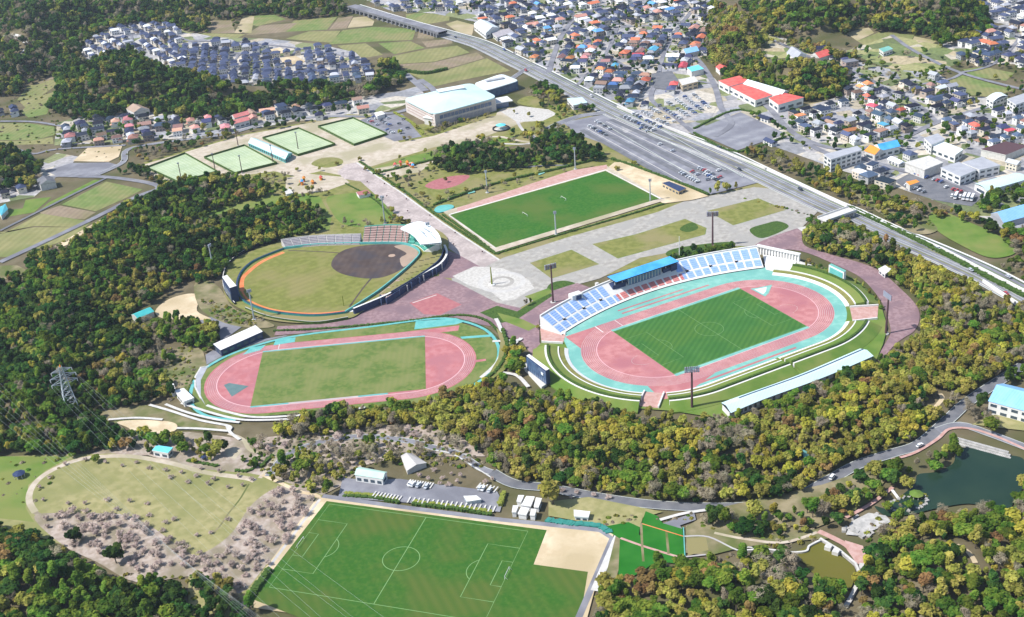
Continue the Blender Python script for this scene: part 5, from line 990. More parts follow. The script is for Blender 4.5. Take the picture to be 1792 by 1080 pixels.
# ================================================================ TERRAIN
X0, X1, Y0, Y1, ST_ = -900, 820, 340, 2060, 6.0
def pip(P, x, y):
    ins = np.zeros(x.shape, bool); n = len(P)
    for i in range(n):
        xi, yi = P[i]; xj, yj = P[i-1]
        if yi == yj: continue
        c = ((yi > y) != (yj > y)) & (x < (xj-xi)*(y-yi)/(yj-yi)+xi); ins ^= c
    return ins
def pdist(P, x, y):
    d = np.full(x.shape, 1e9); n = len(P)
    for i in range(n):
        ax, ay = P[i-1]; bx, by = P[i]; vx, vy = bx-ax, by-ay; l = vx*vx+vy*vy+1e-9
        t = np.clip(((x-ax)*vx+(y-ay)*vy)/l, 0, 1); d = np.minimum(d, (x-ax-t*vx)**2+(y-ay-t*vy)**2)
    return np.sqrt(d)
HILLS = [
 ([(0,-60),(300,-60),(600,-40),(600,12),(560,22),(500,20),(430,12),(400,40),(340,40),(290,34),(240,32),(180,48),(150,68),(135,92),(100,125),(60,150),(0,160),(-40,120)], 34, 90),
 ([(104,150),(150,128),(213,112),(264,122),(330,148),(400,160),(480,160),(600,158),(600,164),(500,178),(420,188),(380,200),(260,186),(170,198),(98,188)], 20, 36),
 ([(640,130),(660,118),(690,112),(704,130),(700,142),(650,150)], 14, 18),
 ([(-30,250),(40,268),(68,300),(58,320),(0,328),(-30,310)], 12, 25),
 ([(0,500),(60,450),(160,410),(210,368),(280,340),(300,328),(326,320),(450,320),(462,335),(400,350),(350,368),(318,384),(345,380),(450,360),(510,350),(555,370),(550,398),(450,420),(414,440),(389,470),(340,485),(270,515),(232,533),(215,555),(276,562),(340,558),(380,582),(352,608),(300,585),(225,600),(180,700),(160,745),(60,770),(-20,770)], 13, 50),
 ([(-40,930),(60,945),(130,980),(220,1035),(300,1030),(330,1090),(-60,1100)], 10, 35),
 ([(1060,1080),(1070,1030),(1150,1000),(1260,995),(1370,985),(1420,1018),(1470,1040),(1470,1100),(1060,1100)], 8, 30),
 ([(1520,1090),(1530,1000),(1560,930),(1640,905),(1740,905),(1830,905),(1850,1100)], 10, 35),
 ([(765,272),(800,258),(870,262),(960,240),(1000,246),(1045,262),(1045,272),(980,280),(870,290),(790,292)], 9, 20),
 ([(1255,60),(1270,20),(1340,60),(1330,92),(1280,106),(1245,100)], 16, 30),
 ([(1290,130),(1320,118),(1400,116),(1460,124),(1480,142),(1462,162),(1420,172),(1350,162)], 17, 22),
 ([(1290,-60),(1700,-60),(1725,10),(1728,40),(1700,64),(1640,70),(1560,56),(1520,46),(1460,68),(1400,70),(1345,56),(1310,28)], 30, 60),
 ([(860,720),(900,700),(1040,730),(1200,750),(1340,740),(1430,705),(1520,670),(1600,630),(1640,600),(1700,620),(1640,700),(1560,780),(1440,830),(1300,860),(1100,850),(960,830),(880,790)], 7, 40),
 ([(1420,418),(1480,400),(1560,440),(1640,480),(1740,530),(1770,570),(1700,610),(1640,590),(1625,540),(1590,500),(1530,460),(1450,436)], 6, 22),
]
gx = np.arange(X0, X1+1, ST_); gy = np.arange(Y0, Y1+1, ST_); XX, YY = np.meshgrid(gx, gy); ZZ = np.zeros(XX.shape)
for P_, H_, L_ in HILLS:
    P = np.array([tuple(p.xy) for p in Gs(P_)]); m = pip(P, XX, YY)
    d = pdist(P, XX[m], YY[m]); t = np.clip(d/L_, 0, 1); ZZ[m] = np.maximum(ZZ[m], H_*(t*t*(3-2*t)))
rng = np.random.RandomState(3)
ZZ += np.where(ZZ > 1, (np.sin(XX*.045+1)*np.cos(YY*.038)+np.sin(XX*.11+YY*.07))*1.1*np.clip(ZZ/10, 0, 1), 0)
DM = np.full(XX.shape, 1e9)
OCS = 2.0; ox = np.arange(X0, X1, OCS)+1; oy = np.arange(Y0, Y1, OCS)+1; OCC = np.zeros((len(oy), len(ox)), bool)
def mark(P, pad=0):
    a, b = P.min(0)-pad-3, P.max(0)+pad+3
    i0, i1 = np.searchsorted(ox, a[0]), np.searchsorted(ox, b[0]); j0, j1 = np.searchsorted(oy, a[1]), np.searchsorted(oy, b[1])
    if i1 <= i0 or j1 <= j0: return
    x, y = np.meshgrid(ox[i0:i1], oy[j0:j1]); m = pip(P, x, y)
    if pad: m |= pdist(P, x, y) < pad
    OCC[j0:j1, i0:i1] |= m
for nm_, P in SOFTP:
    if nm_ in ('yards', 'park_lawn', 'undergrowth'): continue
    FLATS.append(('soft', P))
for P in FLATS:
    soft = isinstance(P, tuple); P = P[1] if soft else P
    if not soft: mark(P)
    a, b = P.min(0)-26, P.max(0)+26; i0, i1 = np.searchsorted(gx, a[0]), np.searchsorted(gx, b[0]); j0, j1 = np.searchsorted(gy, a[1]), np.searchsorted(gy, b[1])
    if i1 <= i0 or j1 <= j0: continue
    x, y = XX[j0:j1, i0:i1], YY[j0:j1, i0:i1]; d = pdist(P, x, y); d[pip(P, x, y)] = 0; DM[j0:j1, i0:i1] = np.minimum(DM[j0:j1, i0:i1], d)
t = np.clip((DM-7)/18, 0, 1); ZZ *= t*t*(3-2*t)
def hgt(x, y):
    x = np.asarray(x, float); y = np.asarray(y, float); u = np.clip((x-X0)/ST_, 0, len(gx)-1.001); v = np.clip((y-Y0)/ST_, 0, len(gy)-1.001)
    i = u.astype(int); j = v.astype(int); a = u-i; b = v-j
    return ZZ[j,i]*(1-a)*(1-b)+ZZ[j,i+1]*a*(1-b)+ZZ[j+1,i]*(1-a)*b+ZZ[j+1,i+1]*a*b
def occ(x, y):
    i = np.clip(((np.asarray(x)-X0)/OCS).astype(int), 0, len(ox)-1); j = np.clip(((np.asarray(y)-Y0)/OCS).astype(int), 0, len(oy)-1); return OCC[j, i]
EX = np.concatenate([[-6000, -3000, -1500], gx, [1500, 3000, 6000]]); EY = np.concatenate([[-3000, -1000, 0], gy, [3000, 5000, 9000]])
EZ = np.zeros((len(EY), len(EX))); EZ[3:-3, 3:-3] = ZZ
ny, nx = EZ.shape; vx, vy = np.meshgrid(EX, EY); verts = np.stack([vx, vy, EZ], -1).reshape(-1, 3)
idx = np.arange(nx*ny).reshape(ny, nx); q = np.stack([idx[:-1, :-1], idx[:-1, 1:], idx[1:, 1:], idx[1:, :-1]], -1).reshape(-1, 4)
def np_mesh(name, v, f, mats, mi=None, smooth=False):
    me = bpy.data.meshes.new(name); k = f.shape[1]; me.vertices.add(len(v)); me.vertices.foreach_set('co', v.astype(np.float32).ravel())
    me.loops.add(f.size); me.loops.foreach_set('vertex_index', f.astype(np.int32).ravel()); me.polygons.add(len(f)); me.polygons.foreach_set('loop_start', np.arange(0, f.size, k, dtype=np.int32))
    for m in mats: me.materials.append(MATS[m] if isinstance(m, str) else m)
    if mi is not None: me.polygons.foreach_set('material_index', mi.astype(np.int32))
    if smooth: me.polygons.foreach_set('use_smooth', np.ones(len(f), bool))
    me.update(calc_edges=True); return me
g_ = link('ground', np_mesh('ground', verts, q, ['soil'], smooth=True)); g_['kind'] = 'structure'
# track on the far hill
for p_, w_ in (([(8,74),(28,86),(52,105)], 6), ([(40,125),(52,112)], 5), ([(1645,690),(1648,700),(1625,725)], 2.5), ([(1620,985),(1608,965)], 3), ([(1670,985),(1690,1000),(1703,1018)], 2.5), ([(1752,1000),(1757,975)], 3)):
    W = spline(Gs(p_), False, 6); A, B = ribbon_loops(W, w_); mb = MB(); z = lambda P: [(p.x, p.y, float(hgt(p.x, p.y))+.35) for p in P]; mb.strip(z(B), z(A)); tag(ob('forest_track', mb, 'offwhite' if w_ > 4 else 'sand'), kind='structure'); mark(np.array([(p.x, p.y) for p in A]+[(p.x, p.y) for p in B[::-1]]), 3.5)

# ================================================================ TOWN HOUSES
RC = {'slate': (.032, .045, .082), 'slate2': (.055, .072, .122), 'black': (.018, .022, .036), 'grey': (.30, .31, .34), 'brown': (.20, .12, .10), 'red': (.50, .13, .08), 'salmon': (.40, .19, .16), 'silver': (.62, .64, .66), 'blue': (.10, .28, .50)}
for k, c in RC.items(): mat('tile_'+k, c, tuple(v*1.25 for v in c), 1.5, rough=.75, rnd_v=.45, spec=.15)
for k, c in {'w': (.74, .72, .68), 'c': (.60, .54, .44), 'g': (.42, .42, .42), 'b': (.36, .29, .24)}.items(): mat('house_'+k, c, tuple(v*.85 for v in c), .6, rnd_v=.2)
CN = {'slate': 'slate blue tiled', 'slate2': 'blue-grey tiled', 'black': 'near-black tiled', 'grey': 'grey', 'brown': 'brown', 'red': 'orange-red tiled', 'salmon': 'salmon', 'silver': 'silvery white', 'blue': 'bright blue'}
def house_geo(lx, ly, h, kind):
    w_ = MB(); w_.box(0, 0, 0, lx, ly, h)
    if kind == 'hip' : w_.box(lx*.28, -ly*.38, 0, lx*.4, ly*.5, h*.55)
    for s in (-1, 1):
        for i in range(3): 
            x = (-.3+.3*i)*lx
            w_.box(x, s*ly/2, h*.62, lx*.14, .12, 1.1, 0, 1); w_.box(x, s*ly/2, h*.15, lx*.16, .12, 1.3, 0, 1)
        w_.box(s*lx/2, 0, h*.6, .12, ly*.3, 1.1, 0, 1)
    r = MB(); e = .7; X, Y = lx/2+e, ly/2+e; rh = ly*.27; z = h-.15
    if kind == 'gable':
        a, b, c, d = (-X,-Y,z), (X,-Y,z), (X,Y,z), (-X,Y,z); m0, m1 = (-X,0,z+rh), (X,0,z+rh); r.poly([a, b, m1, m0]); r.poly([c, d, m0, m1]); r.poly([b, c, m1]); r.poly([d, a, m0]); r.poly([d, c, b, a])
    elif kind == 'hip':
        for (x0, y0, X_, Y_, zz, hh) in ((0, 0, X, Y, z, rh), (lx*.28, -ly*.42, lx*.25, ly*.32, h*.55, 1.2)):
            a, b, c, d = (x0-X_,y0-Y_,zz), (x0+X_,y0-Y_,zz), (x0+X_,y0+Y_,zz), (x0-X_,y0+Y_,zz); k = X_*.45; m0, m1 = (x0-k,y0,zz+hh), (x0+k,y0,zz+hh); r.poly([a, b, m1, m0]); r.poly([c, d, m0, m1]); r.poly([b, c, m1]); r.poly([d, a, m0]); r.poly([d, c, b, a])
    else:
        r.box(0, 0, h-.1, lx+.4, ly+.4, .5)
    return w_, r
HG = [house_geo(11, 8, 6, 'hip'), house_geo(12, 8.5, 6.2, 'gable'), house_geo(9.5, 7.5, 5.8, 'hip'), house_geo(15, 7, 3.6, 'gable'), house_geo(10, 9, 6.4, 'hip'), house_geo(13, 9, 6, 'flat')]
HMESH = {}
def house_meshes(g, rc, wc):
    if (g, rc, wc) not in HMESH: HMESH[g, rc, wc] = (mesh('wall', HG[g][0], ['house_'+wc, 'glass']), mesh('roof', HG[g][1], ['tile_'+rc]))
    return HMESH[g, rc, wc]
SL = ['slate']*5+['slate2']*5+['black']*2+['grey']*2
TOWNS = [ # polygon, spacing, angle, jitter, fill, palette, phrase
 ([(140,92),(160,65),(185,52),(230,40),(290,40),(312,52),(330,66),(300,84),(330,110),(300,118),(250,90),(212,88),(160,108)], 13.5, .5, .2, .93, SL+['silver', 'silver'], 'hillside estate at the far upper left'),
 ([(300,84),(380,68),(470,70),(560,80),(622,94),(655,124),(650,136),(570,144),(450,148),(400,148),(320,120)], 12.3, .15, .16, .97, ['slate']*5+['slate2']*7+['grey', 'black'], 'dense estate behind the wooded ridge'),
 ([(98,212),(140,205),(200,196),(300,204),(400,204),(450,190),(560,180),(640,172),(640,200),(520,208),(430,222),(330,236),(230,244),(100,252)], 15, .3, .3, .85, SL+['black']*4+['salmon']*4+['brown']*2, 'village strip below the wooded ridge'),
 ([(860,0),(1255,0),(1242,40),(1140,30),(1060,60),(900,92),(850,60),(840,20)], 14.5, .35, .35, .88, SL+['black']*5+['silver']*3+['red', 'salmon', 'blue'], 'far end of the highway town'),
 ([(640,0),(860,0),(840,30),(700,16)], 17, .2, .4, .7, SL+['silver']*2, 'houses by the far viaduct'),
 ([(905,92),(1060,62),(1240,40),(1240,110),(1140,120),(1100,190),(1060,178),(955,124)], 14, -.35, .3, .9, SL+['black']*4+['red']*4+['brown']*2+['salmon']*2+['silver']*2+['blue', 'brown', 'brown'], 'old quarter above the used car yard'),
 ([(1100,186),(1130,130),(1200,150),(1180,165),(1110,192)], 16.5, -.35, .3, .7, SL+['red']*3+['salmon'], 'block left of the used car yard'),
 ([(1268,228),(1300,190),(1370,196),(1392,238),(1480,265),(1520,262),(1560,300),(1500,300),(1440,262),(1380,240),(1330,250)], 13.6, .55, .3, .93, SL+['black']*2+['red', 'blue', 'brown', 'silver', 'silver', 'salmon'], 'blocks beside the striped asphalt court'),
 ([(1375,195),(1470,175),(1495,142),(1500,125),(1560,150),(1640,130),(1710,170),(1640,212),(1560,248),(1470,258),(1400,234)], 13.6, .4, .3, .92, SL+['black']*5+['salmon', 'red', 'red', 'brown', 'silver', 'blue'], 'eastern town below the wooded hill'),
 ([(1640,215),(1720,192),(1792,178),(1792,246),(1712,260),(1690,240)], 13.6, .3, .3, .92, SL+['salmon', 'red', 'silver', 'black'], 'far side of the eastern town'),
 ([(1690,60),(1740,45),(1792,18),(1792,120),(1720,112),(1660,100)], 14.8, .3, .35, .9, SL+['salmon', 'red', 'red', 'black', 'silver'], 'quarter under the wooded hill'),
 ([(1700,0),(1792,0),(1792,14),(1740,38),(1725,15)], 17, .3, .4, .8, SL+['silver']*2, 'hilltop houses in the far right corner'),
 ([(1380,62),(1400,74),(1470,96),(1480,104),(1500,112),(1480,124),(1440,100),(1370,82)], 16, .3, .4, .6, SL+['black']*3, 'hamlet between the two wooded hills'),
 ([(1560,262),(1680,265),(1790,280),(1790,300),(1700,268),(1620,270),(1590,285),(1560,322),(1500,318),(1470,300),(1520,300)], 15, .5, .3, .8, SL+['silver']*3, 'blocks among the white warehouses'),
 ([(0,325),(60,310),(80,285),(130,272),(215,250),(222,262),(160,278),(120,284),(90,302),(60,335),(0,372)], 17, .5, .35, .66, SL+['black']*3+['grey'], 'village at the left picture edge'),
 ([(0,192),(30,190),(30,212),(0,212)], 16, .4, .3, .7, SL, 'farm at the left picture edge'),
]
HS = []
AX = np.arange(X0, X1, 1)
for ti, (P_, sp, ang, jit, fill, pal, phr) in enumerate(TOWNS):
    P_ = beyond(P_, 90)
    W = np.array([tuple(p.xy) for p in Gs(P_)]); cx, cy = W.mean(0); R_ = np.abs(W-[cx, cy]).max()*1.5; n = int(R_/sp)
    c, s = math.cos(ang), math.sin(ang)
    for i in range(-n, n+1):
        for j in range(-n, n+1):
            if (j % 3) == 0 and sp < 16: off = .8
            else: off = 0
            x = i*sp+rnd.uniform(-jit, jit)*sp*.5; y = j*sp*.92+off+rnd.uniform(-jit, jit)*sp*.5; X = cx+x*c-y*s; Y = cy+x*s+y*c
            if rnd.random() > fill or X < X0+8 or X > X1-8 or Y > Y1-8: continue
            if not pip(np.array(P_, float), *[np.array([float(v)]) for v in Pv(X, Y, 4.)])[0]: continue
            if any(occ(X+a*4.5, Y+b*4.5) for a, b in ((0,0),(1,0),(-1,0),(0,1),(0,-1))): continue
            HS.append((X, Y, ang+rnd.choice([0, math.pi/2, math.pi, -math.pi/2])+rnd.uniform(-.1, .1)*(1+2*jit), ti, rnd.choice(pal), rnd.choice('wwwwccgb'), rnd.choice([0, 0, 1, 1, 2, 2, 3, 4, 4, 5]) , rnd.uniform(.74, 1.1)*(.86 if sp < 14 else 1)))
def hd(h): return math.hypot(h[0], h[1])
inview = []
for h in HS:
    px, py = Pv(h[0], h[1], 3.)
    h_in = -6 < px < 1798 and -6 < py < 1086; inview.append(h_in)
order = sorted([i for i in range(len(HS)) if inview[i]], key=lambda i: hd(HS[i]))
IND = set(order[:292])
def sector(px, py, PW):
    x0, y0 = PW.min(0); x1, y1 = PW.max(0); u, v = (px-x0)/(x1-x0+1), (py-y0)/(y1-y0+1)
    a = 'upper' if v < .34 else 'lower' if v > .66 else ''; b = 'far left' if u < .2 else 'left' if u < .4 else 'far right' if u > .8 else 'right' if u > .6 else ''
    return (a+' '+b).strip() or 'middle'
LAB = {}
def hlabel(i):
    X, Y, a, ti, rc, wc, g, sc = HS[i]; k = {'w': 'white', 'c': 'cream', 'g': 'grey', 'b': 'brown'}[wc]; px, py = Pv(X, Y, 4.)
    fm = {0: 'hipped', 1: 'gabled', 2: 'small hipped', 3: 'long', 4: 'square', 5: 'flat-topped'}[g]
    return '%s %s house, %s roof, %s %s' % (fm, k, CN[rc].replace(' tiled', ''), sector(px, py, np.array(TOWNS[ti][0], float)), TOWNS[ti][6])
for i in order[:292]:
    X, Y, a, ti, rc, wc, g, sc = HS[i]; wm_, rm_ = house_meshes(g, rc, wc)
    z = float(hgt(X, Y)); t = thing('house', hlabel(i), 'house', (X, Y, z), a, 'houses of the '+TOWNS[ti][6])
    t.scale = (sc, sc, 1); link('wall', wm_, t); link('roof', rm_, t)
rest = [h for i, h in enumerate(HS) if i not in IND]
V = []; Fq = []; Mi = []; mats_ = sorted({'house_'+h[5] for h in rest} | {'tile_'+h[4] for h in rest} | {'glass'}); mb = MB()
for X, Y, a, ti, rc, wc, g, sc in rest:
    c, s = math.cos(a)*sc, math.sin(a)*sc; z0 = float(hgt(X, Y))
    for k, (M_, mm) in enumerate(((HG[g][0], 'house_'+wc), (HG[g][1], 'tile_'+rc))):
        b = len(mb.v); mb.v += [(X+x*c-y*s, Y+x*s+y*c, z0+z) for x, y, z in M_.v]; mb.f += [tuple(b+q for q in f) for f in M_.f]; mb.m += [mats_.index(mm if m == 0 else 'glass') for m in M_.m]
tag(ob('far_houses', mb, mats_), kind='stuff')
for X, Y, a, *_ in HS: mark(np.array([(X-3.5, Y-3.5), (X+3.5, Y-3.5), (X+3.5, Y+3.5), (X-3.5, Y+3.5)]))

# ================================================================ VEHICLES
CC = {'white': (.78, .78, .77), 'silver': (.55, .57, .60), 'black': (.03, .03, .035), 'blue': (.05, .10, .32), 'red': (.50, .04, .04), 'grey': (.25, .26, .28)}
for k, c in CC.items(): mat('paint_'+k, c, rough=.3, spec=.6)
mat('tyre', (.02, .02, .02))
def car_meshes(kind):
    b = MB(); L_, W_, H_ = {'car': (4.4, 1.75, .95), 'van': (4.8, 1.8, 1.3), 'bus': (10, 2.5, 2.6)}[kind]; x = L_/2; y = W_/2
    b.prism([(-x, -y*.8), (-x+.25, -y), (x-.3, -y), (x, -y*.75), (x, y*.75), (x-.3, y), (-x+.25, y), (-x, y*.8)], .3, .3+H_*(.62 if kind == 'car' else .6))
    z0 = .3+H_*(.62 if kind == 'car' else .6); z1 = {'car': 1.42, 'van': 1.85, 'bus': 3.0}[kind]; r0, r1 = {'car': (-.42, .22), 'van': (-.48, .3), 'bus': (-.49, .48)}[kind]
    b2 = MB(); P0 = [(L_*r0, -y*.95, z0), (L_*r1+.45, -y*.95, z0), (L_*r1+.45, y*.95, z0), (L_*r0, y*.95, z0)]; P1 = [(L_*r0+.35, -y*.8, z1-.12), (L_*r1-.2, -y*.8, z1-.12), (L_*r1-.2, y*.8, z1-.12), (L_*r0+.35, y*.8, z1-.12)]
    for i in range(4): b2.poly([P0[i], P0[(i+1) % 4], P1[(i+1) % 4], P1[i]])
    b3 = MB(); b3.prism([(p[0], p[1]) for p in P1], z1-.14, z1); wv = MB(); wv.tube((0, -.1, 0), (0, .1, 0), .33, n=8)
    return b, b2, b3, wv, (L_*.32, y-.1)
CM = {k: car_meshes(k) for k in ('car', 'van', 'bus')}; PROTO = {}
def car(px, ang, kind, color, where, W=None, group=None):
    k = (kind, color); p = W if W is not None else G(*px)
    if k not in PROTO:
        b, b2, b3, wv, (ax, ay) = CM[kind]; t = thing('parked_car' if kind != 'bus' else 'bus', '', 'car'); ob('body', b, 'paint_'+color, t); ob('windows', b2, 'glass', t); ob('cabin_roof', b3, 'paint_'+color, t); me = mesh('wheel', wv, 'tyre')
        for sx in (-1, 1):
            for sy in (-1, 1): link('wheel', me, t, (sx*ax, sy*ay, .33))
        PROTO[k] = t; o = t
    else: o = copy_tree(PROTO[k])
    o.location = (p.x, p.y, .35 if 'highway' not in where else .35); o.location.z = .02+_lvl[0]; o.rotation_euler = (0, 0, ang)
    desc = {'car': 'hatchback', 'van': 'van', 'bus': 'bus'}[kind]
    tag(o, '%s %s %s' % (color, desc, where), {'car': 'car', 'van': 'van', 'bus': 'bus'}[kind], '%s %s vehicles %s' % (color, desc, where)); return o
def row(a, b, n, fill, ang_off, where, kinds=('car',), cols=('white', 'white', 'silver', 'silver', 'black', 'grey', 'blue', 'red')):
    A, B = G(*a), G(*b); d = B-A; base = math.atan2(d.y, d.x)+ang_off
    for i in range(n):
        if rnd.random() < fill:
            p = A.lerp(B, (i+.5)/n); car(None, base+rnd.uniform(-.04, .04)+(math.pi if rnd.random() < .4 else 0), rnd.choice(kinds), rnd.choice(cols), where, W=p)
H2 = math.pi/2
wh = 'parked in the striped main car park by the highway'
row((1030,222),(1062,240), 7, .9, H2, wh); row((1042,214),(1074,232), 7, .5, H2, wh); row((1186,302),(1222,322), 9, .75, H2, wh, cols=('white', 'silver', 'silver')); row((1205,300),(1240,318), 8, .4, H2, wh); row((1232,306),(1262,322), 8, .85, H2, wh, cols=('white', 'blue', 'black', 'silver')); row((1222,296),(1262,314), 9, .6, H2, wh); row((1240,294),(1285,312), 9, .35, H2, wh)
row((1125,240),(1180,268), 10, .15, H2, wh); row((1090,212),(1140,236), 10, .15, H2, wh)
wh = 'parked beside the tennis courts and gymnasium'
row((640,210),(690,236), 11, .7, H2, wh, cols=('white', 'silver', 'red', 'silver', 'blue')); row((652,206),(704,232), 11, .6, H2, wh); row((668,203),(716,228), 10, .6, H2, wh); row((690,202),(722,220), 7, .5, H2, wh)
wh = 'in the crowded used car yard across the highway'
for k_ in range(9): row((1092+15*k_,206-5*k_),(1146+12*k_,232-5*k_), 9, .88, H2, wh, kinds=('car', 'van'), cols=('white', 'silver', 'white', 'grey', 'silver', 'blue'))
wh = 'on the dark asphalt yard by the white warehouses'
row((1600,306),(1650,322), 8, .6, H2, wh, cols=('white', 'red', 'blue', 'silver')); row((1640,325),(1690,342), 8, .6, H2, wh); row((1662,346),(1712,352), 7, .7, H2, wh, kinds=('van', 'bus'), cols=('white',)); row((1575,322),(1620,340), 6, .5, H2, wh)
wh = 'in the parking bays above the lowest pitch'; row((716,851),(754,857), 8, .3, H2, wh, cols=('white', 'silver')); row((838,858),(866,864), 5, .5, H2, wh, cols=('white', 'silver'))
wh = 'driving along the highway'
for f_, o_ in ((.08, 4), (.15, -4), (.22, 9), (.30, -9), (.36, 4), (.42, -3), (.50, 8), (.55, -9), (.60, 3), (.68, -4), (.74, 9), (.82, 4), (.87, -4), (.9, 9), (.93, -9), (.97, 4)):
    i = int(f_*(len(HW)-1)); d = HW[i+1]-HW[i]; p = HW[i]+Vector((-d.y, d.x, 0)).normalized()*o_; car(None, math.atan2(d.y, d.x), rnd.choice(('car', 'car', 'van')), rnd.choice(('white', 'silver', 'black', 'red', 'blue')), wh, W=p)
car((1609,784), .55, 'car', 'white', 'on the road bend above the large pond'); car((1456,840), .9, 'van', 'white', 'on the woodland road left of the pond inlet')
# parking bay stripes
for (a, b), n in ((((716,847),(756,853)), 9), (((838,853),(868,860)), 5), (((655,868),(700,876)), 8), (((716,878),(865,894)), 18)):
    A, B = G(*a), G(*b); d = (B-A).normalized(); v = Vector((-d.y, d.x, 0))
    for i in range(n+1):
        p = A.lerp(B, i/n); ribbon('bay_line', [p-v*2.6, p+v*2.6], .8, 'offwhite', clear=False)
for (a, b), n in ((((1075,205),(1270,300)), 46), (((1050,215),(1225,318)), 46), (((1100,196),(1300,312)), 40)):
    ribbon('bay_line', Gs([a, b]), .5, 'line', clear=False)

# ================================================================ VEGETATION
def leafcols(name, c1, c2, rv):
    c1 = tuple(min(.62, v*1.5) for v in c1); c2 = tuple(min(.7, v*1.5) for v in c2)
    m = mat(name, c1, c2, .35, rough=.8, rnd_v=rv, lo=.4, hi=.6, spec=.04); nt = m.node_tree; b = nt.nodes['Principled BSDF']; out = nt.nodes['Material Output']
    tr = nt.nodes.new('ShaderNodeBsdfTranslucent'); mx = nt.nodes.new('ShaderNodeMixShader'); mx.inputs[0].default_value = .28
    nt.links.new(b.inputs['Base Color'].links[0].from_socket, tr.inputs[0]); nt.links.new(b.outputs[0], mx.inputs[1]); nt.links.new(tr.outputs[0], mx.inputs[2]); nt.links.new(mx.outputs[0], out.inputs['Surface']); return m
leafcols('leaf_dark', (.014, .040, .009), (.040, .078, .014), .45); leafcols('leaf_mid', (.036, .080, .009), (.100, .145, .020), .40); leafcols('leaf_olive', (.13, .135, .022), (.235, .215, .05), .32)
leafcols('leaf_yellow', (.165, .16, .020), (.27, .235, .038), .28); leafcols('leaf_bronze', (.15, .095, .035), (.21, .14, .05), .3); leafcols('leaf_bare', (.16, .135, .09), (.23, .20, .14), .25); leafcols('leaf_pink', (.33, .26, .225), (.42, .35, .31), .15)
mat('bark', (.10, .08, .06), (.17, .14, .11), 2)
def crown_mesh(name, m, seed, n=230, R=3.6, Hh=6.0, leaf=.85, sparse=False, z0=2.0, lobes=7):
    r = np.random.RandomState(seed); V = []; F = []
    C = [(0, 0, z0+Hh*.5, 1.0)]
    for i in range(lobes): a = r.rand()*6.283; rr = R*r.uniform(.3, .62); C.append((rr*math.cos(a), rr*math.sin(a), z0+Hh*r.uniform(.3, .8), r.uniform(.45, .75)))
    for i in range(n):
        c = C[r.randint(len(C))]; d = r.randn(3); d /= np.linalg.norm(d); d[2] = abs(d[2]) if r.rand() < .75 else d[2]
        rad = c[3]*R*.62*(r.uniform(.85, 1.08) if not sparse else r.uniform(.4, 1.15)); p = np.array([c[0], c[1], c[2]])+d*rad*np.array([1, 1, Hh/R/1.7])
        nn = d*.7+np.array([0, 0, .75])+r.randn(3)*.45; nn /= np.linalg.norm(nn); u = np.cross(nn, r.randn(3)); u /= np.linalg.norm(u); v = np.cross(nn, u); s = leaf*r.uniform(.6, 1.25)*(1 if not sparse else 1.25); q8 = .8 if not sparse else .13
        k = len(V); V += [p-u*s, p-v*s*q8, p+u*s, p+v*s*q8]; F.append((k, k+1, k+2, k+3))
    if not sparse:      # inner mass that keeps the crown from being see-through
        for c in C:
            k = len(V); rr = c[3]*R*.52
            for lat in (-.6, .1, .7):
                for j in range(6): a = j*1.047+lat; V.append(np.array([c[0]+rr*math.cos(a)*math.cos(lat), c[1]+rr*math.sin(a)*math.cos(lat), c[2]+rr*Hh/R/1.7*math.sin(lat)*1.1]))
            for q in (0, 6):
                for j in range(6): F.append((k+q+j, k+q+(j+1) % 6, k+q+6+(j+1) % 6, k+q+6+j))
            F.append((k+12, k+13, k+14, k+15)); F.append((k+12, k+15, k+16, k+17))
    return np_mesh(name, np.array(V), np.array(F), [m])
def trunk_mesh(h=3.5, r=.28, limbs=4, spread=2.2, seed=0):
    q = random.Random(seed); mb = MB(); mb.tube((0, 0, -.6), (0, 0, h), r, r*.6, 6)
    for i in range(limbs): a = i*6.28/limbs+q.random(); mb.tube((0, 0, h*.7), (spread*math.cos(a), spread*math.sin(a), h+q.uniform(.8, 2.4)), r*.5, r*.2, 4)
    return mesh('trunk', mb, 'bark')
KIN = {'dark': 'leaf_dark', 'mid': 'leaf_mid', 'olive': 'leaf_olive', 'yellow': 'leaf_yellow', 'bronze': 'leaf_bronze', 'bare': 'leaf_bare', 'pink': 'leaf_pink'}
CR = {}
for k, m in KIN.items():
    CR[k] = [crown_mesh('crown', m, 11*i+len(k), n=(400 if k in ('dark', 'mid') else 350) if k not in ('bare', 'pink') else 420, R=(3.6, 3.1, 4.2, 2.6, 4.7)[i], Hh=(6.2, 7.4, 5.4, 8.2, 6.0)[i] if k != 'pink' else (3.6, 4.2, 3.0, 4.6, 3.4)[i], lobes=(7, 5, 9, 3, 10)[i], sparse=k in ('bare', 'pink'), z0=2.0 if k != 'pink' else 1.4, leaf=.70 if k not in ('bare', 'pink') else .75) for i in range(5)]
TR = trunk_mesh(); TRB = trunk_mesh(4.2, .25, 7, 2.6, 3)
KD = {'dark': 'dark green evergreen', 'mid': 'mid green leafy', 'olive': 'olive green budding', 'yellow': 'yellow-green spring-leafed', 'bronze': 'bronze-brown budding', 'bare': 'bare grey-brown twiggy', 'pink': 'leafless pinkish cherry'}
DK = [('dark', 6), ('mid', 3.4), ('olive', .7), ('bare', .3)]; YL = [('yellow', 2.8), ('olive', 6), ('mid', 2.4), ('bronze', .35), ('dark', .9), ('bare', 1.7)]; MX = [('mid', 4), ('dark', 2.4), ('olive', 3), ('bare', 2.6), ('bronze', .6), ('yellow', .8)]
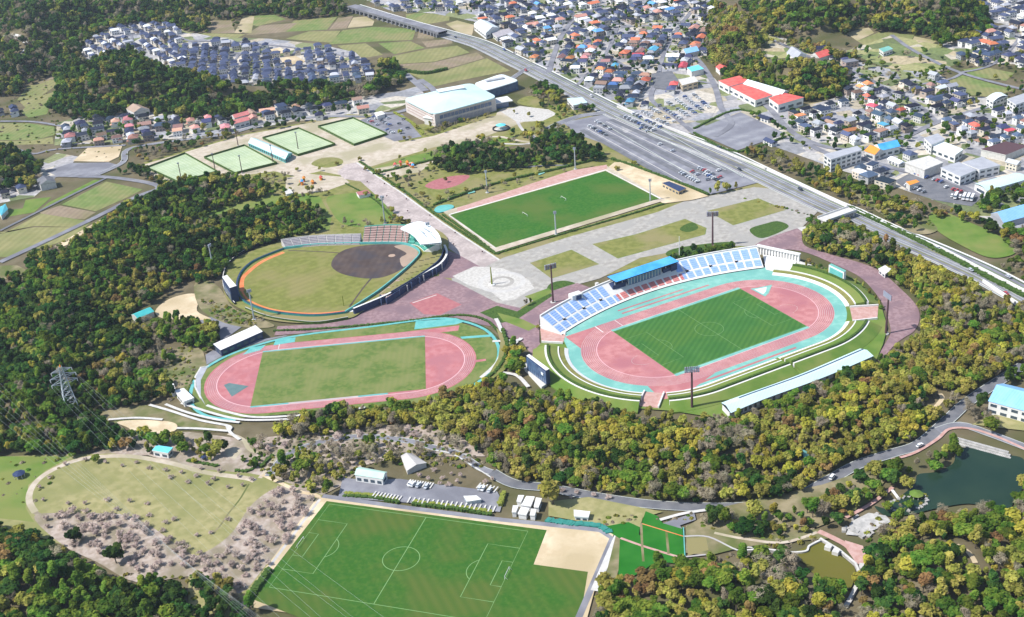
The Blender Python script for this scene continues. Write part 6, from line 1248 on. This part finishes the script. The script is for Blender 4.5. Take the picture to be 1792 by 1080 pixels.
WOODS = [ # crown polygon (px), spacing m, species, scale, phrase
 ([(0,0),(600,0),(604,26),(560,31),(500,28),(430,20),(412,28),(406,34),(366,36),(362,58),(325,50),(290,38),(240,35),(180,50),(158,62),(135,88),(150,110),(112,122),(98,135),(60,148),(48,130),(30,160),(0,168)], 6.6, DK+[('bare', 1.5)], 1.15, 'far hill wood at the upper left'),
 ([(404,42),(425,34),(430,52),(412,56)], 6, DK, 1, 'clump by the far fields'),
 ([(98,134),(120,120),(150,112),(213,88),(238,90),(264,105),(301,123),(352,131),(402,150),(450,150),(575,145),(600,150),(620,150),(618,165),(563,175),(500,178),(450,185),(420,190),(405,200),(380,203),(320,200),(260,188),(210,193),(170,203),(130,200),(95,195),(85,185),(98,165)], 6.0, DK, 1.15, 'wooded ridge behind the village strip'),
 ([(656,140),(663,108),(684,103),(700,125),(706,140),(676,152),(640,162),(650,150)], 6, DK, 1.2, 'conical knoll by the fields'), ([(618,150),(650,146),(665,162),(640,170),(618,166)], 6, [('bare', 3), ('olive', 1)], 1, 'bare grove by the knoll'),
 ([(0,252),(38,262),(70,290),(70,305),(58,325),(0,332)], 6, DK, 1.15, 'wood at the left edge by the village'),
 ([(0,120),(40,145),(30,158),(0,165)], 6, DK, 1, 'left edge wood'), ([(205,300),(240,285),(252,293),(298,318),(312,322),(290,330),(262,318),(228,300)], 5.5, MX, .85, 'grove beside the leftmost tennis court'),
 ([(0,497),(40,482),(55,445),(75,437),(100,440),(160,408),(190,385),(205,365),(235,350),(265,340),(285,325),(326,314),(377,308),(450,312),(472,325),(465,340),(430,347),(400,356),(350,373),(318,390),(345,386),(400,372),(450,361),(513,350),(563,368),(568,390),(550,403),(513,412),(450,426),(414,444),(389,476),(357,490),(326,484),(289,508),(251,531),(240,538),(218,552),(222,560),(276,560),(352,550),(389,578),(380,600),(358,615),(350,605),(330,600),(300,590),(262,602),(235,640),(262,660),(300,660),(305,690),(262,697),(180,712),(165,705),(185,745),(225,755),(232,778),(160,782),(120,795),(60,787),(0,790)], 4.5, DK+[('yellow', .25), ('bronze', .12), ('olive', .5)], .84, 'big evergreen wood on the left'),
 ([(215,600),(262,600),(300,612),(296,650),(262,680),(225,665)], 5.5, [('bare', 4), ('mid', 1)], .85, 'bare thicket in the left wood'),
 ([(232,758),(330,760),(420,775),(380,790),(240,785),(180,800),(120,800)], 6, MX, .8, 'scrub strip above the cherry park'),
 ([(480,744),(550,722),(640,702),(720,684),(760,684),(830,672),(860,658),(895,672),(935,690),(985,688),(1040,705),(1100,722),(1150,730),(1195,735),(1240,728),(1290,730),(1350,712),(1440,672),(1535,632),(1560,612),(1590,596),(1604,584),(1612,560),(1610,520),(1580,505),(1545,478),(1530,468),(1450,440),(1412,432),(1402,412),(1412,396),(1440,384),(1478,384),(1500,392),(1545,420),(1580,440),(1600,456),(1640,470),(1700,496),(1740,520),(1792,565),(1792,625),(1680,690),(1650,730),(1610,768),(1560,788),(1500,806),(1440,838),(1380,868),(1300,880),(1200,880),(1100,874),(1040,858),(950,845),(885,830),(862,815),(850,795),(800,762),(760,745),(700,738),(640,748),(560,758),(490,762)], 3.9, YL, .76, 'yellow-green woodland below the stadiums'), 
 ([(900,770),(960,760),(1040,790),(1120,800),(1200,830),(1300,850),(1380,850),(1340,875),(1200,878),(1100,872),(1000,850),(900,820)], 6.5, [('mid', 3), ('dark', 1), ('bare', 2)], .95, 'lower fringe of the yellow-green woodland'),
 ([(1404,412),(1420,396),(1470,388),(1500,400),(1580,440),(1560,470),(1500,455),(1430,432)], 7, MX, .95, 'upper tip of the ring road wood'),
 ([(460,830),(480,800),(560,780),(640,768),(700,775),(740,790),(690,800),(640,812),(590,845),(560,866),(500,850)], 5.6, [('bare', 5), ('olive', 1.6), ('mid', .6)], .85, 'bare grey thicket above the lowest pitch'),
 ([(420,770),(480,765),(640,748),(740,745),(800,770),(860,820),(840,826),(790,790),(720,768),(640,760),(560,768),(480,790)], 6.2, [('bare', 4), ('pink', 2)], .75, 'bare slope under the second track'),
 ([(0,905),(30,920),(60,940),(100,955),(130,972),(165,990),(200,1012),(222,1030),(262,1012),(300,1020),(330,1050),(345,1090),(0,1090)], 4.8, DK+[('mid', 2), ('olive', .8), ('bronze', .2), ('yellow', .2)], 1.0, 'dark wood in the lower left corner'),
 ([(335,1000),(380,1010),(440,1062),(420,1090),(345,1090)], 5.4, DK+[('mid', 2)], .95, 'corner grove of the lowest pitch'),
 ([(1035,1090),(1050,1030),(1080,1012),(1110,1008),(1150,988),(1200,980),(1260,978),(1320,970),(1372,975),(1400,990),(1425,1012),(1460,1022),(1484,1040),(1470,1090)], 4.8, MX+[('mid', 2)], 1.0, 'mixed wood south of the olive pond'),
 ([(1495,1090),(1506,1000),(1520,985),(1525,950),(1545,925),(1565,908),(1620,898),(1700,890),(1742,886),(1765,902),(1800,885),(1800,1090)], 4.7, MX+[('mid', 2), ('yellow', .4)], .9, 'mixed wood in the lower right corner'),
 ([(1225,892),(1300,896),(1400,880),(1460,850),(1520,820),(1560,806),(1580,812),(1572,850),(1540,870),(1500,892),(1460,912),(1430,928),(1380,935),(1300,928),(1235,915)], 6.2, MX, .9, 'grove between the road and the ponds'),
 ([(1580,830),(1600,805),(1640,780),(1672,772),(1672,800),(1640,822),(1606,828),(1585,850)], 5.5, MX+[('yellow', 1)], .9, 'bank trees above the large pond'), ([(1770,850),(1792,815),(1800,880),(1775,895)], 5.5, MX, .95, 'right bank of the large pond'),
 ([(1690,700),(1722,690),(1735,715),(1765,745),(1740,750),(1700,738)], 5.5, MX, .95, 'trees beside the sky blue roofed school'),
 ([(762,288),(775,262),(800,252),(870,256),(905,262),(930,248),(960,234),(1000,238),(1040,256),(1062,272),(1000,282),(940,287),(870,294),(800,298)], 5.2, [('dark', 6), ('mid', 1), ('bare', .4)], .95, 'dark wood behind the upper pitch'),
 ([(740,282),(765,262),(790,250),(830,244),(880,236),(960,215),(1000,222),(960,236),(870,254),(800,250)], 8, MX+[('bare', 3)], .8, 'slope beside the turquoise gazebo'),
 ([(925,150),(955,145),(985,165),(975,175),(930,168)], 6.5, MX, .9, 'grove by the park gate plaza'),
 ([(1245,0),(1290,20),(1342,66),(1335,98),(1290,112),(1262,118),(1245,108),(1236,70)], 6, [('olive', 4), ('bronze', 1), ('bare', 2), ('mid', 2)], 1.1, 'olive brown hill behind the town'),
 ([(1278,130),(1320,110),(1400,105),(1462,115),(1488,140),(1472,162),(1420,173),(1350,165),(1295,150)], 5.8, [('mid', 3), ('yellow', 1.5), ('dark', 2), ('olive', 2)], 1.1, 'round knoll beside the red roofed halls'),
 ([(1262,100),(1310,90),(1335,100),(1310,118),(1270,140),(1255,118)], 6, DK, 1, 'foot of the knoll'), ([(1345,66),(1400,72),(1460,86),(1500,92),(1492,108),(1455,100),(1400,84)], 6, MX, 1, 'saddle between the hills'),
 ([(1290,0),(1700,0),(1730,20),(1738,44),(1700,68),(1650,74),(1620,64),(1560,58),(1530,46),(1480,55),(1445,42),(1400,60),(1345,56),(1320,30)], 6.2, [('dark', 4), ('mid', 4), ('olive', 2), ('yellow', .8), ('bare', .8)], 1.2, 'long wooded hill at the upper right'),
 ([(1290,258),(1340,255),(1400,285),(1460,302),(1520,322),(1580,345),(1640,358),(1700,372),(1720,395),(1660,376),(1620,372),(1600,400),(1640,432),(1560,392),(1490,362),(1400,318),(1340,292)], 7.2, MX+[('yellow', .8)], .85, 'tree belt beside the highway'),
 ([(1700,372),(1792,420),(1792,500),(1740,480),(1648,436),(1640,420),(1700,444),(1760,462),(1780,440),(1740,405)], 7, MX, .85, 'tree belt round the golf lawn'), ([(1680,345),(1740,325),(1792,330),(1792,350),(1735,372)], 6.5, DK, .9, 'trees beside the barrel roofed shed'),
 ([(1200,330),(1255,318),(1330,322),(1325,330),(1240,345),(1200,352)], 5.5, MX, .8, 'planting at the car park corner'), ([(1310,402),(1345,388),(1378,390),(1384,400),(1345,418),(1318,418)], 5, MX, .8, 'round bed on the stone plaza'), ([(1360,385),(1400,372),(1440,378),(1400,398)], 5.5, MX, .85, 'bed by the footbridge'),
 ([(1165,447),(1180,436),(1240,430),(1285,424),(1288,434),(1230,448),(1180,456)], 4.5, [('dark', 3), ('mid', 2), ('bare', 1)], .6, 'planting behind the grandstand'),
 ([(860,452),(930,432),(1060,398),(1150,362),(1160,368),(1070,404),(940,440),(875,460)], 4.8, MX+[('bronze', 2)], .72, 'long planting strip below the upper pitch'),
 ([(420,238),(470,222),(560,206),(640,198),(640,204),(560,214),(460,238),(425,246)], 5.5, MX+[('bare', 2)], .7, 'tree row behind the tennis courts'), ([(230,262),(340,242),(420,228),(420,238),(330,256),(250,280)], 7, MX, .7, 'tree row by the leftmost court'),
 ([(660,340),(700,352),(740,380),(720,392),(690,388),(640,392),(600,396),(590,388),(650,384),(690,376)], 6.5, [('olive', 2), ('bare', 4)], .7, 'young trees on the lawn below the play park'),
 ([(840,548),(905,530),(965,508),(970,516),(905,552),(870,562)], 4, MX, .5, 'planting at the stand entrance'),
 ([(880,610),(905,598),(925,618),(915,650),(890,650)], 5, [('yellow', 3), ('mid', 1)], .8, 'small clump beside the slate-blue scoreboard'),
 ([(430,768),(445,785),(420,800),(440,820),(462,800),(470,775)], 4.5, [('dark', 3), ('mid', 2)], .5, 'clipped shrubs above the cherry park'), ([(335,785),(390,782),(392,800),(340,806)], 4.2, [('yellow', 3), ('olive', 1)], .45, 'yellow clipped shrubs above the cherry park'),
 ([(640,302),(760,270),(860,252),(900,262),(770,300),(700,335)], 9, [('bare', 3), ('olive', 2), ('mid', 1)], .6, 'lawn slope right of the avenue'), ([(700,345),(800,330),(1000,292),(1060,284),(1000,300),(800,348),(745,366)], 12, [('bare', 3), ('olive', 1)], .6, 'lawn around the red play court'), ([(440,303),(500,298),(600,332),(530,348),(470,335)], 9, [('bare', 2), ('olive', 2), ('mid', 1)], .65, 'planted bank below the play park'), ([(690,232),(800,208),(870,196),(880,206),(800,226),(700,246)], 8, [('olive', 2), ('bare', 2), ('mid', 1)], .6, 'tree row in front of the gymnasium'), ([(940,178),(985,172),(1040,190),(990,208),(960,196)], 8, MX, .65, 'planting behind the gate plaza'), ([(1395,452),(1440,462),(1500,490),(1545,540),(1535,545),(1490,500),(1430,474)], 5, MX, .42, 'shrubs on the rim of the grass terraces'), ([(900,545),(935,560),(945,572),(925,582),(890,566)], 5, MX, .5, 'shrubs beside the left gate'), ([(1560,590),(1545,615),(1420,688),(1345,716),(1340,708),(1420,672),(1530,625),(1545,600)], 5, YL, .7, 'trees lining the long rim building'),
 # garden trees among the houses
 ([(900,0),(1250,0),(1240,110),(1150,130),(1100,190),(1060,178),(955,124),(900,92)], 11.5, DK, .62, 'town gardens'), ([(1300,200),(1400,190),(1500,120),(1560,130),(1640,90),(1792,60),(1792,260),(1560,262),(1480,272),(1340,245)], 11, DK+[('mid', 4)], .65, 'eastern town gardens'), ([(98,206),(300,196),(560,176),(640,170),(640,205),(430,228),(230,250),(98,255)], 13, DK, .8, 'village gardens'),
 ([(1480,70),(1640,72),(1700,104),(1640,126),(1500,118)], 18, DK, .8, 'allotments'), ([(700,0),(860,0),(860,20),(760,22)], 14, DK, .8, 'far gardens'), ([(0,0),(620,0)], 99, DK, 1, 'none'),
]
TREES = []; WPOLY = {w_[4]: np.array(w_[0], float) for w_ in WOODS}; WSC = {w_[4]: w_[3] for w_ in WOODS}
for ph_, P_ in (('cherry park lawn', [(70,800),(550,1060)]), ('slope by the lower car park', [(735,826),(1065,874)]), ('central park paths and lawns', [(470,200),(1110,392)])): WPOLY[ph_] = np.array(P_, float)
for P_, sp, spec, scl, phr in WOODS:
    if len(P_) < 3: continue
    P_ = beyond(P_); PW = np.array(P_, float); W = np.array([tuple(p.xy) for p in Gs(P_)]); a, b = W.min(0)-30, W.max(0)+30; b[1] = min(b[1], Y1-5); a[0] = max(a[0], X0+5); b[0] = min(b[0], X1-5); a[1] = max(a[1], Y0+2)
    x, y = np.meshgrid(np.arange(a[0], b[0], sp), np.arange(a[1], b[1], sp*.9)); x = x+(np.arange(x.shape[0]) % 2)[:, None]*sp*.5
    x = (x+rng.uniform(-.36, .36, x.shape)*sp).ravel(); y = (y+rng.uniform(-.36, .36, y.shape)*sp).ravel(); z = hgt(x, y)
    px, py = Pv(x, y, z+5.*scl); m = pip(PW, px, py) & ~occ(x, y) & (py > -40) & (px > -125) & (px < 1917); x, y, z = x[m], y[m], z[m]
    w_ = np.array([s[1] for s in spec], float); w_ /= w_.sum(); K_ = np.arange(len(spec)); ph_ = np.array([sum(ord(c) for c in s[0]) for s in spec]); fld = np.sin(x[:, None]*.043+ph_*1.7+np.sin(y[:, None]*.031+ph_)*1.5)*np.sin(y[:, None]*.052+ph_*2.3)+.5*np.sin(x[:, None]*.13+y[:, None]*.11+ph_); pr = w_*np.exp(fld*1.5); pr /= pr.sum(1, keepdims=True); ks = (pr.cumsum(1) < rng.rand(len(x), 1)).sum(1); ks = np.minimum(ks, len(spec)-1)
    cl = np.sin(x*.05+y*.03+len(P_))+np.sin(y*.07-x*.02); 
    s = scl*(.62+.85*rng.rand(len(x))**1.6)
    for i in range(len(x)): TREES.append((x[i], y[i], z[i], spec[ks[i]][0], s[i], phr, rng.rand()*6.28, rng.randint(5)))
    if sp < 10:
        for i in range(len(x)): OCC[min(len(oy)-1, int((y[i]-Y0)/OCS)), min(len(ox)-1, int((x[i]-X0)/OCS))] = True
# cherry trees of the park: one by one
CH = []
for q in [(115,815),(150,808),(185,812),(215,818),(240,812),(262,822),(290,826),(318,830),(345,836),(375,842),(352,823),(385,828),(418,836),(440,842),(300,838),(330,846),(365,850),(400,856),(425,852),(88,838),(70,856),(76,878),(120,884),(150,884),(108,900),(150,898),(188,878),(228,880),(258,884),(205,895),(235,910),(262,905),(290,918),(285,932),(306,912),(200,908),(180,920),(230,925),(255,930),(300,945),(320,955),(345,940),(370,935),(400,912),(425,925),(440,900),(465,880),(490,862),(515,868),(480,900),(450,930),(470,945),(500,905),(520,890),(430,955),(400,960),(380,975),(410,990),(440,975),(465,965),(350,972),(330,985),(140,912),(165,905),(185,935),(210,940),(240,945),(270,955),(220,960),(250,970),(280,975),(170,950),(200,965),(230,985),(300,990),(270,1000),(360,1000),(390,1000),(430,1010),(405,1030),(450,990),(130,930),(155,930)]: CH.append((q, 'pink', 'cherry park lawn'))
for q in [(760,826),(775,840),(790,832),(770,850),(800,846),(750,842),(785,852),(806,836),(735,836),(850,848),(862,842),(985,862),(1010,866),(1040,870),(1000,874),(970,866),(1065,874)]: CH.append((q, 'pink', 'slope by the lower car park'))
for q in [(640,345),(660,352),(560,300),(590,290),(520,300),(480,310),(540,345),(700,235),(730,228),(780,222),(820,215),(850,206),(900,200),(925,205),(760,300),(780,320),(850,318),(900,312),(880,322),(940,300),(720,330),(740,345),(770,350),(640,300),(630,282),(700,280),(745,270),(1110,290),(1080,300),(470,330),(500,345)]: CH.append((q, 'olive', 'central park paths and lawns'))
for q, k, ph in CH:
    p = G(*q); TREES.append((p.x, p.y, 0., k, (.52 if k == 'pink' else .62)*rnd.uniform(.8, 1.15), ph, rnd.random()*6, rnd.randrange(3)))
PWc = np.array([(60,905),(110,895),(150,890),(230,900),(310,945),(340,975),(400,940),(445,880),(500,850),(550,868),(520,930),(470,985),(420,1035),(370,1010),(330,990),(240,1000),(170,975),(110,940)], float)
Wc = np.array([tuple(p.xy) for p in Gs(PWc)]); a, b = Wc.min(0), Wc.max(0)
for x in np.arange(a[0], b[0], 6.4):
    for y in np.arange(a[1], b[1], 6.4):
        X, Y = x+rnd.uniform(-2.6, 2.6), y+rnd.uniform(-2.6, 2.6)
        if pip(PWc, *[np.array([float(v)]) for v in Pv(X, Y, 2.)])[0] and rnd.random() < .85: TREES.append((X, Y, 0., 'pink', rnd.uniform(.5, .9), 'cherry park lawn', rnd.random()*6, rnd.randrange(3)))
T = TREES; dist = np.array([math.hypot(t[0], t[1]) for t in T]); pxy = np.array([Pv(t[0], t[1], t[2]+5) for t in T]); vis = (pxy[:, 0] > -8) & (pxy[:, 0] < 1800) & (pxy[:, 1] > -8) & (pxy[:, 1] < 1086)
size = np.array([t[4] for t in T])/dist; size[~vis] = 0; isch = np.array([t[3] == 'pink' and 'park lawn' in t[5] for t in T])
ordr = np.argsort(-size); ind = [i for i in ordr if not isch[i]][:296]+[i for i in ordr if isch[i] and vis[i]]
special = [((968,884), 'olive', 2.1, 'large round yellow-green tree casting a dark shadow beside the white huts', 'broad tree'), ((133,952), 'dark', 1.15, 'lone dark evergreen standing clear of the lower left wood, upper one', 'evergreen'), ((204,987), 'dark', 1.4, 'lone dark evergreen on the bare slope, lower one of two', 'evergreen'), ((1590,893), 'mid', .8, 'bright green tree in the pond inlet below the islet', 'tree'), ((1552,897), 'mid', .9, 'round green tree at the left shore of the pond islet', 'tree')]
def plant(x, y, z, k, s, lab, grp, rot, v, cat='tree'):
    t = thing('cherry_tree' if k == 'pink' else 'tree', lab, cat, (x, y, z), rot, grp); t.scale = (s, s, s*.95)
    link('crown', CR[k][v], t); link('trunk', TRB if k in ('bare', 'pink') else TR, t); return t
for i in ind:
    x, y, z, k, s, ph, rot, v = T[i]; 
    W_ = WPOLY.get(ph); px, py = pxy[i]; base = WSC.get(ph, .9); sz = 'small ' if s < base*.82 else 'large ' if s > base*1.15 else ''
    plant(x, y, z, k, s, '%s%s tree, %s of %s' % (sz, KD[k], sector(px, py, W_)if 1 else '', ph), 'trees of the '+ph, rot, v)
for q, k, s, lb, cat in special: p = G(*q); plant(p.x, p.y, 0, k, s, lb, None, 1., 0, cat)
inds = set(ind)
# the rest of the woods: instanced on points, one mass per kind of tree
def scatter(name, pts, variants):
    me = bpy.data.meshes.new(name); n = len(pts); me.vertices.add(n); me.vertices.foreach_set('co', np.array([p[:3] for p in pts], np.float32).ravel())
    for an, tp, vals in (('sc', 'FLOAT', [p[4] for p in pts]), ('rot', 'FLOAT', [p[6] for p in pts]), ('vi', 'INT', [p[7] for p in pts])):
        at = me.attributes.new(an, tp, 'POINT'); at.data.foreach_set('value', np.array(vals, np.float32 if tp == 'FLOAT' else np.int32))
    o = link(name, me); o['kind'] = 'stuff'; ng = bpy.data.node_groups.new(name, 'GeometryNodeTree'); ng.interface.new_socket('Geometry', in_out='INPUT', socket_type='NodeSocketGeometry'); ng.interface.new_socket('Geometry', in_out='OUTPUT', socket_type='NodeSocketGeometry')
    N = ng.nodes; L = ng.links; gi = N.new('NodeGroupInput'); go = N.new('NodeGroupOutput'); iop = N.new('GeometryNodeInstanceOnPoints'); ci = N.new('GeometryNodeCollectionInfo'); col = bpy.data.collections.new(name+'_kinds')
    for k, me_ in enumerate(variants): oo = bpy.data.objects.new('%s_kind_%d' % (name, k), me_); col.objects.link(oo)
    ci.inputs['Collection'].default_value = col; ci.inputs['Separate Children'].default_value = True; ci.inputs['Reset Children'].default_value = True; iop.inputs['Pick Instance'].default_value = True
    def attr(nm, dt): a = N.new('GeometryNodeInputNamedAttribute'); a.data_type = dt; a.inputs[0].default_value = nm; return next(x for x in a.outputs if x.enabled)
    cx = N.new('ShaderNodeCombineXYZ'); L.new(attr('rot', 'FLOAT'), cx.inputs[2]); L.new(gi.outputs[0], iop.inputs['Points']); L.new(ci.outputs[0], iop.inputs['Instance']); L.new(attr('vi', 'INT'), iop.inputs['Instance Index']); L.new(cx.outputs[0], iop.inputs['Rotation']); L.new(attr('sc', 'FLOAT'), iop.inputs['Scale']); L.new(iop.outputs[0], go.inputs[0])
    md = o.modifiers.new('scatter', 'NODES'); md.node_group = ng; return o
NM2 = {'dark': 'evergreen_wood', 'mid': 'leafy_wood', 'olive': 'budding_wood', 'yellow': 'yellow_green_wood', 'bronze': 'bronze_wood', 'bare': 'bare_wood', 'pink': 'cherry_wood'}
for k in KIN:
    pts = [T[i] for i in range(len(T)) if i not in inds and T[i][3] == k]
    if pts: scatter(NM2[k], pts, CR[k])
# low scrub and tufts over rough ground
bush = [crown_mesh('bush', m_, 40+i, n=60, R=1.5, Hh=1.6, z0=-.3, leaf=.6, lobes=3) for i, m_ in enumerate(('leaf_olive', 'leaf_mid', 'leaf_bare'))]
BP = []
for P_, sp in (([(440,770),(740,745),(800,770),(860,820),(640,815),(560,870),(460,830)], 3.4), ([(1100,905),(1160,912),(1200,900),(1430,925),(1380,950),(1250,930)], 4), ([(1040,908),(1110,900),(1120,915),(1056,922)], 3), ([(1480,330),(1600,350),(1640,400),(1560,390)], 4.5), ([(345,520),(470,560),(440,575),(380,560)], 3), ([(0,800),(130,798),(60,900),(0,900)], 9), ([(180,1000),(330,1005),(420,1040),(330,1075),(230,1030)], 4), ([(1200,985),(1260,975),(1420,930),(1440,945),(1300,980)], 4), ([(270,610),(340,600),(345,680),(300,700),(240,700)], 4), ([(1500,935),(1540,905),(1560,915),(1520,950)], 2.6), ([(1580,895),(1560,870),(1620,868),(1620,890)], 2.8), ([(100,430),(210,370),(210,390),(110,440)], 4), ([(0,160),(100,130),(240,285),(0,260)], 12), ([(1400,175),(1560,180),(1600,130),(1480,100)], 9),
               ([(1290,345),(1500,395),(1545,420),(1440,385)], 3)):
    PW = np.array(P_, float); W = np.array([tuple(p.xy) for p in Gs(P_)]); a, b = W.min(0), W.max(0); x, y = np.meshgrid(np.arange(a[0], b[0], sp), np.arange(a[1], b[1], sp)); x = (x+rng.uniform(-.5, .5, x.shape)*sp).ravel(); y = (y+rng.uniform(-.5, .5, y.shape)*sp).ravel()
    m = pip(PW, *Pv(x, y, 0.)); x, y = x[m], y[m]; z = hgt(x, y)
    BP += [(x[i], y[i], z[i], 0, rng.uniform(.5, 1.3), '', rng.rand()*6, rng.randint(3)) for i in range(len(x))]
scatter('undergrowth', BP, bush)
# hedges
def hedge(pts, label, wd=1.6, h=1.5, m='hedge', group=None):
    W = spline(Gs(pts), False, 5) if len(pts) > 2 else Gs(pts); mb = MB(); L_ = []
    for a, b in zip(W, W[1:]): 
        n = max(1, int((b-a).length/1.3))
        for i in range(n): p = a.lerp(b, i/n); mb.box(p.x+rnd.uniform(-.15, .15), p.y+rnd.uniform(-.15, .15), 0, wd*rnd.uniform(.8, 1.25), wd*rnd.uniform(.8, 1.25), h*rnd.uniform(.75, 1.2), rnd.random()*1.5)
    tag(ob('hedge', mb, m), label, 'hedge', group)
for pts, lb, wd, h, m in (([(606,865),(650,868),(700,876)], 'yellow-green clipped hedge at the left half of the lower car park', 2, 1.2, 'hedge_yellow'), ([(728,880),(800,888),(862,898)], 'yellow-green clipped hedge at the right half of the lower car park', 2, 1.2, 'hedge_yellow'), ([(604,870),(650,873),(704,882)], 'dark green hedge between the left half of the car park and the path', 1.8, 1.6, 'hedge'), ([(724,884),(800,893),(862,904)], 'dark green hedge between the right half of the car park and the path', 1.8, 1.6, 'hedge'),
     ([(882,866),(874,888)], 'short yellow hedge at the car park exit', 2.4, 2, 'hedge_yellow'), ([(960,912),(1000,918),(1045,922),(1068,935)], 'bluish green hedge above the sandy corner of the lowest pitch', 3, 1.2, 'teal'), ([(435,1052),(472,1000)], 'black-green hedge beside the left touchline of the lowest pitch', 3, 2.4, 'hedge'),
     ([(605,322),(655,350),(686,380),(722,402),(768,433)], 'thin dark hedge along the left side of the avenue', 1.2, 1, 'hedge'), ([(630,284),(702,332),(778,387),(868,446)], 'dark hedge along the right side of the avenue', 1.8, 1.4, 'hedge'), ([(775,377),(805,398),(836,420),(864,442),(872,445),(882,441),(1000,406),(1100,377),(1165,357)], 'hedge round the near sides of the upper pitch', 1.6, 1.2, 'hedge'), ([(760,360),(860,325),(980,296),(1062,276)], 'long dark hedge behind the pink sprint track', 2.0, 2, 'hedge'),
     ([(1072,280),(1130,300),(1240,342)], 'dark hedge between the sandy corner and the main car park', 2.2, 2, 'hedge'), ([(1215,226),(1296,193),(1376,228)], 'green hedge on the town side of the asphalt court', 2, 1.6, 'hedge'), ([(1215,234),(1290,267),(1376,240)], 'green hedge on the highway side of the asphalt court', 2, 1.6, 'hedge'),
     ([(480,580),(560,577),(700,565),(800,553),(850,562),(878,588)], 'ragged low hedge along the top of the second track', 1.6, 1.3, 'hedge'), ([(880,580),(888,615),(870,650),(846,668)], 'black-green hedge round the right bend of the second track', 2, 2, 'hedge'), ([(1490,367),(1560,400),(1648,444),(1730,488),(1800,524)], 'continuous dark hedge beside the lower stretch of the highway', 3.2, 2.2, 'hedge'),
     ([(655,305),(720,290),(800,270),(860,250)], 'dark hedge climbing beside the promenade toward the gazebo', 2.4, 1.6, 'hedge'), ([(330,808),(350,812),(385,818)], 'straight dark green hedge above the cherry park', 1.8, 1.4, 'hedge'), ([(450,815),(436,826),(410,825)], 'curved dark green hedge above the cherry park', 1.8, 1.4, 'hedge'),
     ([(458,818),(478,798)], 'black-edged hedge at the park entrance path', 1.8, 1.6, 'hedge'), ([(1415,468),(1450,474),(1500,498),(1538,536)], 'dark hedge between the mauve ring road and the grass terraces', 1.8, 1.6, 'hedge'), ([(712,126),(745,130),(783,122)], 'dark hedge in the middle of the far fields', 3, 3, 'hedge'), ([(690,198),(720,215),(742,236)], 'bright hedge beside the gymnasium car park', 2.6, 1.2, 'hedge_yellow')):
    hedge(pts, lb, wd, h, m)
# street trees on the mauve road: small columnar
for i, q in enumerate([(1411,470),(1429,477),(1449,482),(1497,500),(1510,508),(1521,518),(1532,528),(1538,540)]):
    p = G(*q); t = plant(p.x, p.y, 0, 'olive', .5, 'small columnar street tree in the row beside the mauve ring road', 'columnar street trees beside the mauve ring road', i, i % 3); t.scale = (.32, .32, .75)
# small planters along the avenue
pl = MB(); pl.tube((0,0,0), (0,0,.8), .5, .65, 8); plm = mesh('planter', pl, 'brownsteel')
for i in range(11):
    for k_, (a, b) in enumerate((((632,296),(862,456)), ((622,306),(832,458)))):
        if (i+k_) % 2: continue
        p = G(*a).lerp(G(*b), (i+.3)/11); o = link('planter', plm, None, (p.x, p.y, _lvl[0])); tag(o, 'dark round planter on the pale pink avenue', 'planter', 'planters along the avenue')
# ================================================================ HAZE
hz = MB(); hz.box(0, 1000, -1, 5200, 4200, 421); ho = ob('haze', hz, 'white'); ho.data.materials.clear(); hm = bpy.data.materials.new('haze'); hm.use_nodes = True; N = hm.node_tree.nodes; N.remove(N['Principled BSDF']); pv = N.new('ShaderNodeVolumePrincipled'); pv.inputs['Color'].default_value = (.75, .85, 1, 1); pv.inputs['Density'].default_value = .00005; pv.inputs['Anisotropy'].default_value = .2
hm.node_tree.links.new(pv.outputs[0], N['Material Output'].inputs['Volume']); ho.data.materials.append(hm); ho['kind'] = 'stuff'
print('TREES', len(T), 'houses', len(HS), 'objects', len(bpy.data.objects))
